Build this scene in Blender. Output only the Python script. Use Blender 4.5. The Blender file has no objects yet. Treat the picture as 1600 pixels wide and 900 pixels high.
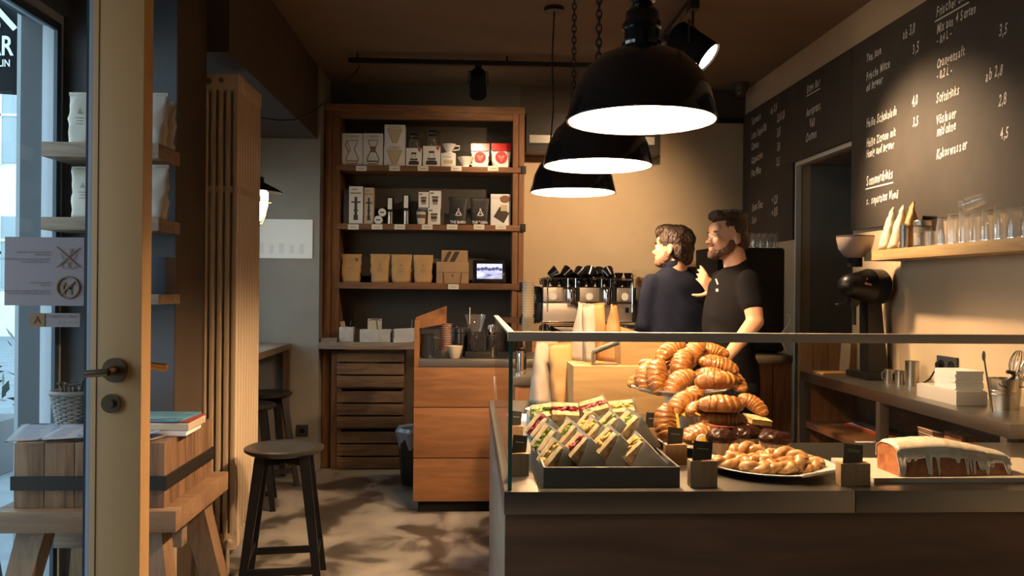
import bpy, bmesh, math, random
from mathutils import Vector, Matrix, Euler, noise
R = math.radians
PI = math.pi
SC = bpy.context.scene
COL = SC.collection

# ---------------------------------------------------------------- camera, world, exposure
F, EYE = 1300.0, 1.42
YAW, ROLL = math.atan(65 / 1300), R(.5)
cam_d = bpy.data.cameras.new('camera')
cam = bpy.data.objects.new('camera', cam_d)
COL.objects.link(cam)
cam_d.sensor_width = 36
cam_d.lens = 36 * F / 1600
cam_d.clip_start = .05
cam_d.clip_end = 200
cam.matrix_world = Matrix.Translation((0, 0, EYE)) @ Matrix.Rotation(-YAW, 4, 'Z') @ Matrix.Rotation(PI / 2, 4, 'X') @ Matrix.Rotation(ROLL, 4, 'Z')
SC.camera = cam
SC.view_settings.view_transform = 'Standard'
SC.view_settings.look = 'None'
SC.view_settings.exposure = 0.17
SC.view_settings.gamma = 1
SC.view_settings.use_curve_mapping = False
SC.cycles.use_denoising = True
SC.cycles.max_bounces = 9
SC.cycles.diffuse_bounces = 4
SC.cycles.glossy_bounces = 4
SC.cycles.transmission_bounces = 9
SC.cycles.transparent_max_bounces = 16
SC.cycles.sample_clamp_indirect = 4
SC.cycles.caustics_reflective = False
SC.cycles.caustics_refractive = False
SC.cycles.blur_glossy = 1.0

w = bpy.data.worlds.new('dusk_sky')
SC.world = w
w.use_nodes = True
wn = w.node_tree
bg = wn.nodes['Background']
tc = wn.nodes.new('ShaderNodeTexCoord')
sx = wn.nodes.new('ShaderNodeSeparateXYZ')
cr = wn.nodes.new('ShaderNodeValToRGB')
wn.links.new(tc.outputs['Generated'], sx.inputs[0])
wn.links.new(sx.outputs['Z'], cr.inputs[0])
wn.links.new(cr.outputs[0], bg.inputs[0])
cr.color_ramp.elements[0].position = 0.0
cr.color_ramp.elements[0].color = (.74, .88, .96, 1)
cr.color_ramp.elements[1].position = .6
cr.color_ramp.elements[1].color = (.42, .60, .80, 1)
bg.inputs[1].default_value = 3.7
LAMP_W = 1500.0       # emission of the pendant bulbs
FILL_W = 95.0  # emission of the unseen lamp added over the entrance
WARM = (1.0, .63, .35)

def ray(px, py):
    u = (px - 800) / F; v = (py - 450) / F
    c, s = math.cos(ROLL), math.sin(ROLL)
    u, v = u * c + v * s, -u * s + v * c
    cy, sy = math.cos(YAW), math.sin(YAW)
    return (u * cy + sy, cy - u * sy, -v)
def at(px, py, x=None, y=None, z=None):
    """The world point seen at a photo pixel on the plane x=.., y=.. or z=.."""
    d = ray(px, py)
    t = y / d[1] if y is not None else ((z - EYE) / d[2] if z is not None else x / d[0])
    return Vector((d[0] * t, d[1] * t, EYE + d[2] * t))

# ---------------------------------------------------------------- materials
MC = {}
def mat(name, col=(.5, .5, .5), rough=.5, metal=0, em=None, ems=0, coat=0, bump=0, bscale=60, var=0, vscale=8, trans=0, ior=1.45, sss=0, alpha=1):
    if name in MC: return MC[name]
    m = bpy.data.materials.new(name); m.use_nodes = True
    nt = m.node_tree; b = nt.nodes['Principled BSDF']
    b.inputs['Base Color'].default_value = (*col, 1)
    b.inputs['Roughness'].default_value = rough
    b.inputs['Metallic'].default_value = metal
    b.inputs['Coat Weight'].default_value = coat
    b.inputs['Transmission Weight'].default_value = trans
    b.inputs['IOR'].default_value = ior
    if sss:
        b.inputs['Subsurface Weight'].default_value = sss
        b.inputs['Subsurface Radius'].default_value = (.01, .005, .003)
    if em:
        b.inputs['Emission Color'].default_value = (*em, 1)
        b.inputs['Emission Strength'].default_value = ems
    if any(q in name for q in ('jersey', 'cotton', 'denim', 'matt_black', 'black_fridge', 'chocolate')): b.inputs['Specular IOR Level'].default_value = .04
    if bump or var:
        t = nt.nodes.new('ShaderNodeTexCoord')
    if bump:
        n = nt.nodes.new('ShaderNodeTexNoise'); n.inputs['Scale'].default_value = bscale; n.inputs['Detail'].default_value = 4
        bp = nt.nodes.new('ShaderNodeBump'); bp.inputs['Strength'].default_value = bump; bp.inputs['Distance'].default_value = .004
        nt.links.new(t.outputs['Object'], n.inputs['Vector']); nt.links.new(n.outputs['Fac'], bp.inputs['Height']); nt.links.new(bp.outputs[0], b.inputs['Normal'])
    if var:
        n = nt.nodes.new('ShaderNodeTexNoise'); n.inputs['Scale'].default_value = vscale; n.inputs['Detail'].default_value = 5
        r = nt.nodes.new('ShaderNodeValToRGB')
        r.color_ramp.elements[0].position = .32; r.color_ramp.elements[1].position = .7
        r.color_ramp.elements[0].color = (*[c * (1 - var) for c in col], 1)
        r.color_ramp.elements[1].color = (*[min(1, c * (1 + var)) for c in col], 1)
        nt.links.new(t.outputs['Object'], n.inputs['Vector']); nt.links.new(n.outputs['Fac'], r.inputs[0]); nt.links.new(r.outputs[0], b.inputs['Base Color'])
    MC[name] = m
    return m
def wood(name, c1, c2, axis='x', rough=.55, sc=3.0, coat=0, knots=True):
    if name in MC: return MC[name]
    m = bpy.data.materials.new(name); m.use_nodes = True
    nt = m.node_tree; b = nt.nodes['Principled BSDF']; L = nt.links.new
    t = nt.nodes.new('ShaderNodeTexCoord'); mp = nt.nodes.new('ShaderNodeMapping')
    s = {'x': (.12, 1, 1), 'y': (1, .12, 1), 'z': (1, 1, .12)}[axis]
    mp.inputs['Scale'].default_value = [q * sc for q in s]
    L(t.outputs['Object'], mp.inputs['Vector'])
    n1 = nt.nodes.new('ShaderNodeTexNoise'); n1.inputs['Scale'].default_value = 9; n1.inputs['Detail'].default_value = 7; n1.inputs['Distortion'].default_value = 1.2
    n2 = nt.nodes.new('ShaderNodeTexNoise'); n2.inputs['Scale'].default_value = 1.6; n2.inputs['Detail'].default_value = 2
    L(mp.outputs[0], n1.inputs['Vector']); L(mp.outputs[0], n2.inputs['Vector'])
    ad = nt.nodes.new('ShaderNodeMath'); ad.operation = 'ADD'; L(n1.outputs['Fac'], ad.inputs[0]); L(n2.outputs['Fac'], ad.inputs[1])
    hf = nt.nodes.new('ShaderNodeMath'); hf.operation = 'MULTIPLY'; hf.inputs[1].default_value = .5; L(ad.outputs[0], hf.inputs[0])
    r = nt.nodes.new('ShaderNodeValToRGB'); e = r.color_ramp.elements
    e[0].position = .34; e[0].color = (*c1, 1); e[1].position = .66; e[1].color = (*c2, 1)
    L(hf.outputs[0], r.inputs[0])
    out = r.outputs[0]
    if knots:
        v = nt.nodes.new('ShaderNodeTexVoronoi'); v.inputs['Scale'].default_value = 1.3
        mp2 = nt.nodes.new('ShaderNodeMapping'); mp2.inputs['Scale'].default_value = [{'x': (1.4, 3, 3), 'y': (3, 1.4, 3), 'z': (3, 3, 1.4)}[axis][i] for i in range(3)]
        L(t.outputs['Object'], mp2.inputs['Vector']); L(mp2.outputs[0], v.inputs['Vector'])
        r2 = nt.nodes.new('ShaderNodeValToRGB'); r2.color_ramp.elements[0].position = .03; r2.color_ramp.elements[1].position = .12
        r2.color_ramp.elements[0].color = (.25, .2, .17, 1); r2.color_ramp.elements[1].color = (1, 1, 1, 1)
        L(v.outputs['Distance'], r2.inputs[0])
        mx = nt.nodes.new('ShaderNodeMix'); mx.data_type = 'RGBA'; mx.blend_type = 'MULTIPLY'; mx.inputs[0].default_value = .8
        L(out, mx.inputs[6]); L(r2.outputs[0], mx.inputs[7]); out = mx.outputs[2]
    L(out, b.inputs['Base Color'])
    b.inputs['Roughness'].default_value = rough; b.inputs['Coat Weight'].default_value = coat
    bp = nt.nodes.new('ShaderNodeBump'); bp.inputs['Strength'].default_value = .25; bp.inputs['Distance'].default_value = .003
    L(n1.outputs['Fac'], bp.inputs['Height']); L(bp.outputs[0], b.inputs['Normal'])
    MC[name] = m
    return m
def blotch(name, cols, scale, rough=.6, detail=8, bump=.1, dist=.6, rvar=0, pos=None, stretch=(1, 1, 1)):
    """Patchy surface (concrete, plaster, dough crust) from a ramp over fractal noise."""
    if name in MC: return MC[name]
    m = bpy.data.materials.new(name); m.use_nodes = True
    nt = m.node_tree; b = nt.nodes['Principled BSDF']; L = nt.links.new
    t = nt.nodes.new('ShaderNodeTexCoord'); n = nt.nodes.new('ShaderNodeTexNoise')
    mp = nt.nodes.new('ShaderNodeMapping'); mp.inputs['Scale'].default_value = stretch
    L(t.outputs['Object'], mp.inputs['Vector'])
    n.inputs['Scale'].default_value = scale; n.inputs['Detail'].default_value = detail; n.inputs['Distortion'].default_value = dist
    L(mp.outputs[0], n.inputs['Vector'])
    r = nt.nodes.new('ShaderNodeValToRGB'); els = r.color_ramp.elements
    pos = pos or [.3 + .4 * i / (len(cols) - 1) for i in range(len(cols))]
    els[0].position = pos[0]; els[0].color = (*cols[0], 1); els[1].position = pos[-1]; els[1].color = (*cols[-1], 1)
    for p, c in list(zip(pos, cols))[1:-1]:
        e = els.new(p); e.color = (*c, 1)
    L(n.outputs['Fac'], r.inputs[0]); L(r.outputs[0], b.inputs['Base Color'])
    b.inputs['Roughness'].default_value = rough
    if rvar:
        mr = nt.nodes.new('ShaderNodeMapRange'); mr.inputs[1].default_value = .3; mr.inputs[2].default_value = .7
        mr.inputs[3].default_value = rough - rvar; mr.inputs[4].default_value = rough + rvar
        L(n.outputs['Fac'], mr.inputs[0]); L(mr.outputs[0], b.inputs['Roughness'])
    bp = nt.nodes.new('ShaderNodeBump'); bp.inputs['Strength'].default_value = bump; bp.inputs['Distance'].default_value = .005
    L(n.outputs['Fac'], bp.inputs['Height']); L(bp.outputs[0], b.inputs['Normal'])
    MC[name] = m
    return m
def attrmat(name, rough=.45, coat=.2, bump=.3, bscale=90):
    if name in MC: return MC[name]
    m = mat(name, rough=rough, coat=coat, bump=bump, bscale=bscale)
    nt = m.node_tree; a = nt.nodes.new('ShaderNodeAttribute'); a.attribute_name = 'Col'
    nt.links.new(a.outputs['Color'], nt.nodes['Principled BSDF'].inputs['Base Color'])
    return m
def glassmat(name, tint=(1, 1, 1), rough=0, refl=.08, haze=0):
    """Thin clear glass: mostly transparent with a sharp Fresnel reflection."""
    if name in MC: return MC[name]
    m = bpy.data.materials.new(name); m.use_nodes = True; nt = m.node_tree; nt.nodes.clear(); L = nt.links.new
    o = nt.nodes.new('ShaderNodeOutputMaterial'); mx = nt.nodes.new('ShaderNodeMixShader')
    tr = nt.nodes.new('ShaderNodeBsdfTransparent'); gl = nt.nodes.new('ShaderNodeBsdfGlossy')
    fr = nt.nodes.new('ShaderNodeFresnel'); fr.inputs[0].default_value = 1.45
    tr.inputs[0].default_value = (*tint, 1); gl.inputs[1].default_value = rough
    ma = nt.nodes.new('ShaderNodeMath'); ma.operation = 'MULTIPLY'; ma.inputs[1].default_value = refl / .04 * .5
    cl = nt.nodes.new('ShaderNodeClamp'); ge = nt.nodes.new('ShaderNodeNewGeometry'); fx = nt.nodes.new('ShaderNodeMath'); fx.operation = 'SUBTRACT'; fx.inputs[0].default_value = 1
    fm = nt.nodes.new('ShaderNodeMath'); fm.operation = 'MULTIPLY'; L(ge.outputs['Backfacing'], fx.inputs[1]); L(fr.outputs[0], fm.inputs[0]); L(fx.outputs[0], fm.inputs[1])
    L(fm.outputs[0], ma.inputs[0]); L(ma.outputs[0], cl.inputs[0]); L(cl.outputs[0], mx.inputs[0])
    if haze:
        df = nt.nodes.new('ShaderNodeBsdfTranslucent'); df.inputs[0].default_value = (.9, .88, .84, 1); d2 = nt.nodes.new('ShaderNodeBsdfDiffuse'); d2.inputs[0].default_value = (.9, .88, .84, 1)
        m1 = nt.nodes.new('ShaderNodeMixShader'); L(df.outputs[0], m1.inputs[1]); L(d2.outputs[0], m1.inputs[2])
        m2 = nt.nodes.new('ShaderNodeMixShader'); m2.inputs[0].default_value = haze; L(tr.outputs[0], m2.inputs[1]); L(m1.outputs[0], m2.inputs[2]); L(m2.outputs[0], mx.inputs[1])
    else: L(tr.outputs[0], mx.inputs[1])
    L(gl.outputs[0], mx.inputs[2]); L(mx.outputs[0], o.inputs[0])
    MC[name] = m
    return m

PLANK = lambda ax: wood('reclaimed_pine_' + ax, (.13, .050, .016), (.37, .158, .052), ax)
SHELFW = lambda ax: wood('rough_shelf_wood_' + ax, (.09, .036, .013), (.26, .112, .040), ax, rough=.7)
PALEW = lambda ax: wood('pale_oiled_wood_' + ax, (.30, .155, .06), (.58, .33, .14), ax)
GREYW = lambda ax: wood('weathered_wood_' + ax, (.11, .075, .05), (.27, .20, .14), ax, rough=.75)
DARKW = lambda ax: wood('dark_crate_wood_' + ax, (.055, .028, .014), (.17, .09, .045), ax, rough=.75)
STEEL = mat('brushed_steel', (.36, .33, .29), .34, 1, bump=.04, bscale=200)
STEELD = mat('dull_steel', (.26, .24, .21), .42, 1)
RAILS = mat('satin_rail_steel', (.52, .46, .38), .55, .85)
CANS = mat('bright_can_steel', (.58, .54, .48), .25, 1)
CHROME = mat('polished_chrome', (.75, .72, .68), .08, 1)
BLACK = mat('black_enamel', (.008, .008, .009), .18, coat=.5)
BLACKM = mat('matt_black', (.012, .012, .013), .6)
BLACKP = mat('satin_black_paint', (.004, .004, .0045), .38)
IRON = mat('dark_iron', (.03, .027, .024), .5, .6)
WHITE = mat('white_card', (.72, .70, .66), .6)
PAPER = mat('white_paper', (.80, .79, .76), .7)
CERAMIC = mat('white_ceramic', (.78, .75, .70), .15, coat=.4)
KRAFT = mat('kraft_paper', (.50, .31, .15), .7, bump=.5, bscale=25, var=.15)
CARDB = mat('brown_cardboard', (.36, .22, .11), .75, var=.1)
CONC = blotch('pale_concrete_pot', [(.34, .32, .28), (.50, .47, .42)], 14, .8)
GLASS = glassmat('clear_glass', (.97, .99, .98))
JUGG = glassmat('coffee_glass', (.93, .92, .90), .02, .2, .06)
DRINKG = mat('drinking_glass', (1, 1, 1), .02, trans=1, ior=1.45)
PLUM = mat('light_switch_plastic', (.7, .68, .64), .4)

# ---------------------------------------------------------------- mesh building
class MB:
    def __init__(s): s.bm = bmesh.new()
    def _new(s, before): return [v for v in s.bm.verts if v not in before]
    def box(s, x0, x1, y0, y1, z0, z1, b=0):
        return s.obox(((x0 + x1) / 2, (y0 + y1) / 2, (z0 + z1) / 2), (abs(x1 - x0), abs(y1 - y0), abs(z1 - z0)), b=b)
    def obox(s, c, d, rot=(0, 0, 0), b=0, top=None):
        t = bmesh.new()
        bmesh.ops.create_cube(t, size=1)
        for v in t.verts:
            if top and v.co.z > 0: v.co.x *= top[0]; v.co.y *= top[1]
            v.co = Vector((v.co.x * d[0], v.co.y * d[1], v.co.z * d[2]))
        if b: bmesh.ops.bevel(t, geom=t.edges[:], offset=min(b, min(d) * .45), segments=2, affect='EDGES', profile=.7)
        s.add(t, Matrix.Translation(c) @ Euler(rot).to_matrix().to_4x4()); return s
    def add(s, t, M=Matrix()):
        bmesh.ops.transform(t, matrix=M, verts=t.verts)
        me = bpy.data.meshes.new('tmp'); t.to_mesh(me); t.free(); s.bm.from_mesh(me); bpy.data.meshes.remove(me); return s
    def cyl(s, p0, p1, r0, r1=None, n=24, cap=True):
        p0, p1 = Vector(p0), Vector(p1); r1 = r0 if r1 is None else r1
        d = p1 - p0; t = bmesh.new()
        bmesh.ops.create_cone(t, cap_ends=cap, segments=n, radius1=r0, radius2=r1, depth=d.length)
        s.add(t, Matrix.Translation((p0 + p1) / 2) @ d.to_track_quat('Z', 'Y').to_matrix().to_4x4()); return s
    def lathe(s, prof, c=(0, 0, 0), n=32, rot=(0, 0, 0), ripple=None):
        t = bmesh.new(); rings = []
        for r, z in prof:
            if r < 1e-6: rings.append([t.verts.new((0, 0, z))]); continue
            rings.append([t.verts.new(((r * (1 + (ripple[1] * math.cos(ripple[0] * 2 * PI * k / n) if ripple else 0))) * math.cos(2 * PI * k / n),
                                       (r * (1 + (ripple[1] * math.cos(ripple[0] * 2 * PI * k / n) if ripple else 0))) * math.sin(2 * PI * k / n), z)) for k in range(n)])
        for a, b in zip(rings, rings[1:]):
            for k in range(n):
                k2 = (k + 1) % n
                q = [a[k % len(a)], a[k2 % len(a)], b[k2 % len(b)], b[k % len(b)]]
                u = []
                for v in q:
                    if v not in u: u.append(v)
                if len(u) > 2:
                    try: t.faces.new(u)
                    except ValueError: pass
        bmesh.ops.recalc_face_normals(t, faces=t.faces)
        s.add(t, Matrix.Translation(c) @ Euler(rot).to_matrix().to_4x4()); return s
    def tube(s, pts, r, n=8, closed=False, rf=None, flat=1):
        pts = [Vector(p) for p in pts]; t = bmesh.new(); rings = []; N = len(pts); up = Vector((0, 0, 1)); prev = None
        for i, p in enumerate(pts):
            a = pts[(i - 1) % N] if (closed or i) else p; b = pts[(i + 1) % N] if (closed or i < N - 1) else p
            d = (b - a).normalized() if (b - a).length > 1e-9 else Vector((0, 0, 1))
            if prev is None: sd = d.cross(up if abs(d.z) < .95 else Vector((1, 0, 0))).normalized()
            else:
                sd = (prev - d * prev.dot(d))
                sd = sd.normalized() if sd.length > 1e-6 else prev
            prev = sd; u2 = sd.cross(d)
            rr = rf(i / max(1, N - 1)) * r if rf else (r[i] if isinstance(r, (list, tuple)) else r)
            rings.append([t.verts.new(p + (sd * math.cos(2 * PI * k / n) + u2 * flat * math.sin(2 * PI * k / n)) * rr) for k in range(n)])
        M = N if closed else N - 1
        for i in range(M):
            a, b = rings[i], rings[(i + 1) % N]
            for k in range(n): t.faces.new((a[k], a[(k + 1) % n], b[(k + 1) % n], b[k]))
        if not closed:
            t.faces.new(rings[0][::-1]); t.faces.new(rings[-1])
        bmesh.ops.recalc_face_normals(t, faces=t.faces)
        s.add(t); return s
    def ell(s, c, r, rot=(0, 0, 0), n=24, m=14):
        t = bmesh.new(); bmesh.ops.create_uvsphere(t, u_segments=n, v_segments=m, radius=1)
        s.add(t, Matrix.Translation(c) @ Euler(rot).to_matrix().to_4x4() @ Matrix.Diagonal((*(r if isinstance(r, (tuple, list)) else (r, r, r)), 1))); return s
    def prism(s, pts, vec, b=0):
        t = bmesh.new(); vs = [t.verts.new(p) for p in pts]; f = t.faces.new(vs)
        e = bmesh.ops.extrude_face_region(t, geom=[f])
        bmesh.ops.translate(t, vec=vec, verts=[v for v in e['geom'] if isinstance(v, bmesh.types.BMVert)])
        bmesh.ops.recalc_face_normals(t, faces=t.faces)
        if b: bmesh.ops.bevel(t, geom=t.edges[:], offset=b, segments=2, affect='EDGES')
        s.add(t); return s
    def hull(s, pts):
        t = bmesh.new()
        for p in pts: t.verts.new(p)
        bmesh.ops.convex_hull(t, input=t.verts); s.add(t); return s
    def build(s, name, m, parent=None, loc=(0, 0, 0), rot=(0, 0, 0), ang=.6, cols=None):
        bm = s.bm
        for e in bm.edges:
            if len(e.link_faces) == 2 and e.calc_face_angle(0) > ang: e.smooth = False
        for f in bm.faces: f.smooth = True
        me = bpy.data.meshes.new(name); bm.to_mesh(me); bm.free()
        if cols:
            ca = me.color_attributes.new('Col', 'FLOAT_COLOR', 'POINT')
            for i, v in enumerate(me.vertices): ca.data[i].color = (*cols(v.co), 1)
        me.materials.append(m)
        o = bpy.data.objects.new(name, me); COL.objects.link(o)
        o.location = loc; o.rotation_euler = rot
        if parent: o.parent = parent
        return o
def tag(o, label, cat, group=None, kind=None):
    o['label'] = label; o['category'] = cat
    if group: o['group'] = group
    if kind: o['kind'] = kind
    return o
def thing(name, label, cat, loc=(0, 0, 0), rot=(0, 0, 0), group=None):
    o = bpy.data.objects.new(name, None); COL.objects.link(o); o.empty_display_size = .05
    o.location = loc; o.rotation_euler = rot if not isinstance(rot, (int, float)) else (0, 0, rot)
    return tag(o, label, cat, group)
def struct(name, mb, m, **k):
    o = mb.build(name, m, **k); o['kind'] = 'structure'; return o
KIDS = {}
def dup(root, label=None, loc=None, rot=None, scale=None, group=None):
    def cp(o, par):
        c = o.copy(); COL.objects.link(c)
        if par: c.parent = par
        for ch in [q for q in bpy.data.objects if q.parent == o]: cp(ch, c)
        return c
    r = cp(root, None)
    if label: r['label'] = label
    if group: r['group'] = group
    if loc is not None: r.location = loc
    if rot is not None: r.rotation_euler = rot if not isinstance(rot, (int, float)) else (0, 0, rot)
    if scale: r.scale = (scale,) * 3 if isinstance(scale, (int, float)) else scale
    return r
def text_mesh(s, size=1, shear=0, sx=1, off=0, jit=0, rnd=None, align='LEFT'):
    cu = bpy.data.curves.new('t', 'FONT'); cu.body = s; cu.size = size; cu.shear = shear; cu.offset = off; cu.align_x = align
    cu.resolution_u = 3; cu.extrude = .0
    o = bpy.data.objects.new('t', cu); COL.objects.link(o)
    dg = bpy.context.evaluated_depsgraph_get(); dg.update()
    me = bpy.data.meshes.new_from_object(o.evaluated_get(dg))
    bpy.data.objects.remove(o); bpy.data.curves.remove(cu)
    for v in me.vertices: v.co.x *= sx
    return me
def add_text(mb, s, M, **k):
    """Adds flat lettering to a mesh; M maps the text plane to the surface it is written on."""
    me = text_mesh(s, **k); t = bmesh.new(); t.from_mesh(me); bpy.data.meshes.remove(me)
    mb.add(t, M)
def remeshed(mb, name, m, voxel, parent=None, smooth=6, fac=.5, loc=(0, 0, 0), rot=(0, 0, 0), cols=None, disp=None):
    me = bpy.data.meshes.new('src'); mb.bm.to_mesh(me); mb.bm.free()
    o = bpy.data.objects.new('src', me); COL.objects.link(o)
    rm = o.modifiers.new('r', 'REMESH'); rm.mode = 'VOXEL'; rm.voxel_size = voxel
    if smooth:
        sm = o.modifiers.new('s', 'SMOOTH'); sm.iterations = smooth; sm.factor = fac
    dg = bpy.context.evaluated_depsgraph_get(); dg.update()
    out = bpy.data.meshes.new_from_object(o.evaluated_get(dg)); out.name = name
    bpy.data.objects.remove(o); bpy.data.meshes.remove(me)
    if disp:
        for v in out.vertices: v.co += disp(v.co.copy(), v.normal.copy())
    if cols:
        ca = out.color_attributes.new('Col', 'FLOAT_COLOR', 'POINT')
        for i, v in enumerate(out.vertices): ca.data[i].color = (*cols(v.co), 1)
    out.polygons.foreach_set('use_smooth', [True] * len(out.polygons))
    out.materials.clear(); out.materials.append(m)
    q = bpy.data.objects.new(name, out); COL.objects.link(q); q.location = loc; q.rotation_euler = rot
    if parent: q.parent = parent
    return q
# ---------------------------------------------------------------- the room
XR, YB, HC = 2.30, 6.90, 3.10
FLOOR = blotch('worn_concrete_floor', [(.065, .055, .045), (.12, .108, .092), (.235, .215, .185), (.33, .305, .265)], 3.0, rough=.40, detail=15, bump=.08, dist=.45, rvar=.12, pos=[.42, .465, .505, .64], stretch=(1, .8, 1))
BEIGE = blotch('beige_plaster', [(.52, .385, .235), (.58, .435, .275)], 2.5, .85, bump=.05)
TAUPE = blotch('dark_taupe_paint', [(.070, .060, .047), (.085, .073, .058)], 3, .8, bump=.05)
CEILM = blotch('brown_grey_ceiling_paint', [(.17, .115, .07), (.20, .138, .085)], 2, .9, bump=.03)
GREYP = blotch('grey_plaster', [(.22, .20, .17), (.26, .24, .205)], 3, .8, bump=.06)
SLATE = blotch('slate_blue_paint', [(.075, .080, .088), (.092, .098, .107)], 3, .75, bump=.05)
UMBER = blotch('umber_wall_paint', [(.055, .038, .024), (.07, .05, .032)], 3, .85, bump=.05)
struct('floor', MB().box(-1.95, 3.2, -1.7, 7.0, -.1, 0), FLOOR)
struct('ceiling', MB().box(-1.95, 3.2, -1.7, 7.0, HC, HC + .1), CEILM)
# far wall: dark paint behind the shelf unit, beige plaster beside it, a darker band over the picture rail
struct('wall_back', MB().box(-1.95, .40, YB, YB + .1, 0, HC), TAUPE)
struct('wall_back', MB().box(.40, XR, YB, YB + .1, 0, 2.84), BEIGE)
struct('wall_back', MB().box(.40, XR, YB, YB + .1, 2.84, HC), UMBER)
struct('trim_1', MB().box(1.55, XR, YB - .03, YB, 2.82, 2.86, b=.004), IRON)
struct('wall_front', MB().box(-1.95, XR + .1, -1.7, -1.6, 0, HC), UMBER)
# wall behind the counter, with the doorway cut out
OY0, OY1, OZ = 4.906, 5.782, 2.31
struct('wall_right', MB().box(XR, XR + .1, -1.7, OY0, 0, HC).box(XR, XR + .1, OY1, YB, 0, HC).box(XR, XR + .1, OY0, OY1, OZ, HC), BEIGE)
struct('wall_recess', MB().box(XR + .1, 3.2, OY1, OY1 + .08, 0, OZ + .1).box(XR + .1, 3.2, OY0 - .08, OY0, 0, OZ + .1).box(XR + .1, 3.2, OY0, OY1, OZ, OZ + .1).box(3.1, 3.2, OY0, OY1, 0, OZ), GREYP)
struct('trim_2', MB().box(XR - .008, XR + .03, OY1 - .012, OY1 + .010, 0, OZ + .01).box(XR - .008, XR + .03, OY0, OY1, OZ - .012, OZ + .010), mat('white_door_trim', (.66, .62, .54), .5))
# entrance side
struct('wall_left', MB().box(-1.95, -1.29, 3.70, 4.10, 0, HC), SLATE)
struct('wall_left', MB().box(-1.29, -1.285, 3.70, 4.10, 0, HC), UMBER)
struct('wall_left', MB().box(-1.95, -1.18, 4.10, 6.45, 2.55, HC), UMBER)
struct('wall_left', MB().box(-1.95, -1.16, 6.45, YB, 0, HC), GREYP)
# niche window wall
struct('wall_left', MB().box(-1.95, -1.80, 4.10, 4.35, 0, 2.55).box(-1.95, -1.80, 6.30, 6.45, 0, 2.55).box(-1.95, -1.80, 4.35, 6.30, 0, .95).box(-1.95, -1.80, 4.35, 6.30, 2.35, 2.55), GREYP)
WF = mat('white_window_frame', (.50, .55, .60), .45)
WFD = mat('navy_window_rebate', (.05, .07, .10), .45)
def window(n, y0, y1, z0, z1, x=-1.86, bars=()):
    t = bpy.data.objects.new('window_%d' % n, None); COL.objects.link(t); t['kind'] = 'structure'; t.location = (x, (y0 + y1) / 2, z0)
    h = (y1 - y0) / 2; H = z1 - z0
    f = MB().box(-.03, .03, -h, -h + .06, 0, H, b=.004).box(-.03, .03, h - .06, h, 0, H, b=.004).box(-.03, .03, -h + .06, h - .06, 0, .06, b=.004).box(-.03, .03, -h + .06, h - .06, H - .06, H, b=.004)
    for b in bars: f.box(-.02, .02, b - .02, b + .02, .06, H - .06)
    f.build('window_frame', WF, t)
    g = MB().box(.03, .045, -h + .055, -h + .075, .05, H - .05).box(.03, .045, h - .085, h - .05, .05, H - .05).box(.03, .045, -h + .06, h - .06, H - .085, H - .05)
    g.build('glazing_bead', WFD, t)
    MB().box(-.004, .004, -h + .06, h - .06, .06, H - .06).build('window_pane', GLASS, t)
window(1, 2.02, 3.70, 0.02, 2.58, x=-1.80)
window(2, 4.35, 6.30, .95, 2.35, bars=(0,))
struct('wall_left', MB().box(-1.95, -1.74, 2.02, 3.70, 2.58, HC).box(-1.95, -1.74, 1.86, 2.02, 0, HC).box(-1.95, -1.74, .60, 1.86, 2.35, HC).box(-1.95, -1.74, -1.7, .60, 0, HC), SLATE)
struct('trim_3', MB().box(-1.74, -1.735, 1.84, 1.90, 0, 2.35), WF)
# conduit seam where ceiling boards meet
# ---------------------------------------------------------------- outside
PAVE = blotch('grey_pavement', [(.16, .19, .21), (.24, .28, .30)], 4, .8)
struct('pavement', MB().box(-30, -1.95, -6, 40, -.20, -.06), PAVE)
struct('wall_outside', MB().box(at(24, 400, y=3.95).x, -1.96, 3.95, 4.6, -.06, 5.0), blotch('pale_blue_render', [(.34, .39, .41), (.42, .47, .49)], 1.5, .85, bump=.1, dist=.2))
def far_building():
    t = thing('building', 'pale plastered street facade with tall divided windows across the road', 'building', (-14, 24, -.1))
    MB().box(-10, 3.2, 0, 3, 0, 14).build('wall', mat('white_render', (.80, .84, .86), .8, var=.05), t)
    k = 0
    for z in (1.4, 4.9, 8.4):
        for x in (-6.6, -4.6, -2.6, -.6, 1.4):
            wf = MB().box(x - .55, x + .55, -.06, .02, z, z + 2).build('window', mat('cool_grey_glazing', (.30, .38, .42), .2), t)
            MB().box(x - .03, x + .03, -.10, -.06, z, z + 2).box(x - .55, x + .55, -.10, -.06, z + 1.3, z + 1.36).box(x - .62, x - .52, -.10, -.04, z - .05, z + 2.05).box(x + .52, x + .62, -.10, -.04, z - .05, z + 2.05).build('glazing_bar', mat('white_render', ), wf)
far_building()
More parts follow.
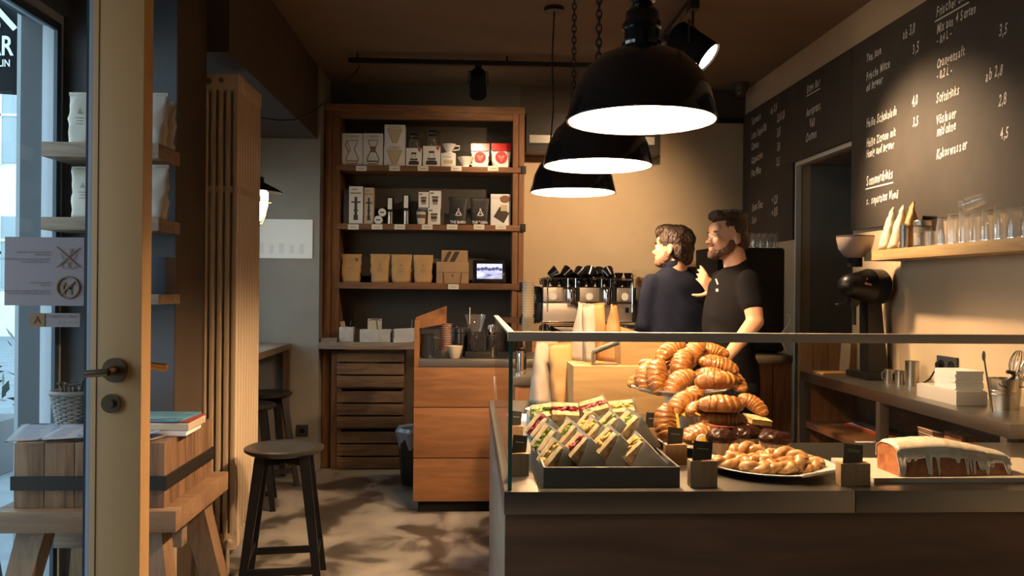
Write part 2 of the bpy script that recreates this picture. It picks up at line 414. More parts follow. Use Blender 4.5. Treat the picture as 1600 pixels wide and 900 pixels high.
def shrub():
    t = thing('potted_shrub', 'dark leafy shrub in a low stone trough outside the window', 'shrub', (-4.35, 6.7, -.06))
    MB().box(-.75, .75, -.3, .3, 0, .42, b=.02).build('trough', mat('grey_stone_trough', (.17, .18, .19), .8, bump=.4), t)
    rnd = random.Random(5); m = MB()
    for k in range(420):
        a = Vector((rnd.gauss(0, .40), rnd.gauss(0, .16), .45 + abs(rnd.gauss(.25, .28))))
        d = Vector((rnd.uniform(-1, 1), rnd.uniform(-1, 1), rnd.uniform(-.3, 1))).normalized()
        sd = d.cross(Vector((rnd.random(), rnd.random(), rnd.random()))).normalized() * .035
        b = m.bm; vs = [b.verts.new(a), b.verts.new(a + d * .06 + sd), b.verts.new(a + d * .13), b.verts.new(a + d * .06 - sd)]
        b.faces.new(vs)
    m.build('foliage', mat('dark_leaf', (.045, .075, .06), .5, var=.4, vscale=3), t)
    st = MB()
    for k in range(9):
        x = -.5 + k * .125; st.tube([(x, 0, .4), (x + .03, .02, .7), (x - .02, 0, 1.0)], .008, 5)
    st.build('stem', mat('bark', (.06, .045, .035), .8), t)
shrub()
# hanging banner: black cloth with white emblem and lettering
def banner():
    p = at(12, 75, y=4.75); t = thing('hanging_banner', 'black cloth banner with white emblem and lettering hung outside the facade', 'banner', (p.x - .20, 4.75, 0))
    z0 = at(24, 148, y=4.75).z; z1 = z0 + 1.12; xr = at(26, 75, y=4.75).x - t.location.x; xl = xr - .62
    m = MB(); b = m.bm; rows = []
    for j in range(9):
        z = z0 + (z1 - z0) * j / 8
        rows.append([b.verts.new((xl + (xr - xl) * i / 12, .012 * math.sin(i * 1.1 + j * .3), z)) for i in range(13)])
    for j in range(8):
        for i in range(12): b.faces.new((rows[j][i], rows[j][i + 1], rows[j + 1][i + 1], rows[j + 1][i]))
    bmesh.ops.solidify(b, geom=b.faces[:], thickness=.004)
    m.build('cloth', mat('black_banner_cloth', (.015, .017, .022), .8), t)
    MB().cyl((xl - .05, 0, z1), (xr + .05, 0, z1), .012).build('pole', IRON, t)
    M = lambda x, z: Matrix.Translation((x, -.020, z)) @ Matrix.Rotation(PI / 2, 4, 'X')
    l = MB()
    px = lambda a, c: at(a, c, y=4.73)
    q = px(20, 86); add_text(l, 'THE BAR', M(q.x - t.location.x, q.z), size=.15, align='RIGHT', sx=.72, off=.003)
    q = px(16, 104); add_text(l, 'BERLIN', M(q.x - t.location.x, q.z), size=.055, align='RIGHT', sx=.8, off=.001)
    # roof shaped emblem above the words
    a = px(15, 40); ax = a.x - t.location.x
    l.obox((ax - .05, -.02, a.z + .07), (.03, .002, .24), (0, R(-42), 0)).obox((ax - .22, -.02, a.z + .07), (.03, .002, .24), (0, R(42), 0)).obox((ax - .135, -.02, a.z + .0), (.17, .002, .022))
    l.build('lettering', mat('white_print', (.75, .78, .8), .6), t)
banner()
# ---------------------------------------------------------------- entrance side: door, radiator, butcher block
def ents():
    # open glazed door leaf
    d = bpy.data.objects.new('door_1', None); COL.objects.link(d); d['kind'] = 'structure'; d.location = (-1.74, 1.9, 0)
    xr = at(222, 450, y=1.9).x + 1.74; xl = xr - .112
    DW = mat('cream_door_paint', (.52, .33, .15), .45, bump=.05)
    MB().box(xl, xr, 0, .055, .01, 2.4, b=.003).build('stile', DW, d)
    MB().box(0, .10, 0, .055, .01, 2.4, b=.003).build('stile', DW, d)
    MB().box(.10, xl, 0, .055, .01, .14, b=.003).build('rail', DW, d)
    MB().box(.10, xl, 0, .055, 2.28, 2.4, b=.003).build('rail', DW, d)
    gk = MB().box(xl - .012, xl, .008, .05, .14, 2.28, b=.002)
    gk.build('glazing_bead', mat('daylit_bead', (.30, .36, .43), .4), d)  # blue-grey puts the outdoor light on the bead into its colour
    MB().box(xl - .019, xl - .012, .012, .045, .14, 2.28).build('gasket', mat('navy_rubber', (.02, .03, .05), .5), d)
    MB().box(xl + .013, xl + .0145, -.0012, .0, .01, 2.4).build('stile_seam', mat('dark_seam', (.12, .07, .03), .8), d)  # thin dark strip drawn as the joint in the stile
    MB().box(.10, xl - .015, .024, .030, .14, 2.28).build('door_pane', GLASS, d)
    HM = mat('aged_bronze_metal', (.34, .25, .16), .3, 1)
    q = at(181, 578, y=1.9); hx, hz = q.x + 1.74, q.z
    m = MB().cyl((hx, 0, hz), (hx, -.010, hz), .027, n=32).cyl((hx, -.01, hz), (hx, -.05, hz), .010)
    e = at(134, 582, y=1.85)
    m.tube([(hx + .004, -.05, hz), (hx - .02, -.052, hz - .002), (e.x + 1.74, -.052, hz - .004)], .0085, 12)
    m.build('door_handle', HM, d)
    q2 = at(175, 630, y=1.9)
    MB().cyl((q2.x + 1.74, 0, q2.z), (q2.x + 1.74, -.008, q2.z), .021, n=32).cyl((q2.x + 1.74, -.008, q2.z), (q2.x + 1.74, -.014, q2.z), .009).build('lock_cylinder', HM, d)
    m = MB().cyl((hx, .055, hz), (hx, .065, hz), .027, n=32).cyl((hx, .065, hz), (hx, .11, hz), .010)
    m.tube([(hx, .11, hz), (hx + .02, .112, hz), (hx + .072, .112, hz - .006)], .0095, 12)
    m.build('door_handle', mat('worn_brass_metal', (.45, .28, .13), .35, 1), d)
    # house rules notice, seen from behind
    a = at(9, 370, y=1.92); b = at(132, 478, y=1.92)
    n = thing('paper_notice', 'pale lilac notice with crossed-out drink and no-dogs symbols taped on the door glass', 'notice', (a.x, 1.918, b.z))
    W, H = b.x - a.x, a.z - b.z
    MB().box(0, W, -.0015, .0015, 0, H).build('sheet', mat('lilac_paper', (.34, .31, .33), .5), n)
    INK = mat('tan_print', (.28, .19, .10), .6); s = MB(); yy = -.0035
    X = lambda px: (px - 9) / 123 * W
    Z = lambda py: (478 - py) / 108 * H
    def ring(cx, cz, r, t): s.tube([(cx + r * math.cos(k * PI / 16), yy, cz + r * math.sin(k * PI / 16)) for k in range(32)], t, 5, True, flat=1)
    ring(X(108), Z(449), .0240, .0022)
    s.cyl((X(98), yy, Z(459)), (X(118), yy, Z(440)), .0016, n=6)
    # dog
    s.box(X(101), X(113), yy - .0005, yy, Z(452), Z(446)).box(X(100), X(103), yy - .0005, yy, Z(460), Z(449)).box(X(110), X(113), yy - .0005, yy, Z(460), Z(449))
    s.prism([(X(97), yy, Z(447)), (X(104), yy, Z(449)), (X(103), yy, Z(441)), (X(100), yy, Z(441))], (0, -.0005, 0)).prism([(X(112), yy, Z(448)), (X(117), yy, Z(441)), (X(114), yy, Z(447))], (0, -.0005, 0))
    # crossed out cup and cone
    s.cyl((X(90), yy, Z(385)), (X(126), yy, Z(417)), .0010, n=6).cyl((X(90), yy, Z(417)), (X(126), yy, Z(386)), .0010, n=6)
    ring(X(103), Z(414), .0075, .0007); ring(X(114), Z(414), .0075, .0007)
    s.tube([(X(96), yy, Z(395)), (X(99), yy, Z(404)), (X(107), yy, Z(406)), (X(117), yy, Z(404)), (X(120), yy, Z(394))], .0007, 5)
    s.tube([(X(110), yy, Z(402)), (X(111), yy, Z(388)), (X(116), yy, Z(388)), (X(115), yy, Z(393)), (X(111), yy, Z(394))], .0007, 5)
    s.build('symbol', INK, n)
    t = MB(); MR = Matrix.Rotation(PI / 2, 4, 'X')
    def mir(txt, px, py, sz): add_text(t, txt, Matrix.Translation((X(px), yy, Z(py))) @ MR @ Matrix.Scale(-1, 4, (1, 0, 0)), size=sz)
    mir('Bitte keine Speisen mitbringen', 81, 395, .0062); mir('und Getränke', 81, 399, .0062)
    mir('Please do not bring your own food or drinks', 80, 406, .0062); mir('into the shop thank you', 78, 410, .0062)
    mir('Bitte keine Hunde', 81, 443, .0062); mir('im Laden', 81, 447, .0062)
    mir('We love dogs but please leave them outside', 80, 456, .0062); mir('the coffee shop thank you very much', 80, 460, .0062)
    t.build('lettering', mat('grey_print', (.14, .11, .11), .6), n)
    a = at(48, 489, y=1.92); b = at(126, 511, y=1.92)
    n = thing('door_sticker', 'narrow lilac sticker with a tan logo square below the notice on the door glass', 'sticker', (a.x, 1.918, b.z)); W, H = b.x - a.x, a.z - b.z
    MB().box(0, W, -.0015, .0015, 0, H).build('label_strip', mat('lilac_paper'), n)
    MB().box(0, W * .30, -.003, -.0016, 0, H).build('logo_square', mat('tan_block', (.33, .20, .09), .6), n)
    t = MB(); t.obox((W * .13, -.004, H * .5), (.0016, .0006, .018), (0, R(28), 0)).obox((W * .18, -.004, H * .5), (.0016, .0006, .018), (0, R(-28), 0)).obox((W * .155, -.004, H * .42), (.011, .0006, .0016))
    add_text(t, 'CARD PAYMENTS', Matrix.Translation((W * .97, -.004, H * .68)) @ MR @ Matrix.Scale(-1, 4, (1, 0, 0)), size=.009)
    add_text(t, 'Mo - Fr    8 - 18', Matrix.Translation((W * .97, -.004, H * .26)) @ MR @ Matrix.Scale(-1, 4, (1, 0, 0)), size=.0065)
    t.build('lettering', mat('brown_print', (.22, .12, .07), .6), n)
ents()

def radiator():
    t = thing('column_radiator', 'tall cream column radiator standing on edge beside the niche', 'radiator', (-1.305, 4.10, .13))
    CR = mat('cream_radiator_enamel', (.72, .58, .41), .35, coat=.15)
    W, H, N = .175, 2.33, 9; P = .05
    for k in range(N):
        m = MB(); y = P * (k + .5)
        for c in range(5):
            x = .017 + c * (W - .034) / 4
            m.obox((x, y, H / 2), (.0235, P * .93, H - .10), b=.0085)
        for z in (.045, H - .05): m.obox((W / 2, y, z), (W, P * .96, .085), b=.018)
        for z in (H * .755,): m.obox((W / 2, y, z), (W + .002, P * .5, .035), b=.008)
        m.build('section', CR, t)
    MB().cyl((.03, -.006, H - .05), (.03, .02, H - .05), .014).cyl((.09, -.006, H - .045), (.09, .02, H - .045), .010).build('plug', mat('dull_brass_plug', (.25, .2, .14), .5, .6), t)
    MB().cyl((W - .03, .0, .045), (W - .03, -.035, .045), .018).cyl((W - .03, -.02, .045), (W - .03, -.02, -.13), .009).build('valve', mat('cream_radiator_enamel'), t)
    MB().cyl((.03, .1, .01), (.03, .1, -.13), .012).cyl((.03, .35, .01), (.03, .35, -.13), .012).build('foot', CR, t)
radiator()

# coffee bag: gusseted pouch; local origin at base centre, front faces -y
def bag_mesh(W, H, D, name, m, parent=None, loc=(0, 0, 0), rot=(0, 0, 0), seed=0, fold=True):
    b = MB(); bm = b.bm; rows = []; n = 28; J = 12; rnd = random.Random(seed)
    for j in range(J + 1):
        v = j / J; d = D * (1 - v ** 1.6) + .004; ww = W * (.86 + .14 * v)
        ring = []
        for k in range(n):
            a = 2 * PI * k / n; x = math.copysign(abs(math.cos(a)) ** .55, math.cos(a)) * ww / 2; y = math.copysign(abs(math.sin(a)) ** .7, math.sin(a)) * d / 2
            wv = noise.noise(Vector((x * 30 + seed * 3, v * 6, y * 20))) * .010 * (1 - abs(v - .5))
            ring.append(bm.verts.new((x + wv, y + wv, H * v)))
        rows.append(ring)
    for r0, r1 in zip(rows, rows[1:]):
        for k in range(n): bm.faces.new((r0[k], r0[(k + 1) % n], r1[(k + 1) % n], r1[k]))
    bm.faces.new(rows[0][::-1]); bm.faces.new(rows[-1])
    return b.build(name, m, parent, loc, rot, ang=1.2)
def roof_logo(m, x, y, z, s, t=.0025):
    """The shop's mark: two crossed strokes over a small open base."""
    m.obox((x - s * .16, y, z + s * .1), (t, .0008, s * 1.05), (0, R(28), 0)).obox((x + s * .16, y, z + s * .1), (t, .0008, s * 1.05), (0, R(-28), 0))
    m.obox((x, y, z - s * .02), (s * .42, .0008, t)).obox((x, y, z - s * .36), (s * .44, .0008, t)).obox((x - s * .21, y, z - s * .19), (t, .0008, s * .34)).obox((x + s * .21, y, z - s * .19), (t, .0008, s * .34))
MX = Matrix.Rotation(PI / 2, 4, 'X')
def coffee_bag(label, loc, W, H, D, seed, m=None, group=None, rz=0, ink=(.16, .09, .04), name='coffee_bag', kind=0):
    t = thing(name, label, 'coffee bag', loc, rz, group)
    bag_mesh(W, H, D, 'pouch', m or KRAFT, t, seed=seed)
    MB().box(-W / 2, W / 2, -.004, .004, H * .93, H, b=.002).build('top_seal', m or KRAFT, t)
    l = MB(); y = -D * .5 * .93
    if kind == 0:
        roof_logo(l, 0, y * .88, H * .62, H * .10, .0018)
        for q, s_ in enumerate((.30, .22, .26)): l.obox((0, y * .93, H * (.50 - q * .055)), (W * s_, .0008, .0022))
    else:
        l.lathe([(0, 0), (.013, 0), (.013, .001), (0, .001)], (W * .28, -.030, H * .80), rot=(PI / 2, 0, 0)); l.obox((0, y * .93, H * .5), (W * .3, .0008, .002))
    l.build('print', mat('bag_print_%d' % int(ink[0] * 100), ink, .7), t)
    return t
# shelves on the pier between window and niche
for i, (py0, py1, lab) in enumerate(((224, 247, 'top'), (341, 361, 'middle'), (460, 476, 'lowest'))):
    a = at(248, py0, y=3.45); b = at(248, py1, y=3.45)
    o = MB().box(-1.735, a.x, 3.45, 3.70, b.z, a.z, b=.003)
    q = o.build('wall_shelf', wood('thick_brown_shelf_wood', (.14, .085, .05), (.34, .23, .14), 'x', knots=False))
    tag(q, 'thick wooden wall shelf behind the door stile, %s of the three' % lab, 'shelf', 'wooden shelves on the slate pier')
Z1 = at(248, 224, y=3.45).z; Z2 = at(248, 341, y=3.45).z; Z3 = at(248, 460, y=3.45).z
SILV = mat('pale_foil_bag', (.46, .41, .34), .45, coat=.2, bump=.5, bscale=18)
for px, W, lab, zz, H, yy in ((131, .12, 'pale foil coffee bag at the window end of the top pier shelf', Z1, .225, 3.56),
                          (236, .14, 'foil coffee bag standing at the niche end of the top pier shelf', Z1, .225, 3.54),
                          (255, .10, 'brown side of a coffee bag peeking out on the top pier shelf', Z1, .205, 3.62),
                          (136, .12, 'pale foil coffee bag at the window end of the middle pier shelf', Z2, .22, 3.56),
                          (236, .15, 'foil coffee bag with printed front on the middle pier shelf', Z2, .23, 3.54)):
    coffee_bag(lab, (at(px, 200, y=yy).x, yy, zz), W, H, .085, px, SILV, 'foil coffee bags on the pier shelves')
t = thing('boxed_set', 'dark navy box with small white emblem on the lowest pier shelf', 'box', (at(234, 450, y=3.53).x, 3.56, Z3))
MB().box(-.09, .075, -.06, .06, 0, .155, b=.002).build('carton', mat('navy_card', (.012, .016, .024), .4), t)
l = MB(); roof_logo(l, -.035, -.062, .105, .02, .0014)
add_text(l, 'COFFEE', Matrix.Translation((-.062, -.062, .072)) @ MX, size=.016)
l.build('print', mat('white_print'), t)
t = thing('magazine_box', 'small grey box lying under the navy box edge on lowest pier shelf', 'box', (at(130, 450, y=3.53).x, 3.56, Z3))
MB().box(-.05, .06, -.06, .06, 0, .15, b=.002).build('carton', mat('blue_grey_card', (.10, .12, .15), .5), t)
MB().box(-.04, .05, -.0625, -.061, .03, .12).build('print', mat('white_print'), t)
t['label'] = 'blue-grey carton at the window end of the lowest pier shelf'

# butcher block on its trestle
def block():
    y0 = 3.0; xr = at(258, 692, y=y0).x; xl = at(22, 690, y=y0).x; zt = at(258, 692, y=y0).z
    t = thing('butcher_block', 'old end-grain butcher block bound with a dark iron strap beside the window', 'butcher block', ((xl + xr) / 2, y0 + .27, zt - .305))
    w = (xr - xl) / 2
    END = blotch('end_grain_wood', [(.08, .040, .020), (.17, .092, .046), (.24, .14, .075)], 6, .7, bump=.3, stretch=(5, 5, .5))
    m = MB()
    nx = 5
    for i in range(nx):
        for j in range(5):
            x0 = -w + 2 * w * i / nx; yy = -.27 + .54 * j / 5
            m.box(x0, x0 + 2 * w / nx - .0015, yy, yy + .54 / 5 - .0015, .075, .305, b=.004)
    m.build('block', END, t)
    z0 = .305 - .165
    st = MB().box(-w - .008, w + .008, -.278, -.27, z0, z0 + .048).box(-w - .008, w + .008, .27, .278, z0, z0 + .048).box(-w - .008, -w, -.27, .27, z0, z0 + .048).box(w, w + .008, -.27, .27, z0, z0 + .048)
    st.build('iron_strap', IRON, t)
    F_ = GREYW('x')
    m = MB().box(-w - .055, w + .055, -.315, -.25, 0, .075, b=.004).box(-w - .055, w + .055, .25, .315, 0, .075, b=.004)
    m.box(-w - .055, -w + .03, -.25, .25, 0, .075, b=.004).box(w - .03, w + .055, -.25, .25, 0, .075, b=.004)
    m.build('frame', wood('warm_frame_wood', (.13, .072, .036), (.27, .165, .09), 'x'), t)
    H = t.location.z
    for sx in (-1, 1):
        for sy in (-1, 1):
            p = [(sx * (w - .06), sy * .22, 0), (sx * (w + .045), sy * .32, -H)]
            q = MB(); a, c = Vector(p[0]), Vector(p[1]); s1, s2 = .048, .040
            q.hull([a + Vector((i * s1, j * s1, 0)) for i in (-1, 1) for j in (-1, 1)] + [c + Vector((i * s2, j * s2, 0)) for i in (-1, 1) for j in (-1, 1)])
            q.build('leg', wood('warm_leg_wood', (.12, .068, .035), (.25, .155, .085), 'z'), t)
    MB().box(-w + .02, w - .02, -.03, .03, -.14, -.04, b=.004).build('stretcher', F_, t)
    return t, xl, xr, zt, y0
bt, BXL, BXR, BZT, BY0 = block()
def slab(name, label, cat, c, size, rz, m, group=None, pages=None, b=.001):
    t = thing(name, label, cat, c, rz, group)
    MB().box(-size[0] / 2, size[0] / 2, -size[1] / 2, size[1] / 2, 0, size[2], b=b).build('cover', m, t)
    if pages: MB().box(-size[0] / 2 + .002, size[0] / 2 + .0012, -size[1] / 2 - .0012, size[1] / 2 - .004, size[2] * .12, size[2] * .88).build('pages', pages, t)
    return t
# magazines stacked at the radiator end of the block
mx, my = at(292, 640, y=3.22).x, 3.22
slab('magazine', 'thick white catalogue at the bottom of the magazine stack on the block', 'magazine', (mx - .10, my, BZT), (.25, .19, .022), .03, mat('white_gloss_cover', (.66, .67, .68), .3), 'magazines stacked on the block', PAPER)
slab('magazine', 'white book with a red top edge line in the middle of the magazine stack', 'magazine', (mx - .093, my + .005, BZT + .0225), (.26, .20, .026), .0, mat('white_gloss_cover'), 'magazines stacked on the block', mat('yellowed_pages', (.50, .42, .28), .7))
slab('magazine', 'red-edged thin magazine under the blue cover in the stack', 'magazine', (mx - .093, my + .005, BZT + .049), (.262, .20, .005), .02, mat('red_cover', (.30, .05, .04), .4), 'magazines stacked on the block')
slab('magazine', 'dark blue photo magazine on top of the stack on the block', 'magazine', (mx - .110, my + .01, BZT + .0545), (.25, .21, .007), -.06, blotch('blue_photo_cover', [(.03, .10, .15), (.10, .30, .38), (.03, .05, .07)], 9, .35), 'magazines stacked on the block')
slab('magazine', 'thin magazine with pale blue cover lying topmost and askew on the stack', 'magazine', (mx - .125, my - .01, BZT + .062), (.22, .17, .004), .10, blotch('teal_photo_cover', [(.06, .16, .20), (.16, .30, .34)], 7, .3), 'magazines stacked on the block')
# newspapers
def paper(label, c, size, rz, seed, m, curl=.012, z=0, ink=None):
    t = thing('newspaper', label, 'newspaper', (c[0], c[1], BZT + z), rz, 'newspapers fanned on the block')
    q = MB(); b = q.bm; rows = []; nx, ny = 16, 12
    for j in range(ny + 1):
        rows.append([b.verts.new((size[0] * (i / nx - .5), size[1] * (j / ny - .5), .003 + .004 * abs(noise.noise(Vector((i * .3, j * .3, seed)))) + curl * max(0, i / nx - .75) ** 1.5 * (seed % 3))) for i in range(nx + 1)])
    for j in range(ny):
        for i in range(nx): b.faces.new((rows[j][i], rows[j][i + 1], rows[j + 1][i + 1], rows[j + 1][i]))
    bmesh.ops.solidify(b, geom=b.faces[:], thickness=.003)
    q.build('sheet', m, t, ang=1.5)
    l = MB(); rnd = random.Random(seed)
    for k in range(3):
        x = -size[0] * .4 + k * size[0] * .27
        for r in range(9):
            l.box(x, x + size[0] * .22 * rnd.uniform(.7, 1), -size[1] * .38 + r * size[1] * .07, -size[1] * .38 + r * size[1] * .07 + .004, .0078, .0083)
    add_text(l, 'Morgen Zeitung', Matrix.Translation((-size[0] * .4, size[1] * .32, .0083)), size=.030)
    l.build('print', mat('blue_newsprint_ink', (.10, .18, .36), .7), t)
    if ink: MB().box(-size[0] * .1, size[0] * .42, -size[1] * .40, size[1] * .1, .0086, .0092).build('photo', ink, t)
NEWS = mat('newsprint', (.50, .52, .56), .85)
paper('pale newspaper hanging over the window corner of the block', (BXL + .06, 3.24), (.34, .40), .35, 3, NEWS, z=0)
paper('newspaper with a blue masthead lying in front of the wicker basket', (BXL + .20, 3.18), (.30, .34), .22, 4, NEWS, z=.010)
paper('newspaper partly hidden by the door stile, on the pile at block centre', (BXL + .33, 3.16), (.26, .28), .10, 5, NEWS, z=.020)
paper('newspaper with a dark blue photo beside the magazine stack', (BXL + .385, 3.13), (.20, .22), -.22, 6, NEWS, z=.001, ink=mat('navy_photo', (.03, .06, .14), .5))
# wicker basket with a pale knitted throw hanging out
def basket():
    c = at(112, 640, y=3.42); t = thing('wicker_basket', 'small grey wicker basket at the window side of the block', 'basket', (at(100, 650, y=3.42).x + .045, 3.41, BZT))
    m = MB(); rnd = random.Random(2); Rb, Rt, H = .060, .082, .125
    for k in range(15):
        z = .005 + k * H / 15; r = Rb + (Rt - Rb) * k / 14
        m.tube([((r + .004 * math.cos(10 * a + k * PI)) * math.cos(a), (r + .004 * math.cos(10 * a + k * PI)) * math.sin(a), z) for a in [2 * PI * i / 60 for i in range(60)]], .0052, 6, True)
    m.tube([(Rt * 1.03 * math.cos(a), Rt * 1.03 * math.sin(a), H + .003) for a in [2 * PI * i / 40 for i in range(40)]], .009, 8, True)
    m.lathe([(0, .004), (Rb, .004), (Rb, 0), (0, 0)])
    m.build('weave', wood('grey_wicker', (.10, .09, .08), (.26, .24, .22), 'x', knots=False), t)
    s = MB()
    for k in range(20):
        a = 2 * PI * k / 20; s.cyl((Rb * math.cos(a), Rb * math.sin(a), 0), (Rt * math.cos(a), Rt * math.sin(a), H), .003, n=6)
    s.build('stake', mat('dark_willow', (.09, .075, .06), .8), t)
    f = MB()
    for k in range(14):
        a = k * 2.4; f.tube([(.03 * math.cos(a), .03 * math.sin(a), .06), (.045 * math.cos(a), .045 * math.sin(a), .15 + .006 * (k % 4)), (.06 * math.cos(a + .4), .06 * math.sin(a + .4), .165)], .004, 6)
    tag(f.build('dried_twigs', mat('dark_twigs', (.05, .04, .035), .8), loc=t.location), 'dark dried sprigs standing in the wicker basket', 'dried flowers')
    k = thing('knitted_throw', 'chunky pale blue-grey braided throw draped beside the wicker basket', 'throw', (t.location.x + .12, 3.36, BZT + .004))
    m = MB()
    for s_ in range(3):
        pts = []
        for i in range(26):
            u = i / 25; ph = u * 9 + s_ * 2.1
            pts.append((.012 + .022 * math.cos(ph) - .012 * math.sin(u * PI), .022 * math.sin(ph), .02 + u * .17))
        m.tube(pts, .021, 10, rf=lambda v: .75 + .35 * math.sin(v * PI))
    m.ell((-.006, 0, .045), (.045, .04, .045)).ell((.034, 0, .03), (.035, .035, .03))
    m.build('knit', mat('pale_wool', (.48, .50, .53), .9, bump=1.0, bscale=70), k)
basket()
# box with printed plant under the trestle
t = thing('storage_box', 'pale box with a printed palm tree standing under the block', 'box', (at(262, 800, y=3.75).x - .02, 3.62, 0))
MB().box(-.13, .10, -.1, .02, 0, .50, b=.003).build('carton', mat('cream_card', (.42, .36, .25), .7), t)
l = MB().cyl((.05, -.1012, .22), (.053, -.1012, .40), .003, n=6)
for k in range(7):
    a = R(-10 + k * 33); l.tube([(.053, -.1015, .40), (.053 + .035 * math.cos(a), -.1015, .40 + .03 * math.sin(a)), (.053 + .055 * math.cos(a), -.1015, .385 + .02 * math.sin(a))], .0028, 5)
l.build('print', mat('dark_green_print', (.03, .05, .04), .7), t)
MB().box(-.13, .10, -.1, .02, .50, .512).build('lid', mat('blue_grey_card'), t)

# stools
def stool(label, loc, R_=.185, H=.66, rz=.35, group='black wooden stools', top=BLACKP, legm=BLACKP):
    t = thing('bar_stool', label, 'stool', loc, rz, group)
    MB().lathe([(0, H - .012), (R_ * .7, H - .009), (R_ * .93, H - .002), (R_, H - .008), (R_ * 1.0, H - .020), (R_ * .90, H - .032), (0, H - .034)], n=48).build('seat', top, t)
    s0, s1 = .095, .175; cs = [(-1, -1), (1, -1), (1, 1), (-1, 1)]
    P_ = lambda c, z: Vector((c[0] * (s0 + (s1 - s0) * (1 - z / H)), c[1] * (s0 + (s1 - s0) * (1 - z / H)), z))
    for c in cs:
        a, b = P_(c, H - .034), P_(c, 0)
        MB().hull([a + Vector((i * .024, j * .017, 0)) for i in (-1, 1) for j in (-1, 1)] + [b + Vector((i * .017, j * .014, 0)) for i in (-1, 1) for j in (-1, 1)]).build('leg', legm, t)
    for i in range(4):
        z = .15 if i % 2 else .11; a, b = P_(cs[i], z), P_(cs[(i + 1) % 4], z); d = b - a
        MB().obox((a + b) / 2, (d.length, .018, .032), (0, 0, math.atan2(d.y, d.x))).build('stretcher', legm, t)
    for i in (0, 1):
        a, b = P_(cs[i], H - .06), P_(cs[i + 2], H - .06); d = b - a
        MB().obox((a + b) / 2, (d.length, .02, .04), (0, 0, math.atan2(d.y, d.x))).build('brace', legm, t)
    return t
SEATM = mat('worn_black_seat', (.022, .019, .015), .36, var=.3, vscale=9)
c = at(443, 700, y=4.0)
st = stool('black wooden stool with round worn seat in front of the radiator', (c.x, 4.02, 0), rz=.12, top=SEATM)
dup(st, 'black stool tucked at the bar ledge near the niche wall', (at(416, 606, y=6.05).x, 6.05, 0), .5)
dup(st, 'stool mostly hidden by the radiator, in front of another in the niche', (at(385, 630, y=5.45).x, 5.45, 0), .2)
so = dup(st, 'stool on the pavement outside, its pale seat seen under the block', (-2.12, 3.55, -.10), .2, scale=.86)
s2 = stool('pale blue round stool on the pavement seen past the window corner', (-1.0, -1, 0), H=.58)
bpy.data.objects.remove(so) if False else None
for ch in [q for q in bpy.data.objects if q.parent == s2]: bpy.data.objects.remove(ch)
bpy.data.objects.remove(s2)
# bar ledge in the niche
q = at(455, 536, y=6.42)
t = thing('bar_ledge', 'narrow wooden bar ledge along the niche window', 'table', (q.x, 6.43, 0))
MB().box(-.30 - .04, 0, -1.7, 0, q.z - .045, q.z, b=.004).build('top', GREYW('y'), t)
MB().box(-.05, -.01, -.06, 0, 0, q.z - .045, b=.002).build('leg', DARKW('z'), t)
MB().box(-.05, -.01, -1.7, -1.64, 0, q.z - .045, b=.002).build('leg', DARKW('z'), t)
q = at(472, 673, y=6.44); t = thing('wall_socket', 'dark socket plate low on the grey niche wall', 'socket', (q.x, 6.45, q.z))
MB().box(-.045, .045, -.012, 0, -.045, .045, b=.003).build('plate', mat('dark_grey_plastic', (.03, .032, .035), .5), t)
MB().cyl((0, -.012, 0), (0, -.014, 0), .02).build('inset', BLACKM, t)
# poster in the niche
a = at(396, 342, y=6.44); b = at(488, 404, y=6.44)
t = thing('menu_poster', 'blank-looking white landscape poster on the niche wall below the caged lamp', 'poster', (a.x - .10, 6.445, b.z))
W = b.x - a.x + .10; H = a.z - b.z
MB().box(0, W, -.004, .004, 0, H).build('sheet', PAPER, t)
l = MB()
for k in range(6): l.box(W * (.12 + k * .14), W * (.12 + k * .14) + .035, -.0048, -.0042, H * .12, H * (.38 if k % 2 else .34))
roof_logo(l, W * .55, -.0046, H * .88, .02, .002)
l.build('print', mat('faint_grey_print', (.70, .68, .64), .7), t)
# caged niche lamp
def cage_lamp():
    q = at(398, 295, y=5.3); t = thing('caged_lamp', 'dark caged pendant lamp with glowing frosted glass in the niche', 'lamp', (q.x, 5.3, q.z))
    k = 5.3 / F
    MB().lathe([(0, 26 * k), (.012, 26 * k), (.02, 20 * k), (.055, 18 * k), (.058, 10 * k), (.075, 8 * k), (.15, -1 * k), (.172, -5 * k), (.168, -6 * k), (.14, -1 * k), (.06, 5 * k), (0, 5 * k)], n=36).build('shade', IRON, t)
    MB().lathe([(0, 5 * k), (.06, 2 * k), (.082, -6 * k), (.080, -26 * k), (.062, -42 * k), (.03, -50 * k), (0, -51 * k)], n=28).build('glass_globe', mat('glowing_frosted_glass', (.9, .85, .75), .5, em=(1, .78, .48), ems=26), t)
    c = MB()
    for i in range(4):
        a = R(45 + 90 * i) + .2
        c.tube([(r * math.cos(a), r * math.sin(a), z * k) for r, z in ((.105, -6), (.102, -20), (.092, -40), (.06, -54), (0, -57))], .0035, 6)
    c.tube([(.103 * math.cos(a), .103 * math.sin(a), -20 * k) for a in [2 * PI * i / 24 for i in range(24)]], .003, 6, True)
    c.build('cage', mat('brass_wire', (.55, .40, .2), .4, 1), t)
    MB().tube([(0, 0, 26 * k), (.004, 0, .3), (0, 0, HC - q.z if False else 2.55 - q.z + .02)], .006, 6).build('chain', IRON, t)
    return q
cq = cage_lamp()
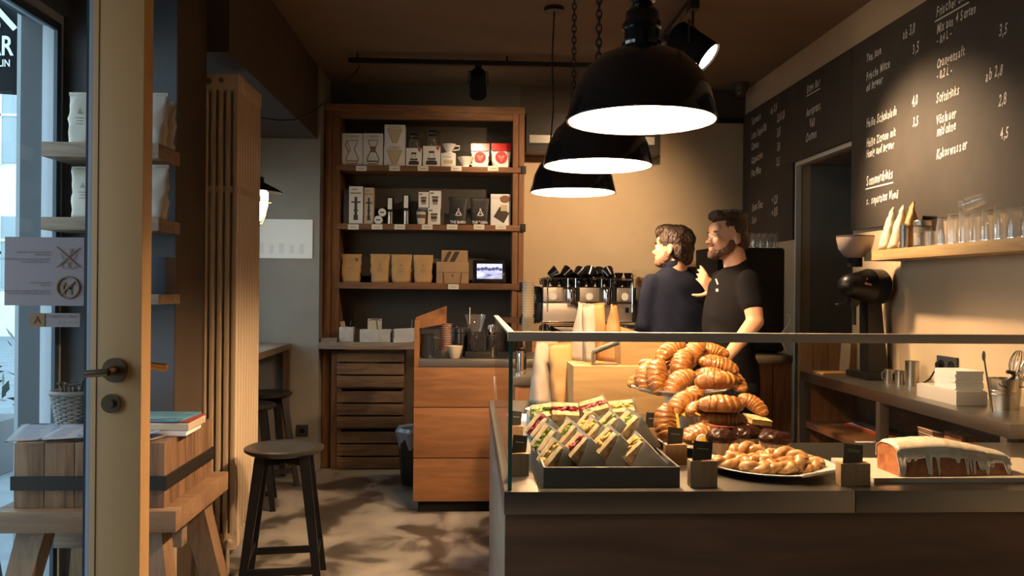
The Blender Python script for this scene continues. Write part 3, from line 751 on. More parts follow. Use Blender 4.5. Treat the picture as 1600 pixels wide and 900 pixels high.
# ---------------------------------------------------------------- shelf unit on the far wall
UY = 6.60
def unit():
    t = thing('shelf_unit', 'tall open shelf unit of rough reclaimed timber against the dark far wall', 'shelf unit', (-.35, UY, 0))
    X = lambda px, py=300: at(px, py, y=UY).x + .35
    Z = lambda py: at(660, py, y=UY).z
    xl, xl2, xr2, xr = X(506), X(531), X(801), X(819)
    zt = at(530, 169, y=UY).z
    D = YB - UY - .003
    for a, b in ((xl, (xl + xl2) / 2 - .002), ((xl + xl2) / 2 + .002, xl2)): MB().box(a, b, 0, D, 0, zt, b=.005).build('post', SHELFW('z'), t)
    m = (xr2 + xr) / 2
    for a, b in ((xr2, m - .002), (m + .002, xr)): MB().box(a, b, 0, D, 0, zt, b=.005).build('post', SHELFW('z'), t)
    MB().box(xl, xr, -.004, D, zt - .02, zt + .035, b=.005).build('top_beam', SHELFW('x'), t)
    MB().box(xl2, xr2, 0, .05, zt - .075, zt - .02, b=.004).build('lintel', SHELFW('x'), t)
    hs = []
    for py0, py1 in ((259.5, 268), (350.5, 359.5), (442, 452)):
        z1, z0 = Z(py0), Z(py1)
        MB().box(xl2 - .03, xr + .01, -.012, D, z0, z1, b=.005).build('shelf', SHELFW('x'), t); hs.append(z1)
        MB().box(xr - .03, xr + .014, -.016, .03, z0 - .004, z1 + .012, b=.002).build('bracket', IRON, t)
    return hs
HS = unit()
def shx(px, zi=1, y=6.70): return at(px, 300, y=y).x
def boxat(name, label, cat, px0, px1, pyt, zb, y, depth, m, group=None, pic=None, pic_m=None, part='carton', extra=None):
    """A carton whose front is seen between px0 and px1, its top edge at row pyt, standing at height zb."""
    a = at(px0, pyt, y=y); b = at(px1, pyt, y=y); W = b.x - a.x; H = a.z - zb
    t = thing(name, label, cat, ((a.x + b.x) / 2, y, zb), 0, group)
    MB().box(-W / 2, W / 2, 0, depth, 0, H, b=.0015).build(part, m, t)
    if pic: pic(t, W, H)
    return t, W, H
BR = mat('amber_print', (.40, .25, .10), .6); DK = mat('dark_print', (.05, .035, .025), .6); RD = mat('red_print', (.50, .03, .03), .5); TN = mat('pale_tan_print', (.52, .42, .26), .6)
def flat(pts, y=-.0012): return [(p[0], y, p[1]) for p in pts]
def carafe_pic(kind):
    def f(t, W, H):
        s = W
        l = MB()
        o = [(-.26, .78), (.26, .78), (.10, .52), (.10, .48), (.28, .26), (.30, .16), (.22, .07), (-.22, .07), (-.30, .16), (-.28, .26), (-.10, .48), (-.10, .52)]
        pts = [(x * W, -.0015, z * H) for x, z in o]
        l.tube(pts, W * .022, 5, True)
        if kind == 1: l.prism([(x * W, -.001, z * H) for x, z in ((-.17, .60), (.17, .60), (.10, .52), (.13, .42), (-.13, .42), (-.10, .52))], (0, -.001, 0))
        else: l.tube([(-.22 * W, -.0015, .76 * H), (-.34 * W, -.0015, .66 * H), (-.24 * W, -.0015, .5 * H), (-.16 * W, -.0015, .42 * H)], W * .03, 5)
        for x0, x1, z in ((-.25, .25, .17),): l.box(x0 * W, x1 * W, -.0015, -.001, (z - .05) * H, z * H)
        l.build('picture', BR if kind == 0 else mat('brown_print2', (.22, .12, .06), .6), t)
        l = MB(); add_text(l, 'CHEMEX', Matrix.Translation((0, -.0014, H * .86)) @ MX, size=W * .17, align='CENTER'); l.build('lettering', BR, t)
    return f
def cone_pic(t, W, H):
    MB().prism([(x * W, -.0008, z * H) for x, z in ((-.36, .78), (.36, .78), (.10, .14), (-.10, .14))], (0, -.0006, 0)).build('picture', TN, t)
    l = MB(); l.tube([(x * W, -.0018, z * H) for x, z in ((-.36, .78), (.36, .78), (.10, .14), (-.10, .14))], W * .012, 4, True)
    add_text(l, 'CHEMEX', Matrix.Translation((0, -.0014, H * .84)) @ MX, size=W * .15, align='CENTER'); l.build('lettering', BR, t)
def server_pic(t, W, H):
    l = MB(); l.lathe([(0, .1), (.30, .1), (.34, .18), (.28, .30), (0, .32)], n=24)
    for v in l.bm.verts: v.co = Vector((v.co.x * W, -.0012 + v.co.y * .0008, v.co.z * H))
    l.box(-.24 * W, .24 * W, -.0016, -.001, .34 * H, .42 * H).box(-.16 * W, .16 * W, -.0016, -.001, .66 * H, .76 * H)
    l.tube([(x * W, -.0012, z * H) for x, z in ((-.14, .66), (-.10, .5), (-.22, .42))], .0012, 4).tube([(x * W, -.0012, z * H) for x, z in ((.14, .66), (.10, .5), (.22, .42))], .0012, 4)
    l.build('picture', DK, t)
    MB().prism([(x * W, -.0008, z * H) for x, z in ((.22, .98), (.48, .98), (.36, .76))], (0, -.0008, 0)).build('badge', RD, t)
z = HS[0]; GB = 'carafe cartons on the top shelf'
boxat('coffee_carafe_box', 'white carton printed with a handled amber carafe, end of top shelf', 'box', 534, 567, 208, z, 6.64, .14, WHITE, pic=carafe_pic(0))
boxat('coffee_carafe_box', 'white carton printed with a brown-collared carafe, second on top shelf', 'box', 567.8, 598.5, 208, z, 6.64, .14, WHITE, pic=carafe_pic(1))
t1, W1, H1 = boxat('filter_box', 'white carton with a pale funnel picture, lower of two stacked', 'box', 600, 633, 227.5, z, 6.64, .12, WHITE, pic=cone_pic)
boxat('filter_box', 'white carton with a pale funnel picture, upper of two stacked', 'box', 601, 633, 194.5, z + H1 + .0005, 6.64, .12, WHITE, pic=cone_pic)
_, _, HA = boxat('coffee_server_box', 'small white carton with dark server picture under the shorter glass jug', 'box', 634.5, 659, 231, z, 6.635, .11, WHITE, pic=server_pic)
_, _, HB = boxat('coffee_server_box', 'small white carton with dark server picture under the taller glass jug', 'box', 661, 688, 228, z, 6.635, .11, WHITE, pic=server_pic)
def jug(label, x, y, z, r, h, handle):
    t = thing('glass_jug', label, 'jug', (x, y, z))
    MB().lathe([(0, .001), (r * .9, .001), (r, h * .15), (r, h * .55), (r * .62, h * .8), (r * .75, h), (r * .71, h), (r * .58, h * .8), (r * .95, h * .55), (r * .95, h * .15), (r * .85, .004), (0, .004)], n=28).build('vessel', JUGG, t)
    MB().lathe([(r * .60, h * .76), (r * .68, h * .76), (r * .68, h * .86), (r * .60, h * .86)], n=28).lathe([(0, h + .001), (r * .76, h + .001), (r * .76, h + .012), (0, h + .012)], n=28).build('collar', BLACKM, t)
    MB().tube([(r * .66, 0, h * .8), (r * 1.35, 0, h * .75), (r * 1.4, 0, h * .45), (r * .98, 0, h * .3)], .005, 8).build('handle', GLASS, t)
jug('round glass coffee server standing on the first small white carton', at(647, 300, y=6.69).x, 6.69, z + HA + .001, .045, .105, 1)
jug('taller glass coffee server in clear packaging on the second small carton', at(675, 300, y=6.69).x, 6.69, z + HB + .001, .047, .115, 1)
q = at(676, 215, y=6.64)
tag(MB().lathe([(.058, 0), (.062, 0), (.066, .135), (.060, .137)], n=6).build('clear_sleeve', glassmat('clear_film', (.92, .88, .86), .05, .1), loc=(at(675, 300, y=6.69).x, 6.69, z + HB + .001)), 'clear plastic sleeve around the taller glass server', 'packaging')
def line_pic(t, W, H):
    l = MB().box(-W * .3, W * .3, -.0015, -.001, H * .25, H * .5).box(-W * .35, W * .2, -.0015, -.001, H * .7, H * .76); l.build('picture', TN, t)
_, _, HC2 = boxat('dripper_box', 'small white carton under the handled ceramic dripper', 'box', 689, 712, 239, z, 6.64, .11, WHITE, pic=line_pic)
def dripper(label, x, y, z, r, h):
    t = thing('coffee_dripper', label, 'dripper', (x, y, z))
    MB().lathe([(0, .004), (r * .5, .002), (r * .72, 0), (r * .72, .006), (r * .4, .012), (r * .45, .02), (r, h), (r * .94, h), (r * .4, .024), (0, .02)], n=36).build('cone', CERAMIC, t)
    MB().tube([(r * .85, 0, h * .85), (r * 1.45, 0, h * .85), (r * 1.4, 0, h * .45), (r * .6, 0, h * .35)], .0055, 8).build('handle', CERAMIC, t)
dripper('white ceramic dripper with handle on top of the small white carton', at(701, 300, y=6.68).x, 6.68, z + HC2 + .0005, .058, .075)
dripper('white ceramic dripper standing directly on the top shelf, brightly lit', at(727, 300, y=6.67).x, 6.67, z, .066, .085)
def filter_pack(label, px0, px1, pyt, y):
    a = at(px0, pyt, y=y); b = at(px1, pyt, y=y); W = b.x - a.x; H = a.z - z
    t = thing('filter_pack', label, 'filter pack', ((a.x + b.x) / 2, y + .03, z), 0, 'paper filter packs on the top shelf')
    bag_mesh(W, H * .74, .07, 'pouch', mat('white_film_pack', (.72, .68, .64), .35, coat=.3), t, seed=int(px0))
    MB().hull([(x * W / 2, yy, H * .70) for x in (-.98, .98) for yy in (-.018, .018)] + [(x * W / 2 * 1.02, yy, H) for x in (-1, 1) for yy in (-.006, .006)]).build('top_band', mat('red_film', (.45, .02, .02), .25, coat=.4), t)
    l = MB(); l.lathe([(0, 0), (W * .30, 0), (W * .30, .001), (0, .001)], (0, -.036, H * .42), rot=(PI / 2, 0, 0), n=32)
    l.build('badge', RD, t)
    l = MB(); l.tube([(-W * .15, -.038, H * .50), (0, -.038, H * .28), (W * .15, -.038, H * .50)], .003, 5).tube([(-W * .07, -.038, H * .50), (0, -.038, H * .39), (W * .07, -.038, H * .50)], .002, 5); l.build('emblem', WHITE, t)
filter_pack('red-topped white filter pack in the lamp glare on the top shelf', 736, 765, 223, 6.65)
filter_pack('red-topped white filter pack next to the end post, top shelf', 768, 799, 223, 6.65)
# price tickets
TK = mat('cream_ticket', (.66, .60, .48), .7)
def ticket(px, row, zi, where):
    q = at(px, row, y=6.583)
    t = thing('price_ticket', 'small cream price ticket on the shelf edge %s' % where, 'price tag', (q.x, 6.5865, q.z), 0, 'price tickets on the shelf edges')
    MB().box(-.042, .042, -.001, .001, -.020, .020).build('card', TK, t)
    MB().box(-.024, .024, -.0018, -.001, -.003, 0).build('print', DK, t)
for px, wh in ((564.5, 'under the carafe cartons'), (616.5, 'under the funnel cartons'), (661, 'under the server cartons'), (713, 'under the ceramic drippers'), (770.5, 'under the red-topped packs')): ticket(px, 263, 0, wh)
for px, wh in ((552, 'under the tall press cartons'), (589, 'under the two round tins'), (624.5, 'under the hand grinders'), (667.5, 'under the reusable cups'), (706.5, 'under the first black bag'), (748.5, 'under the second black bag'), (782.5, 'under the photo carton')): ticket(px, 354.5, 1, wh)
ticket(708.5, 448, 2, 'under the kraft carrier box')
# second shelf
z = HS[1]
def press_pic(t, W, H):
    l = MB().box(-W * .10, W * .10, -.0015, -.001, H * .14, H * .72).box(-W * .34, W * .34, -.0016, -.001, H * .56, H * .60).box(-W * .17, W * .17, -.0016, -.001, H * .34, H * .38).box(-W * .16, W * .16, -.0016, -.001, H * .10, H * .24)
    l.build('picture', DK, t)
    MB().box(-W * .40, W * .40, -.0015, -.001, H * .80, H * .84).box(-W * .3, W * .1, -.0015, -.001, H * .90, H * .93).build('lettering', BR, t)
boxat('coffee_press_box', 'tall white press carton in front of its twin, second shelf', 'box', 545.5, 567, 291, z, 6.63, .09, WHITE, pic=press_pic)
boxat('coffee_press_box', 'tall buff press carton beside the white one, second shelf', 'box', 569, 584, 293, z, 6.65, .09, mat('buff_card', (.52, .42, .33), .6), pic=press_pic)
boxat('coffee_press_box', 'dark carton half hidden at the post end of the second shelf', 'box', 537, 545, 296, z, 6.67, .09, mat('brown_black_card', (.06, .045, .035), .5))
def tin(label, px, zb, r, h, lying=False):
    t = thing('round_tin', label, 'tin', (at(px, 300, y=6.66).x, 6.66, zb))
    if lying:
        MB().cyl((0, -.03, r), (0, .04, r), r, n=32).build('body', CERAMIC, t); MB().cyl((0, -.033, r), (0, -.03, r), r * .8, n=32).build('lid', WHITE, t); MB().box(-r * .5, r * .5, -.0345, -.033, r * .85, r * 1.15).build('label_print', DK, t)
    else: pass
tin('white round tin lying on the second shelf', 592, z, .033, .07, True)
tin('white round tin lying on top of the other one', 598, z + .062, .031, .07, True)
def hgrinder(label, px, topy):
    t = thing('hand_grinder', label, 'coffee grinder', (at(px, 300, y=6.67).x, 6.67, z)); H = at(px, topy, y=6.67).z - z
    MB().lathe([(0, 0), (.023, 0), (.023, H * .44), (.0235, H * .46), (0, H * .46)], n=28).build('steel_barrel', STEEL, t)
    MB().lathe([(0, H * .46), (.027, H * .46), (.027, H * .50), (.018, H * .53), (.018, H * .72), (.03, H * .76), (.03, H * .98), (.026, H), (0, H)], n=28).build('body', BLACKP, t)
    MB().box(-.017, .017, -.033, -.0305, H * .56, H * .97).build('label_print', WHITE, t)
    MB().tube([(0, 0, H), (.03, -.01, H + .008), (.06, -.02, H + .002)], .004, 6).build('crank', STEELD, t)
hgrinder('black hand coffee grinder with steel barrel beside the round tins', 610, 309)
hgrinder('black hand coffee grinder with steel barrel and taller white label', 635, 305)
def cup_pic(t, W, H):
    l = MB().hull([(x * W, yy, zz * H) for yy in (-.0015, -.0008) for x, zz in ((-.2, .20), (.2, .20), (.26, .62), (-.26, .62))]); l.build('picture', mat('cup_print', (.30, .26, .20), .6), t)
    MB().box(-W * .28, W * .28, -.0018, -.001, H * .60, H * .68).box(-W * .24, W * .24, -.0018, -.001, H * .36, H * .50).build('band', DK, t)
    MB().box(-W * .42, -W * .12, -.0018, -.001, H * .82, H * .9).build('badge', mat('green_print', (.08, .20, .08), .6), t)
_, _, h1 = boxat('reusable_cup_box', 'white cup carton at the bottom, behind the loose reusable cup', 'box', 668.5, 688, 325, z, 6.65, .1, WHITE, pic=cup_pic)
boxat('reusable_cup_box', 'white cup carton stacked above, nearer the black bags', 'box', 671, 689, 298, z + h1 + .0005, 6.65, .1, WHITE, pic=cup_pic)
_, _, h2 = boxat('reusable_cup_box', 'plain carton hidden behind the loose reusable cup', 'box', 653, 667.5, 325, z, 6.69, .08, WHITE)
boxat('reusable_cup_box', 'white cup carton stacked above the loose cup, green corner badge', 'box', 654, 670, 300, z + h2 + .0005, 6.65, .1, WHITE, pic=cup_pic)
t = thing('reusable_cup', 'cream reusable cup with dark band and brown lid on second shelf', 'cup', (at(658.5, 300, y=6.64).x, 6.64, z))
MB().lathe([(0, 0), (.028, 0), (.038, .10), (0, .10)], n=32).build('body', mat('cream_plastic', (.62, .54, .40), .4), t)
MB().lathe([(.0325, .05), (.0365, .05), (.0385, .078), (.035, .078)], n=32).build('grip_band', mat('brown_cork', (.16, .09, .05), .8), t)
MB().lathe([(0, .10), (.041, .10), (.041, .108), (.036, .118), (0, .118)], n=32).build('lid', mat('brown_black_card'), t)
def black_bag(label, px, w, h):
    x = at(px, 300, y=6.66).x
    t = thing('coffee_bag', label, 'coffee bag', (x, 6.66, z), 0, 'black coffee bags on the second shelf')
    bag_mesh(w, h, .07, 'pouch', mat('black_pouch', (.018, .016, .014), .55, bump=.3), t, seed=px)
    l = MB(); roof_logo(l, .004, -.037, .098, .062, .006); l.build('emblem', WHITE, t)
    l = MB(); add_text(l, 'THE BARN', Matrix.Translation((0, -.038, .012)) @ MX, size=.032, align='CENTER', sx=.82, off=.0006); l.build('lettering', WHITE, t)
black_bag('black bag with white roof emblem nearer the cup cartons', 716, .155, .225)
black_bag('black bag with white roof emblem nearer the photo carton', 750, .155, .22)
def photo_pic(t, W, H):
    MB().ell((W * .22, -.001, H * .84), (W * .26, .001, H * .12)).build('picture', mat('brown_coffee_print', (.22, .10, .05), .6), t)
    MB().prism([(x * W, -.0008, zz * H) for x, zz in ((-.36, .28), (.16, .08), (.44, .40), (-.05, .60))], (0, -.0008, 0)).build('slate_picture', DK, t)
    MB().lathe([(0, 0), (W * .16, 0), (W * .22, H * .2), (0, H * .2)], (W * .12, 0, H * .48)).build('cup_picture', mat('grey_print2', (.42, .38, .33), .6), t) if False else None
    l = MB(); add_text(l, 'KALITA', Matrix.Translation((-W * .42, -.0014, H * .84)) @ MX, size=W * .16); l.box(-W * .0, W * .34, -.0022, -.0016, H * .46, H * .66); l.build('lettering', TN, t)
boxat('coffee_server_box', 'white carton with a coffee photograph at the end of the second shelf', 'box', 767, 798, 303, z, 6.64, .12, WHITE, pic=photo_pic)
# third shelf
z = HS[2]
KR2 = mat('golden_kraft', (.46, .26, .10), .6, bump=.5, bscale=25, var=.12)
for px, w_, h_, lab, k in ((549, .165, .225, 'kraft coffee bag with a round stamp, standing apart by the post', 1), (594, .155, .228, 'kraft coffee bag, first of the three close together', 0), (627.5, .165, .226, 'kraft coffee bag, middle of the three close together', 0), (661.5, .160, .224, 'kraft coffee bag beside the cardboard carrier', 0)):
    coffee_bag(lab, (at(px, 400, y=6.68).x, 6.68, z), w_, h_, .085, px, KR2, 'kraft coffee bags on the third shelf', kind=k)
def carrier_pic(t, W, H):
    MB().box(-W * .5, W * .5, -.0012, -.0004, H * .50, H * .515).tube([(-W * .27, -.002, 0), (-W * .29, -.002, H * .48)], .003, 6).tube([(W * .24, -.002, 0), (W * .28, -.002, H * .48)], .003, 6).build('strap', DK, t)
    l = MB(); roof_logo(l, 0, -.002, H * .36, .022, .002); l.build('print', DK, t)
_, _, h = boxat('gift_carton', 'flat kraft gift carton with dark straps on the third shelf', 'box', 682, 732.5, 409, z, 6.64, .13, CARDB, pic=carrier_pic)
def lean_pic(t, W, H):
    MB().prism([(x * W, -.0008, q * H) for x, q in ((-.2, 0), (0, 0), (.2, .9), (0, .9))], (0, -.001, 0)).prism([(x * W, -.0008, q * H) for x, q in ((-.45, 0), (-.3, 0), (-.1, .9), (-.25, .9))], (0, -.001, 0)).build('cut_out', DK, t)
boxat('gift_carton', 'kraft carton with slanted window cut-outs on top of the flat one', 'box', 690, 731, 391, z + h + .0005, 6.67, .09, CARDB, pic=lean_pic)
def tablet():
    a = at(739, 405, y=6.66); b = at(791, 443, y=6.66); W = b.x - a.x; H = a.z - z - .004
    t = thing('tablet', 'black tablet showing a blue-grey park photo at the end of the third shelf', 'tablet', (a.x + W / 2, 6.66, z), (R(-6), 0, 0))
    MB().box(-W / 2, W / 2, 0, .03, .006, H, b=.012).build('body', BLACK, t)
    s = blotch('park_photo_screen', [(.05, .05, .10), (.30, .34, .55), (.55, .60, .85)], 9, .3, stretch=(1, 1, 2.5))
    nt = s.node_tree; bs = nt.nodes['Principled BSDF']; rp = [n for n in nt.nodes if n.type == 'VALTORGB'][0]
    nt.links.new(rp.outputs[0], bs.inputs['Emission Color']); bs.inputs['Emission Strength'].default_value = 1.1
    MB().box(-W * .38, W * .38, -.0015, -.0002, H * .2, H * .60).build('screen', s, t)
    MB().box(-W * .38, W * .38, -.0015, -.0002, H * .60, H * .84).build('screen_sky', mat('screen_sky', (.5, .55, .8), .3, em=(.62, .68, 1), ems=.75), t)
    m = MB()
    for k in range(7): m.ell((-W * .33 + k * W * .11, -.0017, H * (.60 + .02 * (k % 3))), (W * .06, .0006, H * .07))
    m.build('screen_trees', mat('screen_trees', (.05, .06, .12), .3, em=(.10, .12, .30), ems=.6), t)
    MB().box(-W * .4, -W * .3, -.01, .05, -.0, .008).box(W * .3, W * .4, -.01, .05, -.0, .008).build('foot', BLACKM, t)
tablet()
# worktop under the unit, crates below
q = at(498, 535, y=6.42); q1 = at(498, 545.5, y=6.42)
WT = q.z
t = thing('service_ledge', 'rough timber worktop under the shelf unit above stacked crates', 'worktop', (-.70, 6.42, 0))
MB().box(q.x + .70, .35 + .02, 0, .178, q1.z, q.z, b=.004).build('top', GREYW('x'), t)
MB().box(q.x + .70 + .08, q.x + .70 + .16, .1, .176, 0, q1.z, b=.004).build('leg', DARKW('z'), t)
CW = DARKW('x')
rnd = random.Random(8)
for k, (pt, pb, lab) in enumerate(((680, 729, 'lowest'), (613, 674, 'middle'), (551, 608, 'topmost'))):
    pass
zc = [0, .315, .630, .93]
for k, lab in enumerate(('lowest', 'middle', 'topmost')):
    a = at(527 - k * .5, 600, y=6.50).x; b = at(631, 600, y=6.50).x; W = b - a
    t = thing('wooden_crate', 'old slatted fruit crate under the worktop, %s of the stack' % lab, 'crate', ((a + b) / 2, 6.50, zc[k]), rnd.uniform(-.008, .008), 'fruit crates stacked under the worktop')
    for s_ in range(3):
        z0 = .012 + s_ * .098
        MB().box(-W / 2, W / 2, 0, .012, z0, z0 + .085, b=.002).build('front_slat', wood('crate_slat_wood', (.06, .035, .018), (.22, .135, .07), 'x', rough=.75), t)
        MB().box(-W / 2, W / 2, .30, .312, z0, z0 + .085, b=.002).build('back_slat', CW, t)
    for sx_ in (-1, 1):
        MB().box(sx_ * W / 2 - (.014 if sx_ > 0 else 0), sx_ * W / 2 + (.014 if sx_ < 0 else 0), .0125, .2995, 0, .305, b=.002).build('end_panel', CW, t)
    MB().box(-W / 2 + .015, W / 2 - .015, .013, .299, 0, .012).build('bottom', CW, t)
# small things on the worktop
def pot(label, px0, px1, pyt, y=6.50, d=.09, m=CONC, name='desk_pot', cat='pot'):
    a = at(px0, pyt, y=y); b = at(px1, pyt, y=y); W = b.x - a.x; H = a.z - WT; th = .008
    t = thing(name, label, cat, ((a.x + b.x) / 2, y, WT))
    MB().box(-W / 2, W / 2, 0, th, 0, H, b=.002).box(-W / 2, W / 2, d - th, d, 0, H, b=.002).box(-W / 2, -W / 2 + th, th, d - th, 0, H).box(W / 2 - th, W / 2, th, d - th, 0, H).box(-W / 2 + th, W / 2 - th, th, d - th, 0, th).build('body', m, t)
    return t, W, H
tp, W, H = pot('square concrete pot holding cards and pens on the worktop', 530, 552, 511)
o = MB().obox((0, 0, .075), (.035, .004, .15), (0, R(-12), 0)).build('card', CARDB, loc=(tp.location.x - .020, 6.53, WT + .009)); tag(o, 'brown loyalty cards leaning in the square concrete pot', 'card')
o = MB().cyl((0, 0, 0), (.012, .0, .155), .006).build('pen', BLACKP, loc=(tp.location.x + .02, 6.54, WT + .009)); tag(o, 'black pen standing in the square concrete pot', 'pen')
tp, W, H = pot('long pale concrete box with a clipboard card in it', 562, 610, 515, y=6.48, d=.11, name='concrete_box', cat='box')
MB().box(-W / 2 + .01, W / 2 - .01, .01, .10, .009, H - .02).build('contents', mat('white_card'), tp)
t = thing('clip_card', 'cream menu card under a thin clip standing in the concrete box', 'card', (tp.location.x - .01, 6.535, WT + .05), (R(-8), 0, 0))
W = at(592, 500, y=6.53).x - at(570, 500, y=6.53).x
MB().box(-W / 2, W / 2, -.002, .002, 0, .13).build('card', mat('cream_card'), t)
MB().tube([(-W * .4, -.004, .115), (-W * .3, -.005, .122), (W * .3, -.005, .122), (W * .4, -.004, .115)], .003, 6).cyl((W * .1, -.004, .118), (W * .25, -.006, .03), .002, n=6).build('clip', IRON, t)
t = thing('low_tray', 'low pale wooden tray at the post end of the worktop', 'tray', (at(514, 530, y=6.47).x, 6.46, WT))
MB().box(-.06, .06, 0, .09, 0, .008).box(-.06, .06, 0, .008, .008, .03).box(-.06, .06, .082, .09, .008, .03).box(-.06, -.052, .008, .082, .008, .03).box(.052, .06, .008, .082, .008, .03).build('body', GREYW('x'), t)
t = thing('napkin_stack', 'fanned stack of white napkins beside the till counter', 'napkins', (at(631, 515, y=6.46).x, 6.46, WT))
m = MB(); rnd = random.Random(4)
for k in range(16): m.obox((rnd.uniform(-.003, .003), .05 + rnd.uniform(-.003, .003), .004 + .0065 * k), (.155, .12, .0045), (0, R(-3), rnd.uniform(-.05, .05)))
m.build('napkin', mat('white_napkin', (.66, .64, .60), .9), t)
t = thing('espresso_cup', 'dark cup with a spoon standing behind the napkin stack', 'cup', (at(642, 505, y=6.62).x, 6.62, WT))
MB().lathe([(0, 0), (.022, 0), (.036, .06), (.033, .06), (.02, .006), (0, .006)], n=24).lathe([(0, -.0), (.05, .002), (.05, .004), (0, .004)]).build('body', BLACK, t)
MB().cyl((0, 0, .01), (.01, 0, .17), .003).build('spoon', STEEL, t)
t['label'] = 'dark cup with an upright spoon behind the white napkin stack'
# bin with plastic liner between crates and counter
t = thing('waste_bin', 'dark ribbed bin with crumpled clear liner beside the till counter', 'bin', (at(643, 700, y=6.05).x + .03, 6.05, 0))
MB().lathe([(0, 0), (.10, 0), (.13, .34), (.122, .34), (.095, .01), (0, .01)], n=60, ripple=(15, .02)).build('body', mat('black_plastic', (.02, .02, .02), .4), t)
m = MB(); m.lathe([(.118, .26), (.136, .335), (.150, .385), (.135, .41), (.105, .40), (.115, .33)], n=60, ripple=(7, .05)); m.build('liner', mat('clear_blue_liner', (.28, .33, .40), .25, coat=.5, bump=1, bscale=40), t)

# ---------------------------------------------------------------- till counter
TY = 5.25
def till():
    a = at(646, 797, z=0); xl = at(646, 700, y=TY).x; x2 = at(655, 566, y=TY).x
    t = thing('till_counter', 'wooden till counter of broad orange planks with a steel top', 'counter', (xl, TY, 0))
    zt = at(655, 560.5, y=TY).z; zs = at(655, 573, y=TY).z; W = 1.02
    PK = wood('orange_pine_plank', (.13, .056, .020), (.27, .122, .042), 'x', sc=2.2)
    zz = [.07, .345, .665, zs]
    for k in range(3): MB().box(0, W, 0, .03, zz[k] + .003, zz[k + 1] - (.003 if k < 2 else 0), b=.003).build('plank', PK, t)
    MB().box(0, .03, .03, .59, .07, zs, b=.002).build('side_panel', PK, t)
    MB().box(.03, W, .035, .60, 0, .07).build('plinth', BLACKM, t)
    MB().box(x2 - xl, W, -.005, .60, zs, zt, b=.003).build('steel_top', STEEL, t)
    zp = at(650, 500, y=TY).z
    MB().box(0, x2 - xl - .001, -.002, .20, zs, zp, b=.003).build('post', PK, t)
    b = at(697, 497, y=TY + .12)
    MB().prism([(0, -.002, zp - .002), (.012, -.002, zp + .018), (b.x - xl, .16, zp + .085), (b.x - xl, .16, zp - .03), (.02, -.002, zp - .055)], (0, .14, 0), b=.002).build('sloping_shelf', wood('dark_sloping_board', (.10, .045, .02), (.22, .10, .04), 'x'), t)
    return t, zt, xl
tc_, CZ, TXL = till()
def lathed(name, label, cat, px, y, zb, prof, m, part='body', n=32, group=None):
    t = thing(name, label, cat, (at(px, 500, y=y).x, y, zb), 0, group); MB().lathe(prof, n=n).build(part, m, t); return t
DG = mat('smoky_glass', (.02, .02, .022), .1, coat=.8)
t = lathed('milk_jug', 'blue-black enamel jug with spout under the sloping board', 'jug', 668, 5.36, CZ, [(0, 0), (.045, 0), (.05, .03), (.040, .13), (.043, .15), (.039, .15), (.036, .13), (.045, .03), (0, .005)], mat('blue_black_enamel', (.015, .022, .03), .2, coat=.6))
MB().tube([(.04, 0, .13), (.08, 0, .12), (.08, 0, .05), (.047, 0, .03)], .005, 8).build('handle', BLACKP, t)
def cupstack(label, px, y, zb, n, r, h, m1, m2, name='paper_cup'):
    t = thing(name, label, 'cup', (at(px, 500, y=y).x, y, zb), 0, 'stacked takeaway cups')
    for k in range(n):
        MB().lathe([(0, k * h), (r * .75, k * h), (r * .78, k * h + h * .9), (r, k * h + h * 1.0), (r, k * h + h * 1.25), (0, k * h + h * 1.2)], n=24).build('cup_rim', m1 if k % 2 else m2, t)
    return t
def cups(label, px, y, zb, n, r, dz, group, mA, mB_, H=.09):
    """One takeaway cup, then its copies nested upwards."""
    base = None
    for k in range(n):
        if base is None:
            base = thing('paper_cup', label + ', lowest of the stack', 'cup', (at(px, 500, y=y).x, y, zb), 0, group)
            MB().lathe([(0, 0), (r * .68, 0), (r * .98, H), (r * .95, H), (r * .65, .004), (0, .004)], n=24).build('body', mA, base)
            MB().lathe([(r * .96, H - .006), (r * 1.06, H - .006), (r * 1.06, H + .001), (r * .96, H + .001)], n=24).build('rim', mB_, base)
        else: dup(base, label + ', nested %s' % ('at the top' if k == n - 1 else 'inside the stack'), (base.location.x, y, zb + k * dz), 0)
STK = mat('cream_cup_card', (.50, .42, .33), .6)
cups('striped takeaway cup standing beside the jug on the till counter', 697, 5.42, CZ, 12, .038, .0145, 'striped takeaway cups on the till counter', STK, mat('dark_red_rim', (.13, .05, .04), .5), .055)
t = lathed('ceramic_bowl', 'small cream ceramic cup in front of the black canisters', 'cup', 711, 5.31, CZ, [(0, 0), (.028, 0), (.033, .008), (.052, .078), (.048, .078), (.03, .012), (0, .010)], mat('cream_stoneware', (.50, .44, .35), .35), 'bowl')
t = lathed('canister', 'round black canister with a lid behind the cream cup', 'canister', 721, 5.50, CZ, [(0, 0), (.062, 0), (.062, .15), (.066, .155), (.066, .18), (.05, .19), (0, .19)], DG)
MB().tube([(-.03, 0, .19), (-.03, 0, .205), (.03, 0, .205), (.03, 0, .19)], .005, 8).build('handle', CHROME, t)
t = thing('scale', 'low black scale carrying a smoky brewing jug on the till counter', 'scale', (at(747, 540, y=5.40).x, 5.33, CZ)); MB().box(-.085, .085, 0, .15, 0, .035, b=.006).build('body', BLACKP, t)
MB().box(-.075, .075, .006, .144, .035, .040).build('plate', BLACKM, t)
t = lathed('brewing_jug', 'smoky black jug standing on the low scale', 'jug', 743, 5.41, CZ + .0405, [(0, 0), (.052, 0), (.055, .01), (.055, .12), (.050, .12), (.050, .01), (0, .008)], DG)
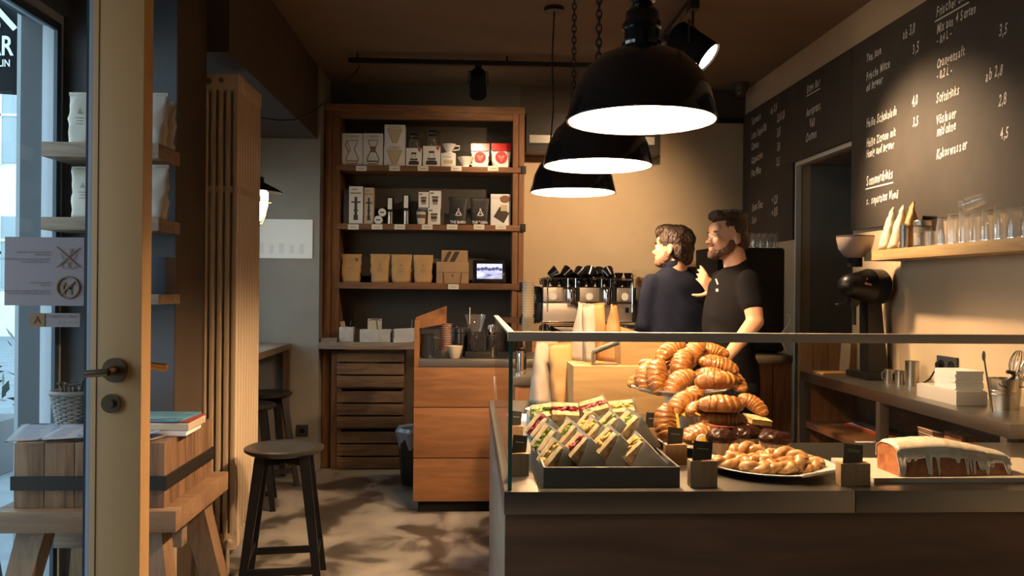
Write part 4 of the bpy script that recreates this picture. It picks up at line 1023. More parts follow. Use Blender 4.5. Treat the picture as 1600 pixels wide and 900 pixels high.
t = lathed('paper_filter', 'clear glass cone brewer standing behind the smoky jug', 'dripper', 743, 5.58, CZ, [(0, 0), (.055, 0), (.030, .12), (.072, .27), (.070, .27), (.027, .12), (.05, .004), (0, .004)], JUGG, 'cone'); t.name = 'glass_brewer'
t = lathed('espresso_tamper', 'black jar with a shining steel top near the glass screen', 'jar', 769, 5.48, CZ + .0, [(0, 0), (.036, 0), (.040, .01), (.040, .135), (.032, .14), (0, .14)], DG, 'jar'); t.name = 'storage_jar'
MB().lathe([(0, .14), (.030, .14), (.034, .17), (.026, .205), (0, .21)], n=24).build('steel_top', CHROME, t)
ORD = ['first', 'second', 'third', 'fourth', 'fifth', 'sixth', 'seventh', 'eighth', 'ninth', 'tenth', 'eleventh', 'twelfth']
# ---------------------------------------------------------------- espresso bar against the far wall
EY = 5.95
EZ = at(900, 511, y=EY).z
t = thing('machine_counter', 'wooden counter carrying the espresso machine by the beige wall', 'counter', (.44, EY - .08, 0))
MB().box(0, 1.12, 0, .75, EZ - .04, EZ, b=.004).build('steel_top', STEEL, t)
MB().box(0, 1.12, .01, .74, 0, EZ - .04, b=.002).build('body', PLANK('x'), t)
def machine():
    a = at(849, 448, y=EY); b = at(989, 448, y=EY); W = b.x - a.x; k = EY / F
    t = thing('espresso_machine', 'polished steel three-group espresso machine seen from its back', 'espresso machine', ((a.x + b.x) / 2, EY, EZ))
    ST = mat('mirror_steel', (.78, .72, .63), .38, 1, bump=.02, bscale=30)
    Z = lambda py: (511 - py) * k
    MB().box(-W / 2, W / 2, .02, .50, Z(504), Z(474), b=.006).build('lower_body', ST, t)
    MB().box(-W / 2 - .02, W / 2 + .02, -.02, .54, Z(509), Z(502), b=.006).build('base_tray', CHROME, t)
    for i in (-1, 1):
        for j in (0, 1): MB().cyl((i * W * .44, .05 + j * .4, 0), (i * W * .44, .05 + j * .4, Z(509)), .018).build('foot', CHROME, t)
    MB().box(-W / 2, W / 2, .04, .48, Z(474), Z(449), b=.004).build('upper_body', STEELD, t)
    for x0, x1 in ((-.5, -.285), (-.10, .125), (.32, .5)):
        m = MB().box(x0 * W, x1 * W, .0, .04, Z(471), Z(449), b=.005); p = m.build('back_panel', ST, t)
        cx = (x0 + x1) / 2 * W - W * .0
        MB().cyl((cx, 0, Z(463)), (cx, -.010, Z(463)), .027, n=32).build('emblem', mat('bright_emblem', (.90, .86, .76), .5), p)
    for x in (-.19, .215):
        MB().lathe([(0, Z(476)), (.030, Z(476)), (.036, Z(470)), (.036, Z(452)), (.03, Z(449)), (0, Z(448))], (x * W, .0, 0), n=28).build('group_head', CHROME, t)
        MB().lathe([(0, Z(480)), (.022, Z(480)), (.022, Z(474)), (0, Z(474))], (x * W + .05, 0, 0), n=20).cyl((x * W + .05, 0, Z(470)), (x * W + .05, .0, Z(443)), .012).ell((x * W + .05, 0, Z(443)), (.020, .02, .022)).build('lever', BLACKP, t)
    for x in (-.455, .49):
        MB().tube([(x * W, -.01, Z(432)), (x * W, -.018, Z(440)), (x * W, -.014, Z(487))], .0055, 8).build('steam_wand', CHROME, t)
    zr = Z(434.5)
    m = MB().tube([(-W / 2, 0, zr), (W / 2, 0, zr), (W / 2, .46, zr), (-W / 2, .46, zr)], .0045, 8, True)
    for x in (-.5, -.225, -.14, .15, .25, .5):
        m.cyl((x * W, 0, Z(449)), (x * W, 0, zr), .005, n=8)
    m.build('cup_rail', CHROME, t)
    MB().box(-W / 2, W / 2, 0, .48, Z(449), Z(447.5)).build('cup_tray', CHROME, t)
    MB().box(.42 * W, .455 * W, -.004, .02, Z(488), Z(480)).build('switch', BLACKP, t)
    # demitasses and saucers resting on top
    base = None; rnd = random.Random(3); zt = EZ + Z(447.5) + .0005
    n = 0
    for r, (y0, cnt) in enumerate(((.06, 10), (.15, 10))):
        for q in range(cnt):
            px = -W * .46 + W * .92 * q / (cnt - 1)
            for lv in range(2):
                if lv and not (r == 0 and q in (8, 9)): continue
                nm = ['near', 'far'][r]; lab = 'black espresso cup, %s in the %s row on the machine top%s' % (['first', 'second', 'third', 'fourth', 'fifth', 'sixth', 'seventh', 'eighth', 'ninth', 'tenth'][q], nm, ', stacked above another' if lv else '')
                L = (t.location.x + px, EY + y0, zt + lv * .052)
                if base is None:
                    base = thing('espresso_cup', lab, 'cup', L, 0, 'black cups on the espresso machine')
                    MB().lathe([(0, 0), (.018, 0), (.031, .050), (.028, .050), (.016, .005), (0, .005)], n=20).build('bowl', BLACK, base)
                    MB().tube([(.026, 0, .042), (.045, 0, .038), (.04, 0, .018), (.023, 0, .015)], .004, 6).build('handle', BLACK, base)
                    c = base
                else: c = dup(base, lab, L)
                c.rotation_euler = (rnd.uniform(-.0, .0) if not lv else 0, 0, rnd.uniform(0, 6))
                n += 1
    base2 = None
    for q, (px, tl) in enumerate(((-.42, 1.0), (-.27, .9), (-.12, 1.05), (.02, .9), (.15, 1.1), (.28, .95))):
        lab = 'large black cup tipped on its side over the small cups, %s from the wand end' % ORD[q]
        L = (t.location.x + px * W, EY + .10, zt + .072)
        if base2 is None:
            base2 = thing('coffee_cup', lab, 'cup', L, (0, tl, 0), 'large black cups on the espresso machine'); base2.scale = (1.2,) * 3
            MB().lathe([(0, 0), (.025, 0), (.044, .058), (.040, .058), (.022, .006), (0, .006)], n=24).build('bowl', BLACK, base2)
            MB().tube([(.037, 0, .050), (.062, 0, .046), (.055, 0, .022), (.032, 0, .018)], .0055, 6).build('handle', BLACK, base2)
        else: dup(base2, lab, L, (0, tl, q * .4))
    return t
machine()
def bgrinder():
    t = thing('bean_grinder', 'black bean grinder with clear hopper of brown beans beside the espresso machine', 'grinder', (at(1012, 500, y=EY).x, EY + .12, EZ)); k = 6.05 / F
    MB().box(-.075, .085, -.10, .16, 0, 40 * k, b=.012).build('body', BLACKP, t)
    MB().box(-.085, .09, -.11, .16, 42 * k, 62 * k, b=.006).build('steel_collar', STEEL, t)
    MB().box(-.075, .08, -.08, .14, 40 * k, 42 * k).build('neck', STEELD, t)
    MB().hull([(x, y, z_) for x, y, z_ in [(-.06, -.06, 62 * k), (.06, -.06, 62 * k), (.06, .06, 62 * k), (-.06, .06, 62 * k), (-.085, -.085, 90 * k), (.085, -.085, 90 * k), (.085, .085, 90 * k), (-.085, .085, 90 * k)]]).build('hopper', GLASS, t)
    rnd = random.Random(1); m = MB()
    for i in range(130): m.ell((rnd.uniform(-.065, .065), rnd.uniform(-.068, -.03), 63 * k + rnd.random() * 15 * k), (.008, .006, .006), (rnd.random() * 3, rnd.random() * 3, 0), 8, 5)
    m.box(-.058, .058, -.055, .058, 62 * k, 76 * k)
    q = m.build('coffee_beans', mat('roasted_bean', (.20, .085, .035), .4), t); q['kind'] = 'stuff'
    MB().box(-.055, .02, -.1015, -.100, 12 * k, 34 * k).build('display', mat('blue_display', (.02, .03, .08), .2, em=(.15, .3, 1), ems=.35), t)
bgrinder()
# dark round kettle and paper cups at the machine's other end
t = thing('water_boiler', 'rounded black boiler between the paper cups and the espresso machine', 'boiler', (at(836, 500, y=6.05).x, 6.14, EZ)); k = 6.05 / F
MB().lathe([(0, 0), (.062, 0), (.070, .02), (.070, 40 * k), (.055, 55 * k), (.045, 62 * k), (0, 64 * k)], n=32).build('body', BLACK, t)
MB().tube([(-.02, -.07, 62 * k), (-.03, -.095, 70 * k), (.0, -.1, 50 * k), (.0, -.09, 42 * k)], .006, 8).build('spout', CHROME, t)
cups('yellow-lit paper cup in the tall stack beside the shelf unit', 825, 5.97, EZ, 13, .042, .019, 'paper cups in the tall stack', mat('cream_paper_cup', (.62, .50, .32), .55), mat('cream_paper_rim', (.66, .56, .38), .5), .10)

# kraft bags, wooden boxes and bits on the worktop behind the display
DZ = .88
WB = wood('waxed_pine_box', (.34, .19, .075), (.62, .40, .17), 'x', rough=.5, sc=2)
def wbox(label, px0, px1, pyt, y, zb, depth, pyb=None):
    a = at(px0, pyt, y=y); b = at(px1, pyt, y=y); W = b.x - a.x; H = a.z - zb
    t = thing('wooden_box', label, 'box', ((a.x + b.x) / 2, y, zb)); th = .016
    MB().box(-W / 2, W / 2, 0, th, 0, H, b=.002).build('front_board', WB, t)
    MB().box(-W / 2, W / 2, depth - th, depth, 0, H, b=.002).box(-W / 2, -W / 2 + th, th, depth - th, 0, H).box(W / 2 - th, W / 2, th, depth - th, 0, H).build('side_board', WB, t)
    MB().box(-W / 2 + th, W / 2 - th, th, depth - th, H - th, H).build('lid', WB, t)
    return t, W, H
t1, W1, H1 = wbox('low waxed pine box behind the sandwiches, under the smaller box', 896, 1075, 572, 3.56, DZ, .36)
t2, W2, H2 = wbox('smaller waxed pine box stacked on the long one behind the croissants', 970, 1062, 532, 3.62, DZ + H1 + .0005, .22)
t = thing('wooden_tray', 'small open wooden tray tipped up behind the glass rail', 'tray', (at(972, 510, y=3.95).x, 3.95, at(972, 516, y=3.95).z - .11), (0, R(16), 0))
MB().box(-.07, .09, -.06, .06, .0, .01).box(-.07, .09, -.06, -.052, .01, .12).box(-.07, .09, .052, .06, .01, .12).box(-.07, -.062, -.052, .052, .01, .12).build('body', WB, t)
hb = MB()
q = at(925, 569, y=3.64); e = at(925, 549, y=3.64); g = at(966, 534, y=3.62)
t = thing('bracket_handle', 'steel bracket with a dark green grip standing on the long pine box', 'handle tool', (q.x, 3.62, DZ + H1 + .0005))
MB().box(-.006, .11, -.02, .02, 0, .006, b=.001).box(-.006, .006, -.012, .012, .006, .055, b=.001).build('bracket', STEEL, t)
MB().tube([(0, 0, .055), (g.x - q.x, 0, .055 + (g.z - e.z))], .012, 12).build('grip', mat('dark_green_grip', (.04, .05, .04), .5), t)
def obag(label, px, pyt, y, zb, w_, m, lean=0, rz=0, seed=1, group='paper bags on the worktop'):
    H = at(px, pyt, y=y).z - zb
    t = thing('paper_bag', label, 'bag', (at(px, pyt, y=y).x, y, zb), (0, lean, rz), group)
    bag_mesh(w_, H, .10, 'pouch', m, t, seed=seed)
    MB().box(-w_ * .49, w_ * .49, -.004, .004, H * .955, H + .001).build('folded_top', m, t)
    return t
BAGW = mat('pale_grey_paper', (.42, .35, .28), .75, bump=.7, bscale=14, var=.1)
obag('tall pale paper bag leaning over the white plate behind the side glass', 846, 532, 3.86, DZ, .12, BAGW, R(6), .5, 21)
obag('kraft paper bag with a pinched top beside the tall pale one', 880, 536, 3.82, DZ, .115, KR2, R(-3), .2, 22)
zt = DZ + H1
obag('pale curved paper bag rising above the glass rail in front of the machine', 908, 473, 3.84, zt, .085, BAGW, R(3), 1.1, 23)
obag('white-grey paper bag beside the curved one on the pine box', 920, 476, 3.80, zt, .062, mat('white_grey_paper', (.33, .28, .22), .7, bump=.5, bscale=14), 0, .2, 24)
obag('golden paper bag beside the tipped tray on the pine box', 940, 474, 3.86, zt, .070, mat('deep_kraft', (.36, .19, .07), .65, bump=.6, bscale=22, var=.2), R(-5), .3, 25)
obag('golden paper bag standing nearest the tipped wooden tray', 956, 476, 3.80, zt, .062, mat('deep_kraft'), R(6), 1.0, 26)
t = thing('enamel_plate', 'white enamel plate with a navy rim behind the wrapped rolls', 'plate', (at(848, 636, z=.89).x, 3.62, DZ))
MB().lathe([(0, .003), (.07, .003), (.088, .012), (.087, .014), (.069, .006), (0, .006)], n=40).build('dish', CERAMIC, t)
MB().tube([(.0875 * math.cos(2 * PI * i / 40), .0875 * math.sin(2 * PI * i / 40), .0135) for i in range(40)], .0022, 6, True).build('rim', mat('navy_enamel', (.02, .03, .08), .3), t)
q = at(812, 640, y=3.55); o = MB().obox((0, 0, .004), (.10, .18, .008), (0, 0, .1)).build('paper_stack', PAPER, loc=(q.x, 3.42, DZ)); tag(o, 'flat stack of white paper sheets in the corner by the side glass', 'paper')
t = thing('steel_canister', 'tall ribbed steel canister on the side shelf seen through the side glass', 'canister', (at(814, 583, y=4.35).x, 4.35, at(814, 584, y=4.35).z))
k = 4.35 / F
MB().lathe([(0, 0), (.028, 0)] + [(.030 - (.0022 if i % 2 else 0), .006 + i * .011) for i in range(10)] + [(.03, 36 * k), (.02, 40 * k), (0, 41 * k)], n=32).build('body', CHROME, t)
z_ = t.location.z
t = thing('side_cabinet', 'low steel-topped cabinet behind the display, under the ribbed canister', 'cabinet', (at(808, 590, y=4.2).x - .02, 4.2, 0))
MB().box(0, .30, 0, .45, z_ - .045, z_, b=.003).build('steel_top', STEEL, t)
MB().box(.01, .29, .01, .44, 0, z_ - .045, b=.002).build('body', PLANK('z'), t)
# back cabinet, fridge, glasses
q0, q1 = at(1118, 553, y=4.98), at(1239, 553, y=4.98)
t = thing('back_cabinet', 'plank cabinet with steel top under the black fridge', 'cabinet', (q0.x, 4.98, 0)); W = q1.x - q0.x; BZ = q0.z - .005
MB().box(0, W, 0, .62, BZ - .05, BZ, b=.003).build('steel_top', STEEL, t)
n_ = 4
for i in range(n_): MB().box(W * i / n_ + .002, W * (i + 1) / n_ - .002, .01, .03, .08, BZ - .05, b=.003).build('plank', PLANK('z'), t)
MB().box(.01, W - .01, .03, .60, 0, BZ - .05).build('carcass', DARKW('z'), t)
q0, q1 = at(1120, 387, y=5.1), at(1227, 387, y=5.1)
t = thing('fridge', 'upright matt black fridge on the back cabinet with glasses on top', 'fridge', (q0.x, 5.1, BZ)); W = q1.x - q0.x; H = q1.z - BZ; FZ = q1.z
MB().box(0, W, .03, .48, 0.01, H, b=.004).build('body', BLACKM, t)
MB().box(.004, W - .004, 0, .028, .02, H - .01, b=.004).build('door', mat('black_fridge_front', (.008, .008, .008), .3), t)
MB().box(.02, .032, -.03, -.018, H * .3, H * .7).cyl((.026, 0, H * .32), (.026, -.02, H * .32), .004).cyl((.026, 0, H * .68), (.026, -.02, H * .68), .004).build('handle', STEELD, t)
MB().box(.02, W - .02, .05, .46, 0, .01).build('foot', BLACKM, t)
def glass_obj(label, loc, r=.035, h=.13, group=None, ribs=8, flip=True):
    t = thing('drinking_glass', label, 'glass', loc, 0, group)
    pr = [(0, 0), (r * .96, 0), (r, h * .3), (r * .93, h * .66), (r * .78, h), (0, h), (0, h - .010), (r * .72, h - .010), (r * .88, h * .64), (r * .94, h * .3), (r * .9, .002)] if flip else [(0, 0), (r * .8, 0), (r, h), (r * .94, h), (r * .74, .010), (0, .010)]
    MB().lathe(pr, n=36, ripple=(ribs, .02)).build('tumbler', GLASSB, t)
    MB().lathe([(r * .90, 0), (r * 1.0, 0), (r * 1.0, .004), (r * .90, .004)] if flip else [(r * .94, h - .002), (r * 1.01, h - .002), (r * 1.01, h + .002), (r * .94, h + .002)], n=36).build('rim', mat('glass_edge', (.75, .72, .66), .08, .6), t)
    return t
GLASSB = glassmat('white_hazed_glass', (.97, .97, .96), .03, .16, .10)  # white haze mixed in to imitate the sparkle of spotlit glass
g0 = None
for r in range(2):
    for i in range(5):
        x = at(1170 + i * 10.5, 380, y=5.16).x; y = 5.17 + r * .09
        lab = 'upturned ribbed glass on the black fridge, %s of the %s row' % (ORD[i], ['front', 'rear'][r])
        if g0 is None: g0 = glass_obj(lab, (x, y, FZ + .0005), .023, .095, 'glasses on the fridge')
        else: dup(g0, lab, (x + r * .02, y, FZ + .0005), i)
t = thing('dark_cabinet', 'dark cabinet with a honey wooden top between the two men', 'cabinet', (at(1073, 410, y=6.15).x, 6.15, 0))
zt = at(1100, 407, y=6.15).z; zb = at(1100, 417, y=6.15).z; W = at(1150, 410, y=6.15).x - t.location.x
MB().box(0, W, 0, .45, zb, zt, b=.006).build('top', PALEW('x'), t)
MB().box(.02, W - .02, .03, .43, 0, zb, b=.002).build('body', mat('dark_brown_cabinet', (.025, .018, .013), .5), t)
# white cable loop by the fridge
m = MB(); pts = [at(x, y, y=4.96) for x, y in ((1222, 520), (1232, 508), (1235, 497), (1229, 490))]
m.tube([(p.x, p.y, p.z) for p in pts], .006, 8)
m.tube([tuple(at(x, y, y=4.955)) for x, y in ((1222, 535), (1228, 548), (1236, 556), (1237, 540), (1233, 525))], .006, 8)
tag(m.build('cable', mat('white_cable', (.62, .56, .47), .4)), 'pale looped cable hanging at the fridge corner', 'cable')

# ---------------------------------------------------------------- counter along the right wall
KZ = .945
KX = at(1600, 668, z=KZ).x
print('KX', KX, at(1255, 585, z=KZ))
t = thing('side_counter', 'long narrow steel counter on the menu wall behind the display', 'counter', (KX, 2.905, 0)); L_ = 1.915
MB().box(0, XR - KX - .001, 0, L_, KZ - .055, KZ, b=.004).build('steel_top', STEEL, t)
MB().box(.02, XR - KX - .001, .02, L_ - .02, .62, .655, b=.003).build('lower_shelf', SHELFW('y'), t)
MB().box(.10, XR - KX - .001, .02, L_ - .02, .0, .03).build('plinth', BLACKM, t)
for y in (.02, L_ / 2, L_ - .043): MB().box(.0, .045, y - .0, y + .04, 0, KZ - .055, b=.002).build('leg', mat('dark_leg_steel', (.12, .10, .085), .45, .7), t)
MB().box(.05, XR - KX - .001, L_ - .03, L_ - .01, .03, .62).box(.05, XR - KX - .001, L_ - .03, L_ - .01, .655, KZ - .055).build('end_panel', PLANK('z'), t)
MB().box(XR - KX - .03, XR - KX - .006, .02, L_ - .04, .03, .62).box(XR - KX - .03, XR - KX - .006, .02, L_ - .04, .655, KZ - .055).build('back_panel', DARKW('y'), t)
# plank end board above the counter's far end
t = thing('plank_screen', 'low screen of vertical wooden planks closing the counter end by the recess', 'screen', (KX, 4.84, 0)); zt = at(1300, 533, y=4.84).z
n_ = 4; W = XR - KX - .004
for i in range(n_): MB().box(W * i / n_ + .001, W * (i + 1) / n_ - .001, 0, .022, 0, zt, b=.004).build('plank', wood('warm_screen_plank', (.17, .08, .03), (.36, .19, .08), 'z'), t)
q = at(1328, 597, y=4.70)
t = thing('card_strip', 'pale slanted card strip leaning on the plank screen', 'card', (at(1318, 598, y=4.72).x, 4.72, KZ + .0), (R(-14), R(10), 0))
MB().box(-.025, .03, -.003, .003, 0, .20).build('strip', mat('pale_grey_card', (.42, .38, .32), .6), t); MB().box(-.02, .025, -.006, -.003, .18, .20).build('clip', STEELD, t)
def ek():
    y = 4.42; k = y / F; q = at(1368, 600, y=y)
    t = thing('shop_grinder', 'large matt black shop coffee grinder with funnel hopper beside the recess', 'grinder', (q.x - .0, y, KZ))
    px = lambda a: (a - 1368) * k
    Z = lambda b: (602 - b) * k
    MB().obox((.0, .03, .018), (.19, .26, .036), b=.012).build('base', BLACKP, t)
    MB().hull([(px(1352) + a * .0, .0 + b, .036) for a, b in ((0, -.03), (0, .07))] + [(px(1384), b, .036) for b in (-.03, .07)] + [(px(1350), b, Z(478)) for b in (-.03, .07)] + [(px(1372), b, Z(478)) for b in (-.03, .07)]).build('column', BLACKP, t)
    c = Vector((px(1366), .01, Z(455))); d = Vector((-1, -.32, .03)).normalized()
    m = MB().cyl(c - d * .035, c + d * .05, 28 * k, n=48).cyl(c + d * .05, c + d * .17, 27.5 * k, 18 * k, n=48).ell(c + d * .17, 18 * k)
    m.cyl(c - d * .045, c - d * .035, 24 * k, 27 * k, n=48)
    m.build('motor_body', BLACKP, t)
    MB().tube([c - d * .035 + (d.cross(Vector((0, 0, 1))).normalized() * math.cos(a) + Vector((0, 0, 1)) * math.sin(a)) * 27.6 * k for a in [2 * PI * i / 48 for i in range(48)]], .0025, 6, True).build('face_ring', STEELD, t)
    MB().hull([(px(1322), -.03, Z(466)), (px(1345), -.03, Z(466)), (px(1345), .03, Z(466)), (px(1322), .03, Z(466)), (px(1323), -.02, Z(487)), (px(1335), -.02, Z(487)), (px(1335), .02, Z(487)), (px(1323), .02, Z(487))]).cyl((px(1329), -.02, Z(487)), (px(1329), -.02, Z(516)), .012).build('spout', BLACKP, t)
    MB().tube([(px(1322), -.03, Z(477)), (px(1306), -.07, Z(482)), (px(1293), -.09, Z(484))], .0055, 8).ell((px(1293), -.09, Z(484)), (.012, .01, .008)).build('lever', IRON, t)
    MB().lathe([(0, Z(424)), (.038, Z(424)), (.038, Z(410)), (0, Z(410))], (px(1327), -.04, 0)).build('throat', BLACKM, t)
    r = 28 * k
    MB().lathe([(.034, Z(410)), (r * .60, Z(407)), (r * .88, Z(396)), (r, Z(380)), (r * 1.0, Z(377)), (r * .97, Z(377)), (r * .84, Z(395)), (r * .56, Z(405)), (.03, Z(408))], (px(1327), -.04, 0), n=48).build('hopper', mat('smoky_rose_plastic', (.36, .27, .215), .35, coat=.3), t)
    MB().lathe([(0, Z(376.8)), (r * 1.02, Z(376.8)), (r * 1.02, Z(375)), (0, Z(374.5))], (px(1327), -.04, 0), n=48).build('hopper_lid', mat('brown_lid', (.09, .045, .03), .4), t)
    f = c + d * .10 + Vector((0, -1, 0)) * 25 * k * .98
    e = d.cross(Vector((0, 0, 1))).normalized()
    p = c + d * .11; rr = 24.5 * k
    s = -1 if e.y > 0 else 1
    def sp(u, a): # a point on the tapered barrel, angle a above its side
        rad = (27.5 + (18 - 27.5) * ((u - .05) / .12)) * k + .0012
        return c + d * u + (e * s * math.cos(a) + Vector((0, 0, 1)) * math.sin(a)) * rad
    MB().prism([sp(.135, .10), sp(.095, .02), sp(.112, .62)], e * s * .001).build('logo', mat('coral_white_print', (.85, .32, .22), .5), t)
    return t
ek()
o = MB().box(-.09, .05, -.07, .07, 0, .014, b=.003).build('board', PALEW('x')); o.name = 'serving_board'; o.location = (at(1383, 602, z=KZ).x - .02, 4.66, KZ); tag(o, 'small honey wooden board on the counter behind the grinder foot', 'board')
def cyl_jug(label, px, pyb, pyt, wpx, handle=True):
    q = at(px, pyb, z=KZ); y = q.y; r = wpx / 2 * y / F; H = at(px, pyt, y=y).z - KZ
    t = thing('milk_can', label, 'can', (q.x, y, KZ), 0, 'steel cans on the side counter')
    MB().lathe([(0, 0), (r, 0), (r, H - .004), (r * 1.05, H), (r * .97, H), (r * .95, .005), (0, .005)], n=36).build('body', CANS, t)
    if handle: MB().tube([(-r, 0, H * .85), (-r * 1.7, 0, H * .8), (-r * 1.7, 0, H * .35), (-r, 0, H * .25)], .004, 6).build('handle', STEEL, t)
cyl_jug('short steel milk can with handle nearest the black grinder', 1388, 599, 577, 12)
cyl_jug('short steel can in the middle of the three steel cans', 1406, 601, 579, 15, False)
cyl_jug('tall straight steel can, the biggest of the three cans', 1425, 603, 564, 21, False)
a, b = at(1467, 553, x=XR), at(1498, 591, x=XR)
t = thing('wall_socket', 'double dark socket plate with a plugged cable above the steel counter', 'socket', (XR, (a.y + b.y) / 2, (a.z + b.z) / 2))
W, H = (a.y - b.y) / 2, .045
MB().box(-.012, 0, -W, W, -H, H, b=.003).build('plate', mat('dark_grey_plastic'), t)
for y in (-W / 2, W / 2): MB().lathe([(0, 0), (.026, 0), (.026, .003), (.022, .003), (.020, .001), (0, .001)], (-.012, y, 0), rot=(0, -PI / 2, 0)).build('outlet', BLACKM, t)
m = MB().cyl((-.014, W / 2, 0), (-.035, W / 2, 0), .016)
m.tube([(-.035, W / 2, 0), (-.045, W / 2 + .0, -.03), (-.05, W / 2 + .03, -.07), (-.05, W / 2 + .12, KZ - t.location.z + .006), (-.05, W / 2 + .32, KZ - t.location.z + .006)], .004, 8)
m.build('plug', BLACKM, t)
a = at(1422, 486, x=XR); b = at(1451, 511, x=XR)
o = MB().box(-.003, 0, b.y, a.y, b.z, a.z).build('card', mat('pale_grey_card')); o.name = 'wall_card'; tag(o, 'small pale card fixed to the wall under the bottle-glass shelf', 'card'); o['label'] = 'small pale notice card fixed to the wall between grinder and socket'
c1 = at(1494, 634, z=KZ); c2 = at(1447, 619, z=KZ); print('napbox', c1, c2)
t = thing('napkin_box', 'long low grey box on the side counter with white napkins on top', 'box', (c1.x, c1.y, KZ)); H = at(1494, 612, y=c1.y).z - KZ
D = min(.42, c2.y - c1.y); W = .135
MB().box(0, W, 0, D, 0, H, b=.003).build('body', mat('grey_white_card', (.42, .39, .34), .55), t)
MB().box(.006, W - .006, .006, D - .006, H, H + .003).build('lid', mat('grey_white_card'), t)
nz = KZ + H + .0035
t = thing('napkin_stack', 'square stack of white napkins on the low grey box', 'napkins', (c1.x + .068, c1.y + .10, nz)); HN = at(1520, 579, y=c1.y + .05).z - nz
m = MB(); rnd = random.Random(9); n_ = 13
for i in range(n_): m.obox((rnd.uniform(-.002, .002), rnd.uniform(-.002, .002), HN * (i + .5) / n_), (.12, .16, HN / n_ * .86), (0, 0, rnd.uniform(-.03, .03)))
m.build('napkin', mat('white_napkin'), t)
q = at(1577, 641, z=KZ); print('bucket', q)
t = thing('steel_bucket', 'small ribbed steel bucket of cutlery at the near end of the side counter', 'bucket', (q.x, q.y + .03, KZ)); k = q.y / F; r = 26 * k; H = 50 * k
MB().lathe([(0, 0), (r * .80, 0), (r * .84, H * .3), (r * .90, H * .5), (r * .87, H * .52), (r * .92, H * .62), (r * .89, H * .64), (r * .98, H * .96), (r * 1.03, H), (r * .96, H), (r * .78, .005), (0, .005)], n=48).build('pail', CANS, t)
MB().tube([(r * math.cos(a), r * math.sin(a) * .2 - r, H * .9 - .02 * abs(math.sin(a))) for a in [PI * i / 12 for i in range(13)]], .002, 5).build('bail', IRON, t)
def utensil(nm, label, dx, dy, ang, L, kind, m):
    t_ = thing(nm, label, 'cutlery', (t.location.x + dx, t.location.y + dy, KZ + .012), ang, 'utensils in the steel bucket')
    MB().tube([(0, 0, 0), (0, 0, L * .75)], .0045, 8).build('handle', m, t_)
    if kind == 'spoon': MB().ell((0, 0, L * .87), (.016, .005, .03), n=16, m=10).build('bowl', m, t_)
    elif kind == 'whisk':
        q_ = MB()
        for i in range(7):
            a = PI * i / 7; q_.tube([(.028 * math.sin(u) * math.cos(a), .028 * math.sin(u) * math.sin(a), L * .72 + .11 * (1 - math.cos(u)) / 2) for u in [2 * PI * j / 20 for j in range(20)]], .0014, 5, True)
        q_.build('wires', m, t_)
    else: MB().tube([(0, 0, L * .72), (.022, 0, L * .86), (.02, 0, L), (-.01, 0, L * 1.02)], .008, 8).build('head', m, t_)
utensil('tongs', 'black tongs resting inside the cutlery bucket', -.012, 0, (.25, .05, 0), .145, 'hook', BLACKP)
utensil('whisk', 'wire whisk standing in the cutlery bucket nearest the frame edge', .02, .01, (0, .22, 0), .17, 'whisk', CHROME)
utensil('whisk', 'second wire whisk leaning outward from the cutlery bucket', .01, -.01, (.1, .42, 0), .16, 'whisk', CHROME)
q = at(1551, 636, y=t.location.y - .10); e = at(1537, 556, y=t.location.y - .10)
m = MB().tube([(q.x, q.y, KZ + .004), (e.x * .3 + q.x * .7, q.y, KZ + (e.z - KZ) * .3), tuple(e)], .0035, 8).ell((e.x, e.y, e.z), (.008, .004, .02))
t_ = m.build('long_spoon', STEELD); tag(t_, 'long-handled spoon leaning against the outside of the steel bucket', 'spoon')
# on the lower shelf
LZ = .655
def low(px, py): return at(px, py, z=LZ)
q = low(1300, 655)
t = thing('clipboard', 'red clipboard under a grey one on the lower shelf', 'clipboard', (q.x + .10, 4.48, LZ), .06, 'clipboards on the lower shelf')
MB().box(-.11, .11, -.16, .16, 0, .012, b=.003).build('board', mat('red_plastic', (.55, .06, .03), .35), t)
MB().box(-.10, .10, -.15, .15, .0125, .016).build('sheet', PAPER, t)
t = thing('clipboard', 'dark grey clipboard with silver edge clips lying on the red one', 'clipboard', (q.x + .115, 4.46, LZ + .017), -.03, 'clipboards on the lower shelf')
MB().box(-.11, .11, -.16, .16, 0, .008, b=.003).build('board', mat('dark_grey_plastic'), t)
MB().box(-.10, -.07, -.15, .10, .0085, .013).build('clip', STEEL, t)
q = low(1338, 690)
t = thing('paper_sheets', 'loose white sheets at the front edge of the lower shelf', 'paper', (q.x + .075, 3.98, LZ), .03)
MB().box(-.085, .08, -.14, .14, 0, .004).build('sheet', PAPER, t)
t = thing('sleeve_stack', 'leaning stack of brown card cup sleeves on the lower shelf', 'cup sleeves', (low(1392, 700).x + .05, 3.62, LZ), (0, 0, 0))
for k in range(14): MB().obox((-.002 * k, 0, .006 + k * .0105), (.10, .12, .0055), (0, R(10), 0)).build('sleeve', mat('brown_sleeve_%d' % (k % 2), ((.22, .11, .06), (.40, .27, .17))[k % 2], .7), t)
t = lathed('black_bowl', 'black bowl on the lower shelf behind the brown sleeves', 'bowl', 1400, 3.95, LZ, [(0, 0), (.04, 0), (.06, .07), (.056, .07), (.035, .006), (0, .006)], BLACKM, 'dish')
t.location.x = KX + .20
t = thing('wooden_block', 'upright orange wooden boards standing on the lower shelf behind the cake', 'board', (KX + .12, 3.45, LZ), 0)
for k in range(3): MB().box(k * .028, k * .028 + .02, -.05, .08, 0, .16, b=.006).build('board', PLANK('z'), t)

